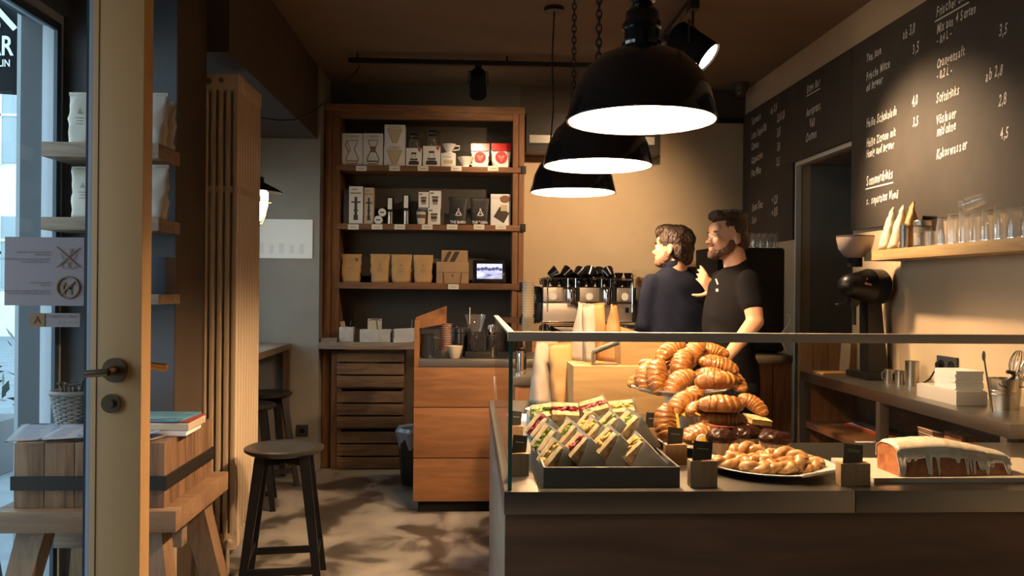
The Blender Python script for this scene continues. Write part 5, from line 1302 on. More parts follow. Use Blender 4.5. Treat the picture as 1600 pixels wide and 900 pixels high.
# ---------------------------------------------------------------- wall shelf with bags, jars and glasses
SX = 2.10; SZ = 1.632
t = thing('glass_shelf', 'thick honey wooden wall shelf holding bags and glasses under the menu board', 'shelf', (SX, 2.2, SZ - .052))
MB().box(0, XR - SX - .001, 0, 4.35 - 2.2, 0, .052, b=.004).build('plank', wood('honey_shelf_plank', (.42, .25, .10), (.66, .44, .20), 'y', rough=.5), t)
for i, (px, pyt, ln, m_, lab) in enumerate(((1387, 326, -8, mat('glare_whitened_kraft', (.72, .60, .38), .6, bump=.4, bscale=20), 'pale paper pouch at the shelf end nearest the recess'), (1406, 323, -10, mat('glare_whitened_kraft'), 'pale paper pouch in the middle of the leaning three'), (1420, 317, -14, KR2, 'golden kraft pouch leaning beside the first steel-lidded jar'))):  # two pouches in kraft whitened to carry the spotlight's glare
    y = 4.24 - i * .10; q = at(px, pyt, y=y)
    t = thing('coffee_bag', lab, 'coffee bag', (2.175, y, SZ), (R(6), R(10), R(72)), 'pouches on the glass shelf')
    H = q.z - SZ
    bag_mesh(.12, H, .085, 'pouch', m_, t, seed=50 + i)
    MB().box(-.058, .058, -.004, .004, H * .94, H + .002).build('top_seal', m_, t)
t = thing('storage_jar', 'glass jar with a steel screw lid beside the paper pouches', 'jar', (2.17, 3.90, SZ))
MB().lathe([(0, 0), (.04, 0), (.042, .01), (.042, .095), (.036, .105), (.033, .105), (.039, .095), (.039, .01), (0, .008)], n=36).build('vessel', GLASSB, t)
MB().lathe([(0, .105), (.040, .105), (.040, .125), (.036, .13), (0, .13)], n=36).build('lid', STEEL, t)
MB().lathe([(0, .009), (.037, .010), (.037, .07), (0, .072)], n=24).build('contents', mat('pale_grain', (.45, .38, .28), .8), t)
o = MB().lathe([(0, 0), (.022, 0)] + [(.023 - (.002 if i % 3 == 2 else 0), .004 + i * .012) for i in range(10)] + [(0, .125)], n=28).build('steel_shaker', STEEL, loc=(2.135, 4.00, SZ)); tag(o, 'slim ribbed steel shaker in front of the lidded jar', 'shaker')
t = thing('glass_mug', 'small glass mug with handle between lidded jar and tall glasses', 'glass', (2.15, 3.78, SZ))
MB().lathe([(0, 0), (.030, 0), (.033, .07), (.030, .07), (.027, .006), (0, .006)], n=30).build('cup', GLASSB, t); MB().tube([(0, .03, .06), (0, .055, .055), (0, .055, .025), (0, .03, .015)], .005, 8).build('handle', GLASSB, t)
g = None; i = 0
for r in range(2):
    for k in range(9):
        y = 3.66 - k * .082 + r * .02; x = 2.138 + r * .078
        hh = 1.0 + .12 * ((k * 7 + r * 3) % 3) * .5
        lab = 'upturned glass on the honey shelf, %s of the %s row' % (ORD[k], ['front', 'wall-side'][r])
        if g is None: g = glass_obj(lab, (x, y, SZ + .0005), .036, .125, 'glasses on the honey shelf', 9)
        else: dup(g, lab, (x, y, SZ + .0005), k * 1.3, (1, 1, hh))
d_ = dup(g, 'glass lying tipped over on top of the upturned glasses', (2.16, 3.56, SZ + .168), (R(75), 0, R(30)), .8)

# ---------------------------------------------------------------- chalk menu boards
BOARD = blotch('brown_black_chalkboard', [(.040, .032, .024), (.055, .044, .033)], 5, .75, bump=.03)
CHALK = mat('chalk_white', (.82, .78, .70), .9)
BXX = XR - .022
def board(label, y0, y1, z0, z1, entries, cut=None):
    t = thing('menu_board', label, 'menu board', (XR - .0012, (y0 + y1) / 2, z0)); yc = (y0 + y1) / 2
    m = MB()
    if cut:
        m.box(-.02, 0, y0 - yc, y1 - yc, cut[1] - z0, z1 - z0, b=.002); m.box(-.02, 0, cut[0] - yc, y1 - yc, 0, cut[1] - z0, b=.002)
    else: m.box(-.02, 0, y0 - yc, y1 - yc, 0, z1 - z0, b=.002)
    m.build('panel', BOARD, t)
    l = MB(); rnd = random.Random(6)
    for e in entries:
        s, px, py, sz = e[:4]; q = at(px, py, x=BXX)
        b = Matrix(((0, 0, -1), (-1, 0, 0), (0, 1, 0))).to_4x4()
        pen = 0
        M = Matrix.Translation((-.022, q.y - yc, q.z - z0)) @ b @ Matrix.Rotation(rnd.uniform(.005, .045), 4, 'Z')
        # written letter by letter with small wobbles of the hand
        tot = 0
        for ch in s:
            wd = {' ': .30, 'i': .22, 'l': .22, 'I': .25, ',': .20, 'f': .30, 't': .30, 'r': .34, 'm': .68, 'w': .62, 'M': .66, '-': .34, '/': .34}.get(ch, .46 if not ch.isupper() else .54) * sz * .76
            if ch != ' ':
                add_text(l, ch, M @ Matrix.Translation((tot, rnd.uniform(-.05, .05) * sz, 0)) @ Matrix.Rotation(rnd.uniform(-.07, .07), 4, 'Z'), size=sz * rnd.uniform(.96, 1.12), shear=.25, sx=.56, off=.0012)
            tot += wd
        if len(e) > 4:
            l.box(-.0225, -.0215, q.y - yc - tot, q.y - yc + .01, q.z - z0 - sz * .22 - .004, q.z - z0 - sz * .22 + .003)
    l.build('chalk_writing', CHALK, t)
S = .072
board('large dark menu board with two columns of chalked drinks over the glass shelf', 2.2, OY0 - .015, 1.782, 2.885, [
    ('ab 3,0', 1411, 62, S * .95), ('Tee, lose', 1354, 98, S * .9), ('3,5', 1426, 86, S), ('Frische Minze', 1354, 126, S * .9), ('od Ingwer', 1354, 143, S * .9),
    ('Heiße Schokolade', 1354, 200, S * .92), ('4,0', 1425, 167, S), ('Heiße Zitrone mit', 1354, 231, S * .9), ('3,5', 1426, 198, S * .95), ('Honig und Ingwer', 1354, 247, S * .86),
    ('Sommerdrinks', 1354, 291, S * 1.0, 1), ('s. separates Menü', 1354, 320, S * .88),
    ('Frischer Saft', 1463, 28, S * .95, 1), ('Mix aus 4 Sorten', 1464, 53, S * .88), ('- 0,4 L -', 1464, 70, S * .72), ('3,5', 1561, 58, S * .95), ('Orangensaft', 1464, 107, S * .9), ('- 0,2 L -', 1464, 125, S * .74),
    ('ab 2,8', 1540, 127, S * .95), ('Softdrinks', 1463, 162, S * .9), ('2,8', 1560, 166, S * .95), ('Vöslauer', 1463, 195, S * .9), ('mit/ohne', 1464, 213, S * .88), ('4,5', 1563, 219, S * .95), ('Kokoswasser', 1463, 249, S * .9)])
S = .092
board('dark menu board with chalked coffee prices around the recess corner', OY0 - .01, YB - .01, 1.782, 2.885, [
    ('Espresso', 1175, 195, S * .82), ('ab 2,0', 1204, 179, S * .82), ('Latte Single/Dbl', 1174, 218, S * .80), ('3,5/3,8', 1214, 191, S * .85), ('Cortado', 1174, 235, S * .85), ('3,0', 1214, 214, S * .9),
    ('Cappuccino', 1174, 256, S * .85), ('3,0', 1214, 236, S * .9), ('Flat White', 1174, 277, S * .85), ('3,5', 1213, 259, S * .9), ('Extra Shot', 1175, 330, S * .85), ('+ 2,0', 1206, 319, S * .9), ('Soja', 1175, 349, S * .85), ('+ 0,8', 1206, 339, S * .9),
    ('Brew Bar', 1261, 146, S * .85, 1), ('Aeropress', 1260, 183, S * .85), ('V60', 1265, 200, S * .85), ('Chemex', 1259, 222, S * .85)], cut=(OY1 + .02, OZ + .02))
# ---------------------------------------------------------------- glass display counter
CX0, CX1, SEAM = .098, XR - .01, 1.045
Y0 = 2.2
BW = wood('dark_stained_front', (.085, .045, .024), (.20, .110, .058), 'x', rough=.55, sc=1.6)
t = thing('display_counter', 'long display counter with dark stained wooden front, steel edge and glass screen', 'counter', (CX0, Y0, 0))
W = CX1 - CX0; s = SEAM - CX0
MB().box(.0, W, .022, .05, 0, .820, b=.003).build('front_panel', BW, t)
MB().box(.0, .024, .0505, 1.72, 0, .820, b=.003).build('side_panel', wood('grey_side_panel', (.16, .12, .09), (.28, .22, .165), 'y'), t)
MB().box(-.004, s - .001, 0, .012, .820, .880, b=.002).box(-.004, s - .001, .012, 1.80, .868, .880, b=.002).box(-.004, .008, .0125, 1.80, .820, .8675).build('deck', STEEL, t)
MB().box(s + .001, W - .004, 0, .012, .820, .880, b=.002).box(s + .001, W - .004, .012, .70, .868, .880, b=.002).build('deck', mat('steel_b', (.34, .32, .28), .28, 1, bump=.03, bscale=150), t)
MB().box(.024, s - .02, .06, 1.74, .05, .10).box(s - .04, s - .01, .06, 1.74, .10, .8675).box(.03, s - .05, 1.70, 1.73, .10, .8675).build('carcass', DARKW('y'), t)
MB().box(s, W - .01, .66, .69, .05, .8675).build('back_panel', DARKW('x'), t)
GE = mat('green_glass_edge', (.03, .12, .09), .15)
MB().box(.010, W - .004, .014, .020, .8805, 1.278).build('front_glass', GLASS, t)
MB().box(.008, .014, .022, 1.30, .8805, 1.290).build('side_glass', GLASS, t)
MB().box(.006, .0165, .0135, .0215, .8805, 1.278).build('glass_edge', GE, t)
MB().box(.010, .164, .022, 1.30, 1.290, 1.298).build('top_glass', glassmat('top_glass', (.96, .98, .97), .02, .12), t)
MB().box(.002, W - .004, .0, .022, 1.279, 1.304, b=.002).build('rail', RAILS, t)
MB().box(.002, .020, .022, 1.30, 1.2985, 1.304, b=.001).build('rail', RAILS, t)
for x in (): MB().box(x, x + .02, 1.28, 1.30, .8805 if x < s else .0, 1.289).build('post', STEELD, t) if x < s - .1 else None
q = at(782, 700, y=4.25); e = at(773, 588, y=4.3)
b0 = Vector((q.x + .002, 4.22, at(785, 745, y=4.22).z)); e0 = Vector((e.x, 4.3, e.z)); b0 = b0 + (b0 - e0) * (b0.z / (e0.z - b0.z))
t = MB().cyl(b0, e0, .006, n=10).build('rod', mat('pale_rod', (.5, .45, .38), .4)); tag(t, 'thin pale rod leaning beside the display counter end', 'rod')
# sandwich tray
TR = mat('dark_zinc', (.11, .105, .095), .45, .6)
a = at(849, 762, z=DZ); b = at(1063, 762, z=DZ)
ty = a.y; W = b.x - a.x; D = .47; H = .055
t = thing('sandwich_tray', 'dark zinc tray full of wrapped sandwiches in the display', 'tray', (a.x, ty, DZ))
th = .006
MB().box(0, W, 0, th, 0, H, b=.001).box(0, W, D - th, D, 0, H, b=.001).box(0, th, th, D - th, 0, H).box(W - th, W, th, D - th, 0, H).box(th, W - th, th, D - th, 0, .006).build('body', TR, t)
MB().box(W * .5, W - .02, .02, D - .03, .0062, .0085).build('liner', mat('lining_paper', (.45, .38, .26), .8), t)
BREAD = blotch('seeded_crust', [(.30, .16, .06), (.60, .42, .20), (.72, .56, .32)], 38, .75, bump=.6)
CRUMB = blotch('bread_crumb', [(.60, .44, .22), (.74, .60, .36)], 60, .9, bump=.5)
WRAP = mat('parchment_wrap', (.88, .88, .86), .5, bump=.6, bscale=16)
FILL = {'green': mat('lettuce', (.20, .28, .05), .6, var=.5, vscale=90), 'pink': mat('pink_filling', (.42, .07, .08), .45, var=.5, vscale=70), 'yellow': mat('cheese_slice', (.70, .48, .12), .5), 'red': mat('beet_filling', (.28, .02, .04), .35, var=.4, vscale=80)}
def sandwich(label, px, py, y, rot, L=.125, w=.078, th=.052, fill='green', seed=0, wrap=.62, zmin=None):
    """Origin at the lower end; the cut end at +Z shows at (px, py)."""
    E_ = Euler(rot); ax = E_.to_matrix() @ Vector((0, 0, L))
    top = at(px, py, y=y); o = Vector(top) - ax
    t = thing('wrapped_sandwich', label, 'sandwich', o, rot, 'wrapped sandwiches in the zinc tray')
    rnd = random.Random(seed); h = th * .36
    def slab_(y0, y1, m, nm, grow=0):
        q = MB(); q.obox((0, (y0 + y1) / 2, L * .54), (w + grow, y1 - y0, L * .92), b=min(.008, (y1 - y0) * .3)); bm = q.bm
        for v in bm.verts: v.co += Vector((noise.noise(v.co * 40 + Vector((seed, 0, 0))), noise.noise(v.co * 45 + Vector((0, seed, 4))), noise.noise(v.co * 38 + Vector((3, 0, seed))))) * .003
        return q.build(nm, m, t)
    slab_(-th / 2, -th / 2 + h, BREAD, 'bread_slice'); slab_(th / 2 - h, th / 2, BREAD, 'bread_slice')
    q = MB()
    for k in range(16):
        q.ell((rnd.uniform(-w * .46, w * .46), rnd.uniform(-th * .12, th * .12), L * (.90 + rnd.random() * .10)), (.010, th * .10, .008), (rnd.random(), rnd.random(), rnd.random()), 8, 6)
    q.obox((0, 0, L * .5), (w * .96, th * .26, L * .86)); q.build('filling', FILL[fill], t)
    # folded parchment: open slanted sleeve around the lower part
    q = MB(); bm = q.bm; c = [(-1, -1), (1, -1), (1, 1), (-1, 1)]; hh = [wrap - .13, wrap + .10, wrap + .10, wrap - .13]
    lo, up = [], []
    n = 24
    for i in range(n):
        u = 4 * i / n; k = int(u); f = u - k
        x = (c[k][0] * (1 - f) + c[(k + 1) % 4][0] * f) * (w / 2 + .0065); yy = (c[k][1] * (1 - f) + c[(k + 1) % 4][1] * f) * (th / 2 + .0065)
        hz = hh[k] * (1 - f) + hh[(k + 1) % 4] * f
        lo.append((x * .98, yy * .98, 0)); up.append((x * (1 + .04 * rnd.random()), yy * (1 + .06 * rnd.random()), L * hz))
    R0 = [bm.verts.new(p) for p in lo]; Rm = [bm.verts.new(tuple((Vector(a_) * .5 + Vector(b_) * .5) + Vector((rnd.uniform(-.002, .002), rnd.uniform(-.002, .002), 0)))) for a_, b_ in zip(lo, up)]; R1 = [bm.verts.new(p) for p in up]
    for A, B in ((R0, Rm), (Rm, R1)):
        for i in range(n): bm.faces.new((A[i], A[(i + 1) % n], B[(i + 1) % n], B[i]))
    bm.faces.new(R0[::-1])
    bmesh.ops.solidify(bm, geom=bm.faces[:], thickness=-.0012)
    q.build('parchment', WRAP, t, ang=1.0)
    return t
SW = [('front row, filled slice nearest the glass corner', 857, 704, 2.37, 'yellow', 1), ('front row, second from the glass corner', 897, 690, 2.37, 'pink', 2), ('front row, third from the glass corner', 942, 683, 2.37, 'yellow', 3), ('front row, beside the empty end of the tray', 983, 693, 2.37, 'yellow', 4),
      ('second row by the glass corner, with green cress', 847, 680, 2.50, 'green', 5), ('second row, cress sandwich next to the corner one', 880, 671, 2.50, 'green', 6), ('second row, middle one with cheese', 916, 668, 2.50, 'yellow', 7), ('second row, cress sandwich before the roll with beet', 944, 657, 2.50, 'green', 8), ('second row, end one with cress leaves', 975, 655, 2.50, 'green', 9),
      ('third row, dark red filling at the corner', 836, 660, 2.62, 'red', 10), ('third row, half hidden behind the cheese one', 912, 655, 2.62, 'yellow', 11)]
for lab, px, py, y, f, sd in SW: sandwich('parchment-wrapped sandwich, ' + lab, px, py + 4, y, (R(20 + (sd * 5) % 9), R(-43 - (sd * 7) % 9), R((sd * 37) % 21 - 4)), fill=f, seed=sd, w=.074, th=.056, L=.150, wrap=.90)
def roll(label, px, py, y, f, seed, w=.088):
    return sandwich('upright seeded roll in parchment, ' + label, px, py, y, (R(32), R(-14 + seed % 3 * 8), R(14 - (seed * 13) % 25)), L=.125, w=w, th=.062, fill=f, seed=seed, wrap=.86)
roll('rearmost by the enamel plate', 848, 640, 2.70, 'green', 31, .07); roll('rear row with dark red beet on top', 884, 638, 2.68, 'red', 32); roll('rear row, tallest beside the pine box', 927, 632, 2.70, 'pink', 33); roll('rear row, end one toward the croissants', 969, 634, 2.70, 'yellow', 34)

# wooden block card holders
def holder(label, px, pyb, y, wpx, hpx, rz=0, txt=None):
    k = y / F; q = at(px, pyb, z=DZ); y = q.y; w_ = wpx * k; h_ = hpx * k
    t = thing('card_holder', label, 'card holder', (q.x, q.y + .018, DZ), rz, 'wooden card holders in the display')
    MB().box(-w_ / 2, w_ / 2, -.018, .018, 0, h_, b=.003).build('block', wood('holder_block_wood', (.22, .12, .055), (.44, .27, .13), 'z', knots=False), t)
    c_ = MB().obox((0, 0, h_ + .022), (w_ * .82, .0018, .055), (R(-6), R(8), R(18)))
    o = c_.build('card', mat('slate_card', (.014, .017, .015), .5), t)
    l = MB()
    if txt: add_text(l, txt, Matrix.Translation((0, 0, h_ + .022)) @ Euler((R(-6), R(8), R(18))).to_matrix().to_4x4() @ Matrix.Translation((0, -.0015, .006)) @ MX, size=.0125, align='CENTER', sx=.85)
    else:
        l.obox((0, -.0025, h_ + .03), (w_ * .5, .0004, .002), (R(-6), R(8), R(18)))
    l.build('chalk_print', mat('dull_chalk', (.45, .42, .36), .9), t)
holder('wooden block with dark card in front of the plate of twisted pastries', 1100, 762, 2.26, 43, 42)
holder('wooden block with dark card beside the tray end, behind the front one', 1057, 727, 2.56, 34, 32)
holder('wooden block with dark card nearest the cake stand foot', 1022, 698, 2.85, 32, 29)
holder('wooden block with dark card at the deck seam before the glazed loaf', 1337, 760, 2.28, 48, 36, txt='ZITRONE')
holder('wooden block with card in the front corner behind the side glass', 812, 744, 2.33, 30, 36)
holder('wooden block with card farther back along the side glass', 807, 690, 2.72, 22, 26)

# ---------------------------------------------------------------- croissants
CRM = attrmat('baked_laminated_dough', .38, .35, .35, 120)
def croissant_mesh(seed, L=.150, Wd=.040, arc=1.55, nseg=3.6):
    rnd = random.Random(seed); m = MB(); bm = m.bm; N = 64; n = 22
    Rr = L / (2 * math.sin(arc / 2)); rings = []; info = []
    for i in range(N + 1):
        u = -1 + 2 * i / N; a = u * arc / 2
        c = Vector((Rr * math.sin(a), Rr * (math.cos(a) - math.cos(arc / 2)) * .9, 0))
        tg = Vector((math.cos(a), -math.sin(a), 0)); sd = Vector((math.sin(a), math.cos(a), 0))
        base = (max(0, 1 - abs(u) ** 2.1)) ** .62 * Wd + .0045
        ring = []
        for k in range(n):
            th = 2 * PI * k / n
            ph = (abs(u) ** .85) * nseg + .34 * math.cos(th) + .16 * math.sin(2 * th + seed) + .45 * noise.noise(Vector((u * 3, math.cos(th), seed)))
            fr = ph - math.floor(ph)
            step = (1 - fr) ** .6                      # each turn of dough steps down outwards
            r = base * (.86 + .19 * step)
            z = math.sin(th) * r * .80; s_ = math.cos(th) * r
            p = c + sd * s_ + Vector((0, 0, z))
            nz = noise.noise(p * 55 + Vector((seed, 0, 0))) * .0022
            p += (sd * math.cos(th) + Vector((0, 0, math.sin(th)))) * nz
            if p.z < -.6 * Wd: p.z = -.6 * Wd
            ring.append(bm.verts.new(p)); info.append((step, fr, math.sin(th), u))
        rings.append(ring)
    for A, B in zip(rings, rings[1:]):
        for k in range(n): bm.faces.new((A[k], A[(k + 1) % n], B[(k + 1) % n], B[k]))
    bm.faces.new(rings[0][::-1]); bm.faces.new(rings[-1])
    o = m.build('body', CRM, ang=1.6)
    me = o.data; ca = me.color_attributes.new('Col', 'FLOAT_COLOR', 'POINT')
    pale, gold, brown = Vector((.68, .38, .12)), Vector((.48, .19, .038)), Vector((.16, .048, .010))
    for i, v in enumerate(me.vertices):
        st, fr, sn, u = info[i]; nn = noise.noise(v.co * 28 + Vector((seed * 2, 3, 1))) * .45 + noise.noise(Vector((v.co.x * 260, v.co.y * 50, v.co.z * 50))) * .25
        w_ = min(1, max(0, (fr - .80) / .20))           # unbaked pale rim at the tuck of every turn
        w2 = min(1, max(0, .35 + st * .55 + nn))
        col = gold.lerp(brown, w2 * (.75)).lerp(pale, max(w_ * .85, max(0, -nn) * .9))
        ca.data[i].color = (*col, 1)
    bpy.data.objects.remove(o)
    me.name = 'croissant'; return me
CRS = [croissant_mesh(s_) for s_ in (11, 12, 13, 14)]
def put(name, label, cat, me, loc, rot, sc=1, group=None):
    o = bpy.data.objects.new(name, me); COL.objects.link(o); o.location = loc; o.rotation_euler = rot; o.scale = (sc,) * 3
    return tag(o, label, cat, group)
# cake stand
q = at(1060, 665, z=DZ); cy = 3.12; cx = at(1062, 640, y=cy).x; zp = at(1060, 612, y=cy).z
t = thing('cake_stand', 'white pedestal cake stand with scalloped rim heaped with croissants', 'cake stand', (cx, cy, DZ)); h = zp - DZ
MB().lathe([(0, 0), (.085, 0), (.080, .008), (.055, .03), (.045, h * .55), (.060, h - .012), (.05, h - .004), (0, h - .004)], n=48).build('pedestal', CERAMIC, t)
MB().lathe([(0, h - .004), (.13, h - .004), (.182, h + .016), (.184, h + .021), (.178, h + .021), (.128, h + .002), (0, h + .002)], n=96, ripple=(16, .012)).build('plate', CERAMIC, t)
pl = [ # label, px, py, depth, rot, scale
 ('at the rim, fat one facing the sandwiches', 1036, 590, 3.02, (R(20), R(-62), R(70)), 0.90),
 ('beside the fat one, lying low over the rim', 1066, 600, 2.99, (R(12), R(-30), R(25)), 0.94),
 ('half hidden at the stand edge by the pine box', 1016, 590, 3.10, (R(20), R(-50), R(60)), 0.83),
 ('outermost flat tip over the stand edge', 1004, 596, 3.18, (R(10), R(-15), R(10)), 0.74),
 ('small one tucked behind, against the pine box', 1019, 572, 3.22, (0, R(10), R(-20)), 0.69),
 ('middle of the heap, pale ridged side up', 1074, 569, 3.07, (R(15), R(-48), R(50)), 0.87),
 ('dark end under the top pair', 1108, 586, 3.05, (R(5), R(-5), R(0)), 0.74),
 ('low on the far rim toward the fridge', 1143, 596, 3.13, (R(5), R(35), R(-50)), 0.81),
 ('upper one hanging toward the fridge', 1124, 573, 3.08, (R(10), R(14), R(-8)), 0.96),
 ('top of the heap, broad and glossy', 1089, 556, 3.13, (R(10), R(-50), R(30)), 0.96),
 ('behind the top one, only its ridge showing', 1112, 549, 3.20, (0, R(12), R(-15)), 0.87),
 ('highest on the side of the pine box', 1052, 550, 3.14, (R(10), R(-30), R(20)), 0.87),
 ('buried core of the heap behind the front three', 1086, 594, 3.16, (0, R(20), R(40)), 1.01),
 ('buried core piece under the top of the heap', 1060, 580, 3.20, (0, R(-20), R(120)), 1.01),
]
for i, (lab, px, py, y, rot, sc) in enumerate(pl):
    put('croissant', 'golden croissant on the cake stand, ' + lab, 'croissant', CRS[i % 4], at(px, py, y=y), rot, sc, 'croissants heaped on the cake stand')
# plate of filled croissants
q = at(1112, 676, z=DZ + .01); lx, ly = q.x, 2.80
t = thing('serving_plate', 'round white plate under the egg and cheese croissants', 'plate', (at(1112, 680, y=ly).x, ly, DZ))
MB().lathe([(0, 0), (.09, 0), (.10, .004), (.178, .022), (.182, .026), (.178, .027), (.10, .010), (0, .008)], n=72).build('dish', CERAMIC, t)
CHE = mat('melted_cheese', (.80, .50, .07), .4, coat=.3); EGG = mat('boiled_egg_yolk', (.86, .52, .05), .45); HAM = mat('cured_ham', (.30, .07, .05), .4)
def filled(label, px, py, y, rot, sc, i, add=()):
    t = thing('filled_croissant', 'filled croissant, ' + label, 'croissant', at(px, py, y=y), rot, 'filled croissants on the round plate')
    t.scale = (sc,) * 3
    o = bpy.data.objects.new('pastry', CRS[i % 4]); COL.objects.link(o); o.parent = t
    if 'cheese' in add: 
        q = MB(); q.obox((-.002, .004, .0), (.115, .074, .006), (.12, .1, .1), b=.002)
        for v in q.bm.verts: v.co.z += -.012 * min(1, (v.co.x / .05) ** 2) * .6
        q.build('cheese', CHE, t)
    if 'egg' in add:
        MB().lathe([(0, 0), (.021, 0), (.023, .003), (.021, .006), (0, .006)], (-.03, -.030, .006), rot=(R(62), 0, R(-20)), n=24).build('egg_white', mat('egg_white', (.80, .76, .66), .4), t)
        MB().lathe([(0, 0), (.013, 0), (.012, .004), (0, .005)], (-.03, -.0355, .009), rot=(R(62), 0, R(-20)), n=20).build('egg_yolk', EGG, t)
    if 'ham' in add: MB().obox((0, -.002, -.004), (.13, .082, .004), (.05, .04, 0), b=.001).build('ham', HAM, t)
    return t
filled('bridging the top with a ridged crescent back', 1118, 598, 2.86, (R(18), 0, R(180)), .98, 0, ('cheese',))
filled('upper one over the dark ham slice', 1124, 633, 2.74, (R(8), 0, R(175)), .98, 1, ('ham',))
filled('egg showing at the cake stand side', 1072, 634, 2.80, (R(20), R(-30), R(40)), .80, 2, ('cheese', 'egg'))
filled('golden end facing the muffins, upper tier', 1098, 641, 2.76, (R(6), R(-5), R(30)), .74, 3, ('cheese',))
filled('big one lying across the middle with dark filling', 1134, 660, 2.72, (R(5), 0, R(5)), 1.02, 1, ('ham',))
filled('upright at the card holders, yellow cheese edge', 1050, 662, 2.74, (R(10), R(-68), R(80)), .86, 0, ('cheese',))
filled('front one with thick folded cheese', 1100, 683, 2.66, (R(15), R(-8), R(20)), .90, 2, ('cheese', 'egg'))
filled('far side one with striped back above the toast', 1174, 634, 2.88, (R(10), R(30), R(-40)), .74, 3, ())
filled('low one behind the muffins', 1172, 676, 2.82, (R(8), R(6), R(-5)), .82, 0, ())
filled('buried one holding up the heap', 1122, 655, 2.86, (0, R(10), R(90)), 1.0, 3, ())
filled('buried one behind the egg croissant', 1092, 624, 2.90, (0, R(-30), R(60)), .9, 1, ())
q = at(1183, 656, y=2.84); t = thing('cheese_toast', 'folded cheese toast poking out at the side of the filled croissants', 'toast', q, (R(8), R(8), R(10)))
MB().obox((0, 0, 0), (.075, .07, .008), b=.002).build('slice', CHE, t); MB().obox((0, 0, .007), (.078, .072, .006), b=.002).build('crust', BREAD, t); MB().obox((0, 0, -.007), (.078, .072, .006), b=.002).build('crust', BREAD, t)
# muffins
def muffin(label, px, py, y, r=.045):
    q = at(px, py, y=y); z = DZ + .018
    t = thing('muffin', 'chocolate muffin in a pleated paper case, ' + label, 'muffin', (q.x, y, z), px, 'chocolate muffins behind the pastry plate')
    MB().lathe([(0, 0), (r * .74, 0), (r * .98, .042), (r * .95, .043), (0, .040)], n=96, ripple=(24, .03)).build('paper_case', mat('pleated_case', (.36, .25, .16), .7), t)
    m = MB(); m.lathe([(r * .93, .040), (r * 1.10, .048), (r * 1.12, .058), (r * 1.0, .066), (r * .85, .073), (r * .6, .078), (r * .4, .080), (r * .2, .082), (0, .083)], n=48)
    for v in m.bm.verts: v.co += v.co.normalized() * (noise.noise(v.co * 55 + Vector((px, 0, 0))) * .010 + noise.noise(v.co * 140) * .004)
    m.build('chocolate_top', mat('glossy_chocolate', (.022, .008, .005), .4, coat=.12, bump=.6, bscale=90), t)
muffin('nearest the card holder', 1127, 703, 2.60, .042); muffin('middle and slightly behind', 1164, 696, 2.68, .048); muffin('the one farthest from the sandwiches', 1211, 702, 2.58, .046)
# oval plate with twisted pastries
q = at(1192, 722, z=.895); t = thing('oval_plate', 'white oval plate with glazed twisted pastries at the display front', 'plate', (q.x + .005, 2.46, DZ))
MB().lathe([(0, 0), (.11, 0), (.12, .004), (.186, .020), (.190, .024), (.186, .025), (.12, .010), (0, .008)], n=80).build('dish', CERAMIC, t)
TW = attrmat('glazed_twist_dough', .35, .4, .3, 110)
def twist_mesh(seed, a=.045, b=.022):
    m = MB(); cols = []
    rnd = random.Random(seed)
    for s_ in (0, 1):
        pts = []; N = 70
        for i in range(N):
            u = 2 * PI * i / N; ph = u * 3 + s_ * PI
            r_ = .0075
            c = Vector(((a + math.cos(ph) * r_) * math.cos(u), (b + math.cos(ph) * r_) * math.sin(u) * (1 + .2 * math.sin(u + seed)), .016 + math.sin(ph) * r_ * .9))
            pts.append(c)
        m.tube(pts, .0135, 14, True)
    o = m.build('twist', TW, ang=1.5, cols=lambda co: tuple(Vector((.68, .42, .17)).lerp(Vector((.34, .14, .04)), min(1, max(0, .45 + noise.noise(co * 70 + Vector((seed, 0, 0))) * 1.3)))))
    me = o.data; bpy.data.objects.remove(o); return me
TWS = [twist_mesh(1), twist_mesh(2, .050, .018), twist_mesh(3, .040, .024)]
for i, (lab, px, py, y, rot, sc) in enumerate((('large one leaning on the muffins', 1164, 716, 2.50, (R(38), 0, R(10)), 1.05), ('under the leaning one, toward the card holder', 1143, 729, 2.42, (R(12), 0, R(8)), .95), ('front one pointing at the zinc tray', 1183, 735, 2.38, (R(14), 0, R(22)), 1.05),
    ('upper one across the front pair', 1224, 725, 2.42, (R(24), 0, R(-8)), 1.1), ('beneath the crossing one at the front', 1214, 737, 2.37, (R(4), 0, R(2)), .92), ('end one with a pale sugar side', 1258, 731, 2.44, (R(16), 0, R(-25)), .95), ('small one lying flat near the plate rim', 1246, 738, 2.40, (R(4), 0, R(-4)), .8))):
    put('twisted_pastry', 'glazed twisted pastry on the oval plate, ' + lab, 'pastry', TWS[i % 3], at(px, py, y=y), rot, sc, 'twisted pastries on the oval plate')
q = at(1270, 741, z=.905); o = MB().obox((0, 0, 0), (.15, .020, .002), (0, R(-4), .3)).build('pastry_knife', STEEL, loc=(q.x + .03, q.y, .908)); tag(o, 'thin steel knife blade poking out over the oval plate rim', 'knife'); 
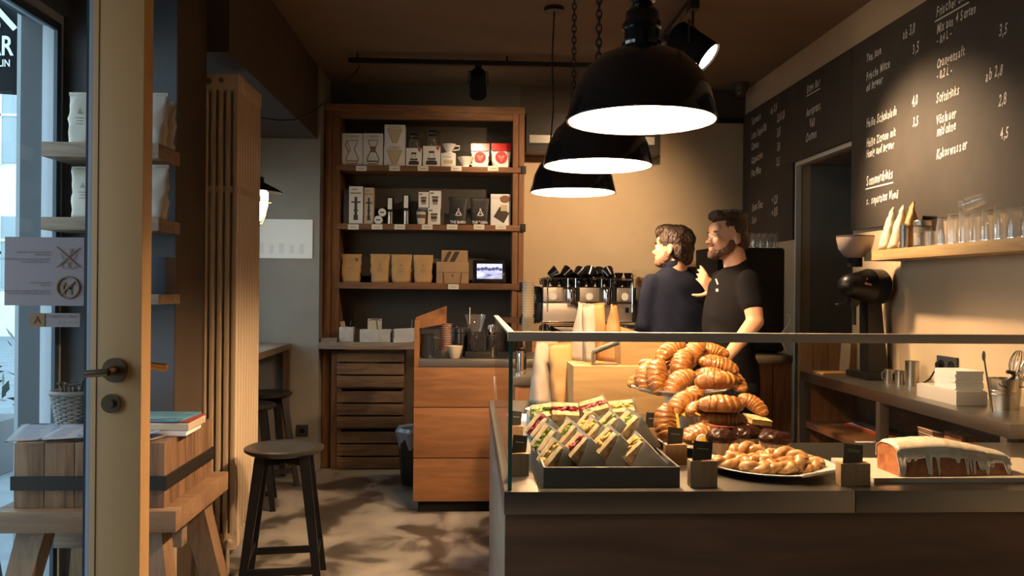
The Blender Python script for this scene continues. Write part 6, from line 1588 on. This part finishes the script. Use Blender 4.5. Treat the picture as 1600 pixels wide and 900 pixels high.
# glazed loaf
q0 = at(1368, 757, z=DZ); t = thing('cake_board', 'thin pale board under the glazed loaf cake', 'board', (q0.x, q0.y + .01, DZ))
MB().box(0, 2.2 * .28, 0, .28, 0, .016, b=.005).build('board', mat('pale_marble_board', (.55, .47, .36), .4), t)
def loaf():
    y = q0.y + .035; a = at(1402, 748, y=y); b = at(1583, 745, y=y); L = b.x - a.x; z = DZ + .0165; H = at(1460, 687, y=y + .04).z - z
    t = thing('loaf_cake', 'long loaf cake with white icing running down its brown side', 'cake', ((a.x + b.x) / 2, y, z), R(3)); Dp = .115
    def top(x, yy):  # crown height of the loaf
        u = x / (L / 2); v = (yy - Dp / 2) / (Dp / 2)
        return H * (.84 + .16 * (1 - abs(u + .35) ** 1.5) - .16 * max(0, u + .1)) * (1 - .18 * abs(v) ** 3) * (1 if abs(u) < .97 else .93)
    m = MB(); bm = m.bm; NX, NY = 40, 12
    def shell(off, mask=None):
        g = []
        # profile around the loaf from front bottom over the crown to the back bottom
        for i in range(NX + 1):
            x = (-1 + 2 * i / NX) * L / 2; row = []
            for j in range(8): row.append((x, -off + .010 * (j / 7.0) ** 2 - .004 * (1 - j / 7), top(x, 0) * .92 * j / 7))
            for j in range(NY + 1):
                v = j / NY; row.append((x, .010 + (Dp - .010) * v, top(x, Dp * v) + off))
            for j in range(8): row.append((x, Dp + off, top(x, Dp) * .92 * (1 - j / 7)))
            g.append(row)
        return g
    g = shell(0); V = [[bm.verts.new(Vector(p) + Vector((0, 1, 0)) * noise.noise(Vector(p) * 50) * .002) for p in r] for r in g]
    for i in range(NX):
        for j in range(len(V[0]) - 1): bm.faces.new((V[i][j], V[i + 1][j], V[i + 1][j + 1], V[i][j + 1]))
    bm.faces.new(V[0]); bm.faces.new(V[-1][::-1])
    bmesh.ops.recalc_face_normals(bm, faces=bm.faces)
    m.build('crumb', blotch('brown_loaf_crust', [(.20, .055, .015), (.36, .12, .035), (.46, .19, .06)], 28, .55, bump=.5), t)
    # icing: one skin over the crown whose lower edge drips by varying lengths
    m = MB(); bm = m.bm; NX2 = 150
    def drip(x):
        u = (x / L + .5)
        d = .26 + .08 * noise.noise(Vector((u * 9, 2, 0)))
        for c, w_, l in ((.02, .036, .97), (.08, .03, .40), (.14, .016, .38), (.255, .016, .92), (.275, .013, 1.0), (.345, .009, .98), (.52, .022, .46), (.600, .012, .95), (.635, .007, .80), (.665, .008, .92), (.735, .040, .72), (.775, .022, .97), (.82, .03, .55), (.965, .026, .95)):
            d = max(d, l * math.exp(-((u - c) / w_) ** 4) if abs(u - c) < w_ * 1.4 else 0)
        return d
    rows = []
    for i in range(NX2 + 1):
        x = (-1 + 2 * i / NX2) * (L / 2 + .003); d = drip(x); row = []
        for j in range(10):
            zz = 1 - d * (1 - j / 9); zt_ = top(x, 0) * .92
            th = .0035 + .0015 * math.sin(j * .6) + (.002 if j == 0 else 0)
            v = zz; row.append((x, -th + .010 * v ** 2 - .004 * (1 - v), zt_ * zz))
        for j in range(NY + 1):
            v = j / NY; row.append((x, .006 + (Dp - .004) * v, top(x, Dp * v) + .004 + .002 * noise.noise(Vector((x * 40, v * 5, 0)))))
        for j in range(5): row.append((x, Dp + .004, top(x, Dp) * .92 - .006 * j))
        rows.append([bm.verts.new(p) for p in row])
    for A, B in zip(rows, rows[1:]):
        for j in range(len(A) - 1): bm.faces.new((A[j], B[j], B[j + 1], A[j + 1]))
    bmesh.ops.recalc_face_normals(bm, faces=bm.faces)
    bmesh.ops.solidify(bm, geom=bm.faces[:], thickness=.0015)
    m.build('icing', blotch('sugar_icing', [(.62, .50, .32), (.74, .66, .52), (.78, .72, .60)], 22, .3, bump=.25), t, ang=1.3)
loaf()
# ---------------------------------------------------------------- the two men behind the counter
SKIN = mat('warm_skin', (.60, .335, .20), .5, sss=.08, bump=.05, bscale=300, var=.06, vscale=14)
def seg(m, a, b, r0, r1, n=20):
    a, b = Vector(a), Vector(b); m.tube([a, a.lerp(b, .33), a.lerp(b, .66), b], [r0, r0 * .67 + r1 * .33 + .001, r0 * .33 + r1 * .67 + .001, r1], n); m.ell(a, r0, n=20, m=12); m.ell(b, r1, n=20, m=12)
def hand(m, wrist, palm_dir, side, fingers, thumb, s=1.0, palm_n=None):
    """Palm plus five separate tapering fingers, each with two bends."""
    w_ = Vector(wrist); d = Vector(palm_dir).normalized(); sd = Vector(side).normalized(); nn = d.cross(sd).normalized()
    k0 = w_ + d * .085 * s
    m.hull([w_ + sd * a * .026 * s + nn * b * .015 * s for a in (-1, 1) for b in (-1, 1)] + [k0 + sd * a * .040 * s + nn * b * .011 * s for a in (-1, 1) for b in (-1, 1)] + [w_ + d * .04 * s + sd * a * .038 * s + nn * b * .015 * s for a in (-1, 1) for b in (-1, 1)])
    for i, (L, sp, curl) in enumerate(fingers):
        o = k0 + sd * (-.030 + .020 * i) * s - d * .008 * s; dd = (d + sd * sp).normalized(); pts = [o]; q = o
        for j, fl in enumerate((.42, .32, .26)):
            dd = (dd + nn * curl * (.55 + .5 * j)).normalized(); q = q + dd * L * fl * s; pts.append(q)
        m.tube(pts, [.0095 * s, .0088 * s, .0078 * s, .0062 * s], 12)
        for p, r in zip(pts, (.0095, .0088, .0078, .0062)): m.ell(p, r * s, n=12, m=8)
    o = w_ + d * .025 * s + sd * thumb[0] * .030 * s; dd = (d * .6 + sd * thumb[0] * .8 + nn * thumb[1]).normalized(); pts = [o]
    q = o
    for fl in (.034, .030, .024):
        q = q + dd * fl * s; pts.append(q); dd = (dd + d * .35 + nn * thumb[1] * .3).normalized()
    m.tube(pts, [.013 * s, .011 * s, .010 * s, .0075 * s], 12)
    for p, r in zip(pts, (.013, .011, .010, .0075)): m.ell(p, r * s, n=12, m=8)
def head(m, c, M3, s=1.0):
    """Face looks along local -x."""
    T = lambda p: Vector(c) + M3 @ (Vector(p) * s)
    rot = M3.to_euler()
    E_ = lambda p, r, rr=(0, 0, 0): m.ell(T(p), tuple(q * s for q in r), (M3 @ Euler(rr).to_matrix()).to_euler(), 28, 18)
    E_((.012, 0, .030), (.098, .076, .090)); E_((-.030, 0, -.030), (.062, .058, .080)); E_((-.058, 0, -.082), (.034, .036, .026)); E_((-.020, 0, -.070), (.056, .052, .030), (0, R(-14), 0))
    E_((-.068, 0, .040), (.026, .050, .034)); E_((-.080, 0, .016), (.014, .040, .010))
    m.hull([T(p) for p in ((-.082, -.008, .012), (-.082, .008, .012), (-.117, 0, -.026), (-.112, -.013, -.034), (-.112, .013, -.034), (-.080, -.018, -.036), (-.080, .018, -.036))])
    E_((-.108, 0, -.028), (.012, .011, .010)); E_((-.098, -.013, -.032), (.011, .008, .008)); E_((-.098, .013, -.032), (.011, .008, .008))
    E_((-.086, 0, -.052), (.014, .024, .007)); E_((-.084, 0, -.063), (.013, .021, .007)); E_((-.062, -.034, -.018), (.026, .022, .022)); E_((-.062, .034, -.018), (.026, .022, .022))
    for sg in (-1, 1):
        E_((.014, sg * .078, -.004), (.017, .008, .030), (sg * R(8), R(-8), 0)); E_((.010, sg * .074, -.026), (.010, .006, .012))
        E_((-.074, sg * .032, .004), (.013, .014, .009))
def loft(m, rings, n=36):
    # a closed body of elliptical cross-sections: (centre, half width x, half width y, turn)
    t = bmesh.new(); RS = []
    for c, rx, ry, tw in rings:
        cs, sn = math.cos(tw), math.sin(tw)
        RS.append([t.verts.new((c[0] + cs * rx * math.cos(a) - sn * ry * math.sin(a), c[1] + sn * rx * math.cos(a) + cs * ry * math.sin(a), c[2])) for a in [2 * PI * k / n for k in range(n)]])
    for A, B in zip(RS, RS[1:]):
        for k in range(n): t.faces.new((A[k], A[(k + 1) % n], B[(k + 1) % n], B[k]))
    t.faces.new(RS[0][::-1]); t.faces.new(RS[-1]); bmesh.ops.recalc_face_normals(t, faces=t.faces); m.add(t)
def hair(name, label_parts, parent, c, M3, blobs, m_, voxel=.004, amp=.006, seed=0, s=1.0):
    q = MB()
    for p, r in blobs: q.ell(Vector(c) + M3 @ (Vector(p) * s), tuple(x * s for x in r), M3.to_euler(), 24, 16)
    return remeshed(q, name, m_, voxel, parent, smooth=2, disp=lambda co, n: n * (noise.noise(Vector((co.x * 34, co.y * 34, co.z * 22)) + Vector((seed, 0, 0))) * amp * .8 + noise.noise(Vector((co.x * 150, co.y * 150, co.z * 60))) * amp * .45))
HAIRD = mat('dark_brown_hair', (.030, .016, .009), .5, bump=1.0, bscale=120)
BEARD = mat('short_dark_beard', (.085, .045, .028), .8, bump=1.0, bscale=260)
EYEW = mat('eye_white', (.7, .65, .6), .2); PUP = mat('dark_iris', (.03, .015, .01), .1)
def man_b():
    """Man in the black T-shirt, smiling in profile, one hand on his colleague's shoulder."""
    O = at(1145, 600, y=4.25); ox = O.x
    t = thing('person', 'bearded smiling person in black T-shirt resting a hand on the other\'s shoulder', 'person', (ox, 4.25, 0))
    def L(px, py, y): p = at(px, py, y=y); return Vector((p.x - ox, p.y - 4.25, p.z))
    M3 = Euler((0, R(3), R(14))).to_matrix(); hc = L(1136, 372, 4.25)
    sh_n, el_n, wr_n = L(1170, 440, 4.06), L(1180, 502, 4.02), L(1138, 556, 3.93)
    sh_f, el_f, wr_f = L(1128, 438, 4.42), L(1131, 489, 4.50), L(1113, 455, 4.44)
    pel = L(1146, 620, 4.25); pel.z = .95
    m = MB(); head(m, hc, M3, 1.03)
    seg(m, hc + Vector((.030, 0, -.06)), L(1152, 428, 4.25), .056, .062)
    tz = lambda px, z: (L(px, 500, 4.25).x, 0, z)
    loft(m, [(tz(1146, 1.475), .05, .06, 0), (tz(1148, 1.45), .075, .13, .25), (tz(1145, 1.40), .10, .165, .25), (tz(1141, 1.30), .105, .155, .2), (tz(1140, 1.12), .10, .135, .1), (tz(1142, .98), .11, .145, 0), (tz(1144, .86), .11, .15, 0)])
    seg(m, sh_n, el_n, .050, .041); seg(m, el_n, wr_n, .043, .027)
    seg(m, sh_f, el_f, .050, .041); seg(m, el_f, wr_f, .041, .028)
    hd = L(1094, 426, 4.44) - wr_f
    hand(m, wr_f, hd, (.15, 0, .5), [(.062, -.10, .85), (.070, -.02, .80), (.074, .05, .70), (.066, .14, .55)], (-1, .3), 1.0)
    hand(m, wr_n, (-.75, -.12, -.62), (.4, 0, -.5), [(.06, -.05, .25), (.07, 0, .25), (.072, .04, .25), (.065, .1, .2)], (1, .2), 1.0)
    for sy in (-1, 1):
        seg(m, pel + Vector((0, sy * .085, -.04)), Vector((-.005, sy * .10, .50)), .082, .055); seg(m, Vector((-.005, sy * .10, .50)), Vector((.03, sy * .10, .09)), .053, .034)
    remeshed(m, 'body', SKIN, .0055, t, smooth=5)
    # clothes follow the same bones a little further out
    m = MB()
    loft(m, [(tz(1153, 1.560), .056, .060, 0), (tz(1151, 1.530), .072, .080, 0), (tz(1150, 1.500), .094, .130, .25), (tz(1149, 1.460), .110, .178, .25), (tz(1145, 1.38), .122, .186, .25), (tz(1140, 1.28), .130, .178, .2), (tz(1138, 1.14), .128, .162, .12), (tz(1139, 1.00), .132, .165, .05), (tz(1141, .86), .138, .172, 0)])
    seg(m, sh_n, sh_n.lerp(el_n, .55), .060, .057); seg(m, sh_f, sh_f.lerp(el_f, .50), .060, .057)
    m.lathe([(.062, -.02), (.068, .008), (.060, .014), (.056, .0)], L(1151, 413, 4.25), n=28, rot=(0, R(-24), 0))
    wob = lambda co, n: n * .006 * noise.noise(Vector((co.x * 9, co.y * 9, co.z * 14 + co.x * 8)))
    remeshed(m, 'shirt', mat('black_jersey', (.007, .007, .008), .95, bump=.3, bscale=400), .009, t, smooth=26, disp=wob)
    m = MB()
    seg(m, pel + Vector((0, 0, .05)), pel + Vector((0, 0, -.05)), .13, .135)
    for sy in (-1, 1): seg(m, pel + Vector((0, sy * .085, -.06)), Vector((-.005, sy * .10, .50)), .098, .072); seg(m, Vector((-.005, sy * .10, .50)), Vector((.03, sy * .10, .06)), .070, .058)
    remeshed(m, 'trousers', mat('black_denim', (.006, .007, .010), .95), .010, t, smooth=6, disp=wob)
    for sy in (-1, 1): MB().hull([Vector((x, sy * .10 + y, z)) for x, y, z in ((-.17, -.03, 0), (-.17, .03, 0), (.10, -.042, 0), (.10, .042, 0), (-.10, -.045, 0), (-.10, .045, 0), (-.15, 0, .04), (.02, -.035, .09), (.02, .035, .09), (.09, 0, .09))]).build('shoe', BLACKM, t)
    hair('hair', '', t, hc, M3, [((.026, 0, .046), (.097, .080, .083)), ((.054, 0, .0), (.064, .077, .075)), ((-.045, 0, .104), (.060, .062, .034)), ((.02, 0, .112), (.080, .068, .034)), ((.082, 0, -.024), (.028, .053, .036)), ((-.076, -.015, .110), (.030, .040, .024)), ((.008, -.066, .045), (.022, .012, .046)), ((.008, .066, .045), (.022, .012, .046))], HAIRD, s=1.03, seed=3, amp=.009)
    hair('beard', '', t, hc, M3, [((-.064, 0, -.084), (.034, .040, .030)), ((-0.003, -0.060, -0.030), (.024, .009, .021)), ((-0.016, -0.056, -0.052), (.024, .009, .021)), ((-0.034, -0.050, -0.068), (.024, .009, .021)), ((-0.052, -0.040, -0.080), (.024, .009, .021)), ((-0.003, 0.060, -0.030), (.024, .009, .021)), ((-0.016, 0.056, -0.052), (.024, .009, .021)), ((-0.034, 0.050, -0.068), (.024, .009, .021)), ((-0.052, 0.040, -0.080), (.024, .009, .021)), ((-.092, 0, -.0445), (.012, .026, .006)), ((-.074, 0, -.094), (.026, .030, .020))], BEARD, voxel=.004, amp=.003, s=1.03)
    for sy in (-1, 1):
        p = hc + M3 @ Vector((-.080, sy * .032, .004)) * 1.03
        e = MB().ell(p, .0115, n=16, m=12).build('eye', EYEW, t); MB().ell(p + M3 @ Vector((-.0085, 0, 0)), (.0045, .0055, .0055), n=12, m=8).build('iris', PUP, e)
        hair('eyebrow', '', t, hc, M3, [((-.089, sy * .032, .023), (.007, .020, .0045))], HAIRD, voxel=.003, amp=.001, s=1.03)
    m = MB().tube([hc + M3 @ Vector((-.101 + abs(y) * 1.2 * .3, y, -.056 + abs(y) * .5)) * 1.03 for y in (-.026, -.016, -.006, .006, .016, .026)], .0022, 6); m.build('mouth', mat('dark_lip_line', (.16, .04, .03), .5), t)
    a, b = wr_f.lerp(el_f, .13), wr_f.lerp(el_f, .2)
    d = (b - a).normalized(); u = d.cross(Vector((0, 1, 0))).normalized(); v = d.cross(u)
    MB().tube([a + (u * math.cos(w_) + v * math.sin(w_)) * .034 for w_ in [2 * PI * i / 24 for i in range(24)]], .004, 8, True).build('bracelet', mat('dark_leather', (.03, .012, .008), .5), t)
    p = L(1120, 440, 4.085); q = L(1117, 447, 4.08)
    l = MB(); l.obox(p, (.008, .002, .030), (0, R(-20), R(-25))).obox(q + Vector((.008, -.01, -.02)), (.012, .002, .014), (0, R(-12), R(-25))); l.build('shirt_logo', WHITE, t)
    return t
man_b()
def man_a():
    """Man in the navy shirt, seen from behind, looking towards the espresso machine."""
    O = at(1058, 600, y=4.62); ox = O.x
    t = thing('person', 'dark-haired person in navy shirt seen from behind, looking at the espresso machine', 'person', (ox, 4.62, 0))
    def L(px, py, y): p = at(px, py, y=y); return Vector((p.x - ox, p.y - 4.62, p.z))
    M3 = Euler((0, R(6), R(-34))).to_matrix(); hc = L(1051, 389, 4.62)
    sh_l, el_l, wr_l = L(1018, 444, 4.60), L(1008, 506, 4.62), L(1000, 528, 4.84)
    sh_r, el_r, wr_r = L(1095, 444, 4.66), L(1103, 508, 4.70), L(1082, 535, 4.92)
    pel = L(1060, 620, 4.62); pel.z = .93
    m = MB(); head(m, hc, M3, 1.0)
    seg(m, hc + Vector((.022, -.01, -.06)), L(1058, 430, 4.62), .055, .062)
    tz = lambda px, z: (L(px, 500, 4.62).x, .01, z)
    loft(m, [(tz(1057, 1.47), .06, .05, 0), (tz(1057, 1.44), .13, .075, 0), (tz(1057, 1.38), .165, .095, 0), (tz(1058, 1.28), .155, .10, 0), (tz(1059, 1.10), .135, .095, 0), (tz(1060, .96), .145, .105, 0), (tz(1060, .84), .15, .11, 0)])
    for a, b, c in ((sh_l, el_l, wr_l), (sh_r, el_r, wr_r)): seg(m, a, b, .048, .040); seg(m, b, c, .040, .027)
    hand(m, wr_l, (-.1, .9, -.2), (1, 0, 0), [(.06, -.05, .3), (.07, 0, .3), (.072, .04, .3), (.065, .1, .3)], (1, .2)); hand(m, wr_r, (-.3, .9, -.1), (1, 0, 0), [(.06, -.05, .3), (.07, 0, .3), (.072, .04, .3), (.065, .1, .3)], (-1, .2))
    for sx_ in (-1, 1): seg(m, pel + Vector((sx_ * .085, 0, -.04)), Vector((sx_ * .10, -.01, .50)), .082, .055); seg(m, Vector((sx_ * .10, -.01, .50)), Vector((sx_ * .10, -.03, .09)), .053, .034)
    remeshed(m, 'body', SKIN, .0055, t, smooth=5)
    m = MB()
    loft(m, [(tz(1055, 1.560), .060, .056, 0), (tz(1055, 1.530), .085, .072, 0), (tz(1056, 1.495), .135, .092, 0), (tz(1056, 1.455), .178, .108, 0), (tz(1057, 1.40), .194, .114, 0), (tz(1058, 1.30), .184, .118, 0), (tz(1059, 1.14), .165, .115, 0), (tz(1060, 1.00), .168, .125, 0), (tz(1060, .84), .175, .132, 0)])
    for a, b, c in ((sh_l, el_l, wr_l), (sh_r, el_r, wr_r)): seg(m, a, b, .058, .052); seg(m, b, b.lerp(c, .9), .051, .040)
    wob = lambda co, n: n * .008 * noise.noise(Vector((co.x * 11, co.y * 9, co.z * 12 + co.x * 9)))
    remeshed(m, 'shirt', mat('navy_cotton', (.008, .010, .019), .95, bump=.3, bscale=300), .009, t, smooth=26, disp=wob)
    MB().lathe([(.060, -.03), (.064, 0), (.060, .026), (.055, .024), (.056, -.02)], L(1055, 411, 4.62), n=32, rot=(R(10), R(-8), 0)).build('collar', mat('navy_cotton_collar', (.012, .015, .026), .95), t)
    m = MB(); seg(m, pel + Vector((0, 0, .05)), pel + Vector((0, 0, -.05)), .135, .14)
    for sx_ in (-1, 1): seg(m, pel + Vector((sx_ * .085, 0, -.06)), Vector((sx_ * .10, -.01, .50)), .098, .072); seg(m, Vector((sx_ * .10, -.01, .50)), Vector((sx_ * .10, -.03, .06)), .070, .058)
    remeshed(m, 'trousers', mat('black_denim'), .010, t, smooth=6, disp=wob)
    for sx_ in (-1, 1): MB().hull([Vector((sx_ * .10 + y, -x, z)) for x, y, z in ((-.17, -.03, 0), (-.17, .03, 0), (.10, -.042, 0), (.10, .042, 0), (-.10, -.045, 0), (-.10, .045, 0), (-.15, 0, .04), (.02, -.035, .09), (.02, .035, .09), (.09, 0, .09))]).build('shoe', BLACKM, t)
    hair('hair', '', t, hc, M3, [((.020, 0, .052), (.104, .084, .086)), ((.055, 0, .0), (.066, .081, .078)), ((-.030, 0, .100), (.075, .066, .036)), ((.082, 0, -.035), (.036, .058, .050)), ((-.080, 0, .082), (.028, .050, .036)), ((.0, -.067, .045), (.026, .012, .046)), ((.0, .067, .045), (.026, .012, .046))], HAIRD, seed=9, amp=.010)
    hair('beard', '', t, hc, M3, [((-.060, 0, -.084), (.036, .038, .028)), ((-0.003, -0.059, -0.030), (.024, .008, .021)), ((-0.016, -0.055, -0.052), (.024, .008, .021)), ((-0.034, -0.049, -0.068), (.024, .008, .021)), ((-0.052, -0.039, -0.080), (.024, .008, .021)), ((-0.003, 0.059, -0.030), (.024, .008, .021)), ((-0.016, 0.055, -0.052), (.024, .008, .021)), ((-0.034, 0.049, -0.068), (.024, .008, .021)), ((-0.052, 0.039, -0.080), (.024, .008, .021)), ((-.092, 0, -.0445), (.011, .024, .006))], mat('stubble', (.20, .10, .06), .8, bump=1, bscale=260), voxel=.004, amp=.002)
    for sy in (-1, 1):
        p = hc + M3 @ Vector((-.080, sy * .032, .004))
        e = MB().ell(p, .0115, n=16, m=12).build('eye', EYEW, t); MB().ell(p + M3 @ Vector((-.0085, 0, 0)), (.0045, .0055, .0055), n=12, m=8).build('iris', PUP, e)
        hair('eyebrow', '', t, hc, M3, [((-.088, sy * .032, .023), (.007, .020, .0045))], HAIRD, voxel=.003, amp=.001)
man_a()
# ---------------------------------------------------------------- lamps and ceiling gear
LCX = []
def pendant(label, px, py, wpx, Rm=.225):
    y = 2 * Rm * F / wpx; q = at(px, py, y=y)
    t = thing('pendant_lamp', label, 'lamp', (q.x, y, 1.935), 0, 'black enamel pendant lamps over the display')
    out = [(Rm + .004, -.003), (Rm + .004, .004), (Rm * .985, .03), (Rm * .93, .085), (Rm * .80, .145), (Rm * .60, .190), (Rm * .36, .215), (.062, .225)]
    MB().lathe(out + [(.058, .222), (Rm * .35, .211), (Rm * .59, .186), (Rm * .79, .142), (Rm * .92, .083), (Rm * .975, .03), (Rm - .001, -.003), (Rm + .004, -.003)], n=72).build('shade', mat('lamp_black_enamel', (.010, .009, .009), .14, coat=.6), t)
    MB().lathe([(Rm - .0025, -.002), (Rm * .970, .030), (Rm * .913, .082), (Rm * .783, .140), (Rm * .58, .183), (Rm * .34, .208), (0, .210)], n=72).build('reflector', mat('white_lamp_enamel', (.62, .58, .52), .4), t)
    MB().lathe([(.06, .224), (.062, .235), (.055, .245), (.055, .275), (.060, .28), (.060, .295), (.052, .305), (.050, .33), (.036, .345), (.030, .36), (.042, .37), (.042, .40), (.026, .42), (.014, .44), (0, .445)], n=40).build('neck', BLACK, t)
    MB().lathe([(0, .065), (.030, .072), (.044, .10), (.038, .14), (.02, .17), (.018, .207), (0, .208)], n=32).build('bulb', mat('warm_lamp_bulb', (1, .9, .7), .5, em=WARM, ems=LAMP_W), t)
    # suspension chain up to the ceiling
    m = MB(); L = HC - 1.935 - .44; n = int(L / .030)
    for k in range(n):
        z = .44 + .030 * k + .015; a = k % 2
        m.tube([((.011 * math.cos(u)) * (1 - a), (.011 * math.cos(u)) * a, z + .021 * math.sin(u)) for u in [2 * PI * i / 12 for i in range(12)]], .0035, 5, True)
    m.build('chain', IRON, t)
    return t
pendant('biggest-looking black enamel pendant lamp, hung nearest over the display front', 1002, 185, 232)
pendant('black enamel pendant lamp in the middle of the row of three', 934, 264, 169)
pendant('black enamel pendant lamp hung farthest back, over the worktop behind the display', 895, 300, 132)
q = at(866, 12, z=HC); 
m = MB().cyl((q.x, q.y, HC - .025), (q.x, q.y, HC), .06, n=24); m.tube([(q.x, q.y, HC - .02), (q.x - .01, q.y, 2.8), (q.x + .0, q.y - .01, 2.5), (q.x - .02, q.y - .02, 2.25)], .005, 6)
tag(m.build('lamp_cord', IRON), 'thin cord dropping from a round ceiling rose beside the lamp chains', 'cord')
def added_entrance_lamp():  # out-of-view lamp, added to throw warm light on the door
    t = thing('pendant_lamp', 'unseen pendant lamp added over the entrance to warm the door', 'lamp', (-.15, .70, 2.35))
    MB().lathe([(.15, 0), (.14, .05), (.09, .11), (.03, .14), (.03, .20), (0, .21), (0, .19), (.025, .13), (.085, .10), (.135, .05), (.146, 0), (.15, 0)], n=40).build('shade', mat('lamp_black_enamel'), t)
    MB().ell((0, 0, .02), .04).build('bulb', mat('added_lamp_bulb', (1, .9, .7), .5, em=(1, .62, .30), ems=FILL_W), t)
    MB().cyl((0, 0, .20), (0, 0, HC - 2.35), .006, n=8).build('cord', IRON, t)
added_entrance_lamp()
# track rails
BK = mat('black_track_metal', (.012, .011, .010), .5)
p0, p1 = at(545, 96, z=3.04), at(1030, 103, z=3.04)
t = thing('track_rail', 'black lighting track running across the ceiling in front of the shelf unit', 'track', (p0.x, p0.y, 3.03))
L1 = 2.28
MB().box(0, L1, -.018, .018, 0, .035, b=.003).build('rail', BK, t)
for x in (.06, L1 - .1, L1 / 2): MB().cyl((x, 0, .035), (x, 0, HC - 3.03), .008, n=12).build('hanger', BK, t)
p = at(1062, 28, z=3.04)
t = thing('track_rail', 'black lighting track running away over the display towards the far wall', 'track', (1.235, 5.97, 3.03))
MB().box(-.018, .018, -3.2, 0.0, 0.0, .035, b=.003).build('rail', BK, t)
for y in (-3.1, -1.6, -.1): MB().cyl((0, y, .035), (0, y, HC - 3.03), .008, n=12).build('hanger', BK, t)
def spot(label, pivot, target, r, L, power, rail_z, col=(1, .68, .40), cone=50, blend=.6):
    t = thing('track_spotlight', label, 'spotlight', pivot)
    d = (Vector(target) - Vector(pivot)).normalized()
    MB().box(-.025, .025, -.05, .05, rail_z - pivot[2] - .045, rail_z - pivot[2], b=.004).cyl((0, 0, rail_z - pivot[2] - .045), (0, 0, .03), .007).build('adapter', BK, t)
    u = d.cross(Vector((0, 0, 1))).normalized() * (r + .008)
    MB().tube([u, u + Vector((0, 0, r + .03)), -u + Vector((0, 0, r + .03)), -u], .005, 6).build('yoke', BK, t)
    a, b = -d * L * .5, d * L * .5
    m = MB().cyl(a, b, r * .92, r, n=36, cap=False).cyl(a, a - d * .015, r * .92, r * .7, n=36).cyl(b - d * .02, b, r * .97, r * 1.0, n=36, cap=False)
    m.build('can', BLACKM, t)
    MB().cyl(b - d * .014, b - d * .010, r * .9, n=36).build('lens', mat('glowing_lens', (1, .9, .75), .4, em=(1, .80, .52), ems=30), t)
    ld = bpy.data.lights.new('spot_lamp', 'SPOT'); ld.energy = power; ld.color = col; ld.spot_size = R(cone); ld.spot_blend = blend; ld.shadow_soft_size = r * .6
    lo = bpy.data.objects.new('spot_lamp', ld); COL.objects.link(lo); lo.parent = t; lo.location = b + d * .004
    lo.rotation_euler = d.to_track_quat('-Z', 'Y').to_euler()
    return t
q = at(1084, 72, y=4.62)
spot('big black track spotlight glowing towards the menu board', (1.235, 4.62, q.z), (2.28, 4.08, 1.82), .088, .24, 330, 3.03, cone=72, blend=1.0)
q = at(747, 133, y=5.98)
spot('black track spotlight with coiled cable aimed at the top shelf', (q.x, p0.y, q.z + .02), (.06, 6.72, 2.40), .062, .20, 34, 3.03, cone=48, blend=1.0)
spot('track spotlight half hidden behind the nearest lamp, aimed at the espresso machine', (1.235, 5.25, 2.80), (.72, 6.9, 1.60), .055, .18, 165, 3.03, cone=100, blend=1.0)
# cable from track to the niche
m = MB(); pts = [at(x, y, y=6.0) for x, y in ((562, 103), (548, 122), (520, 150), (505, 162))] + [at(484, 178, x=-1.165), at(462, 187, z=2.535), at(436, 188, z=2.535), at(404, 184, z=2.535)]
m.tube([tuple(p) for p in pts], .005, 6); tag(m.build('cable', IRON), 'black cable sagging from the lighting track towards the niche lamp', 'cable')
# air conditioner
a, b = at(820, 175, y=6.62), at(1030, 240, y=6.62)
t = thing('air_conditioner', 'dark air conditioner with steel louvre strip high on the far wall', 'air conditioner', (a.x + .01, 6.62, b.z)); W = b.x - a.x; H = a.z - b.z
MB().box(0, W, 0, YB - 6.62 - .001, 0, H, b=.012).build('housing', mat('dark_bronze_housing', (.035, .028, .022), .4), t)
MB().box(.03, W - .05, -.006, 0, H * .22, H * .42).build('louvre', STEELD, t)
MB().box(.02, W - .04, -.010, -.006, H * .43, H * .46).box(.02, W - .04, -.010, -.006, H * .18, H * .21).build('slat', IRON, t)
# camera dome
q = at(1157, 148, y=6.66)
t = thing('security_camera', 'small dark dome camera under the ceiling in the far corner', 'camera', (q.x, 6.66, HC))
MB().lathe([(0, 0), (.062, 0), (.062, -.03), (.055, -.06), (.035, -.10), (0, -.118)], n=36).build('housing', mat('grey_brown_housing', (.07, .055, .045), .35), t)
MB().lathe([(0, 0), (.020, 0), (.018, .012), (0, .014)], (-.020, -.042, -.075), rot=(R(70), 0, R(-20))).build('lens', CHROME, t)
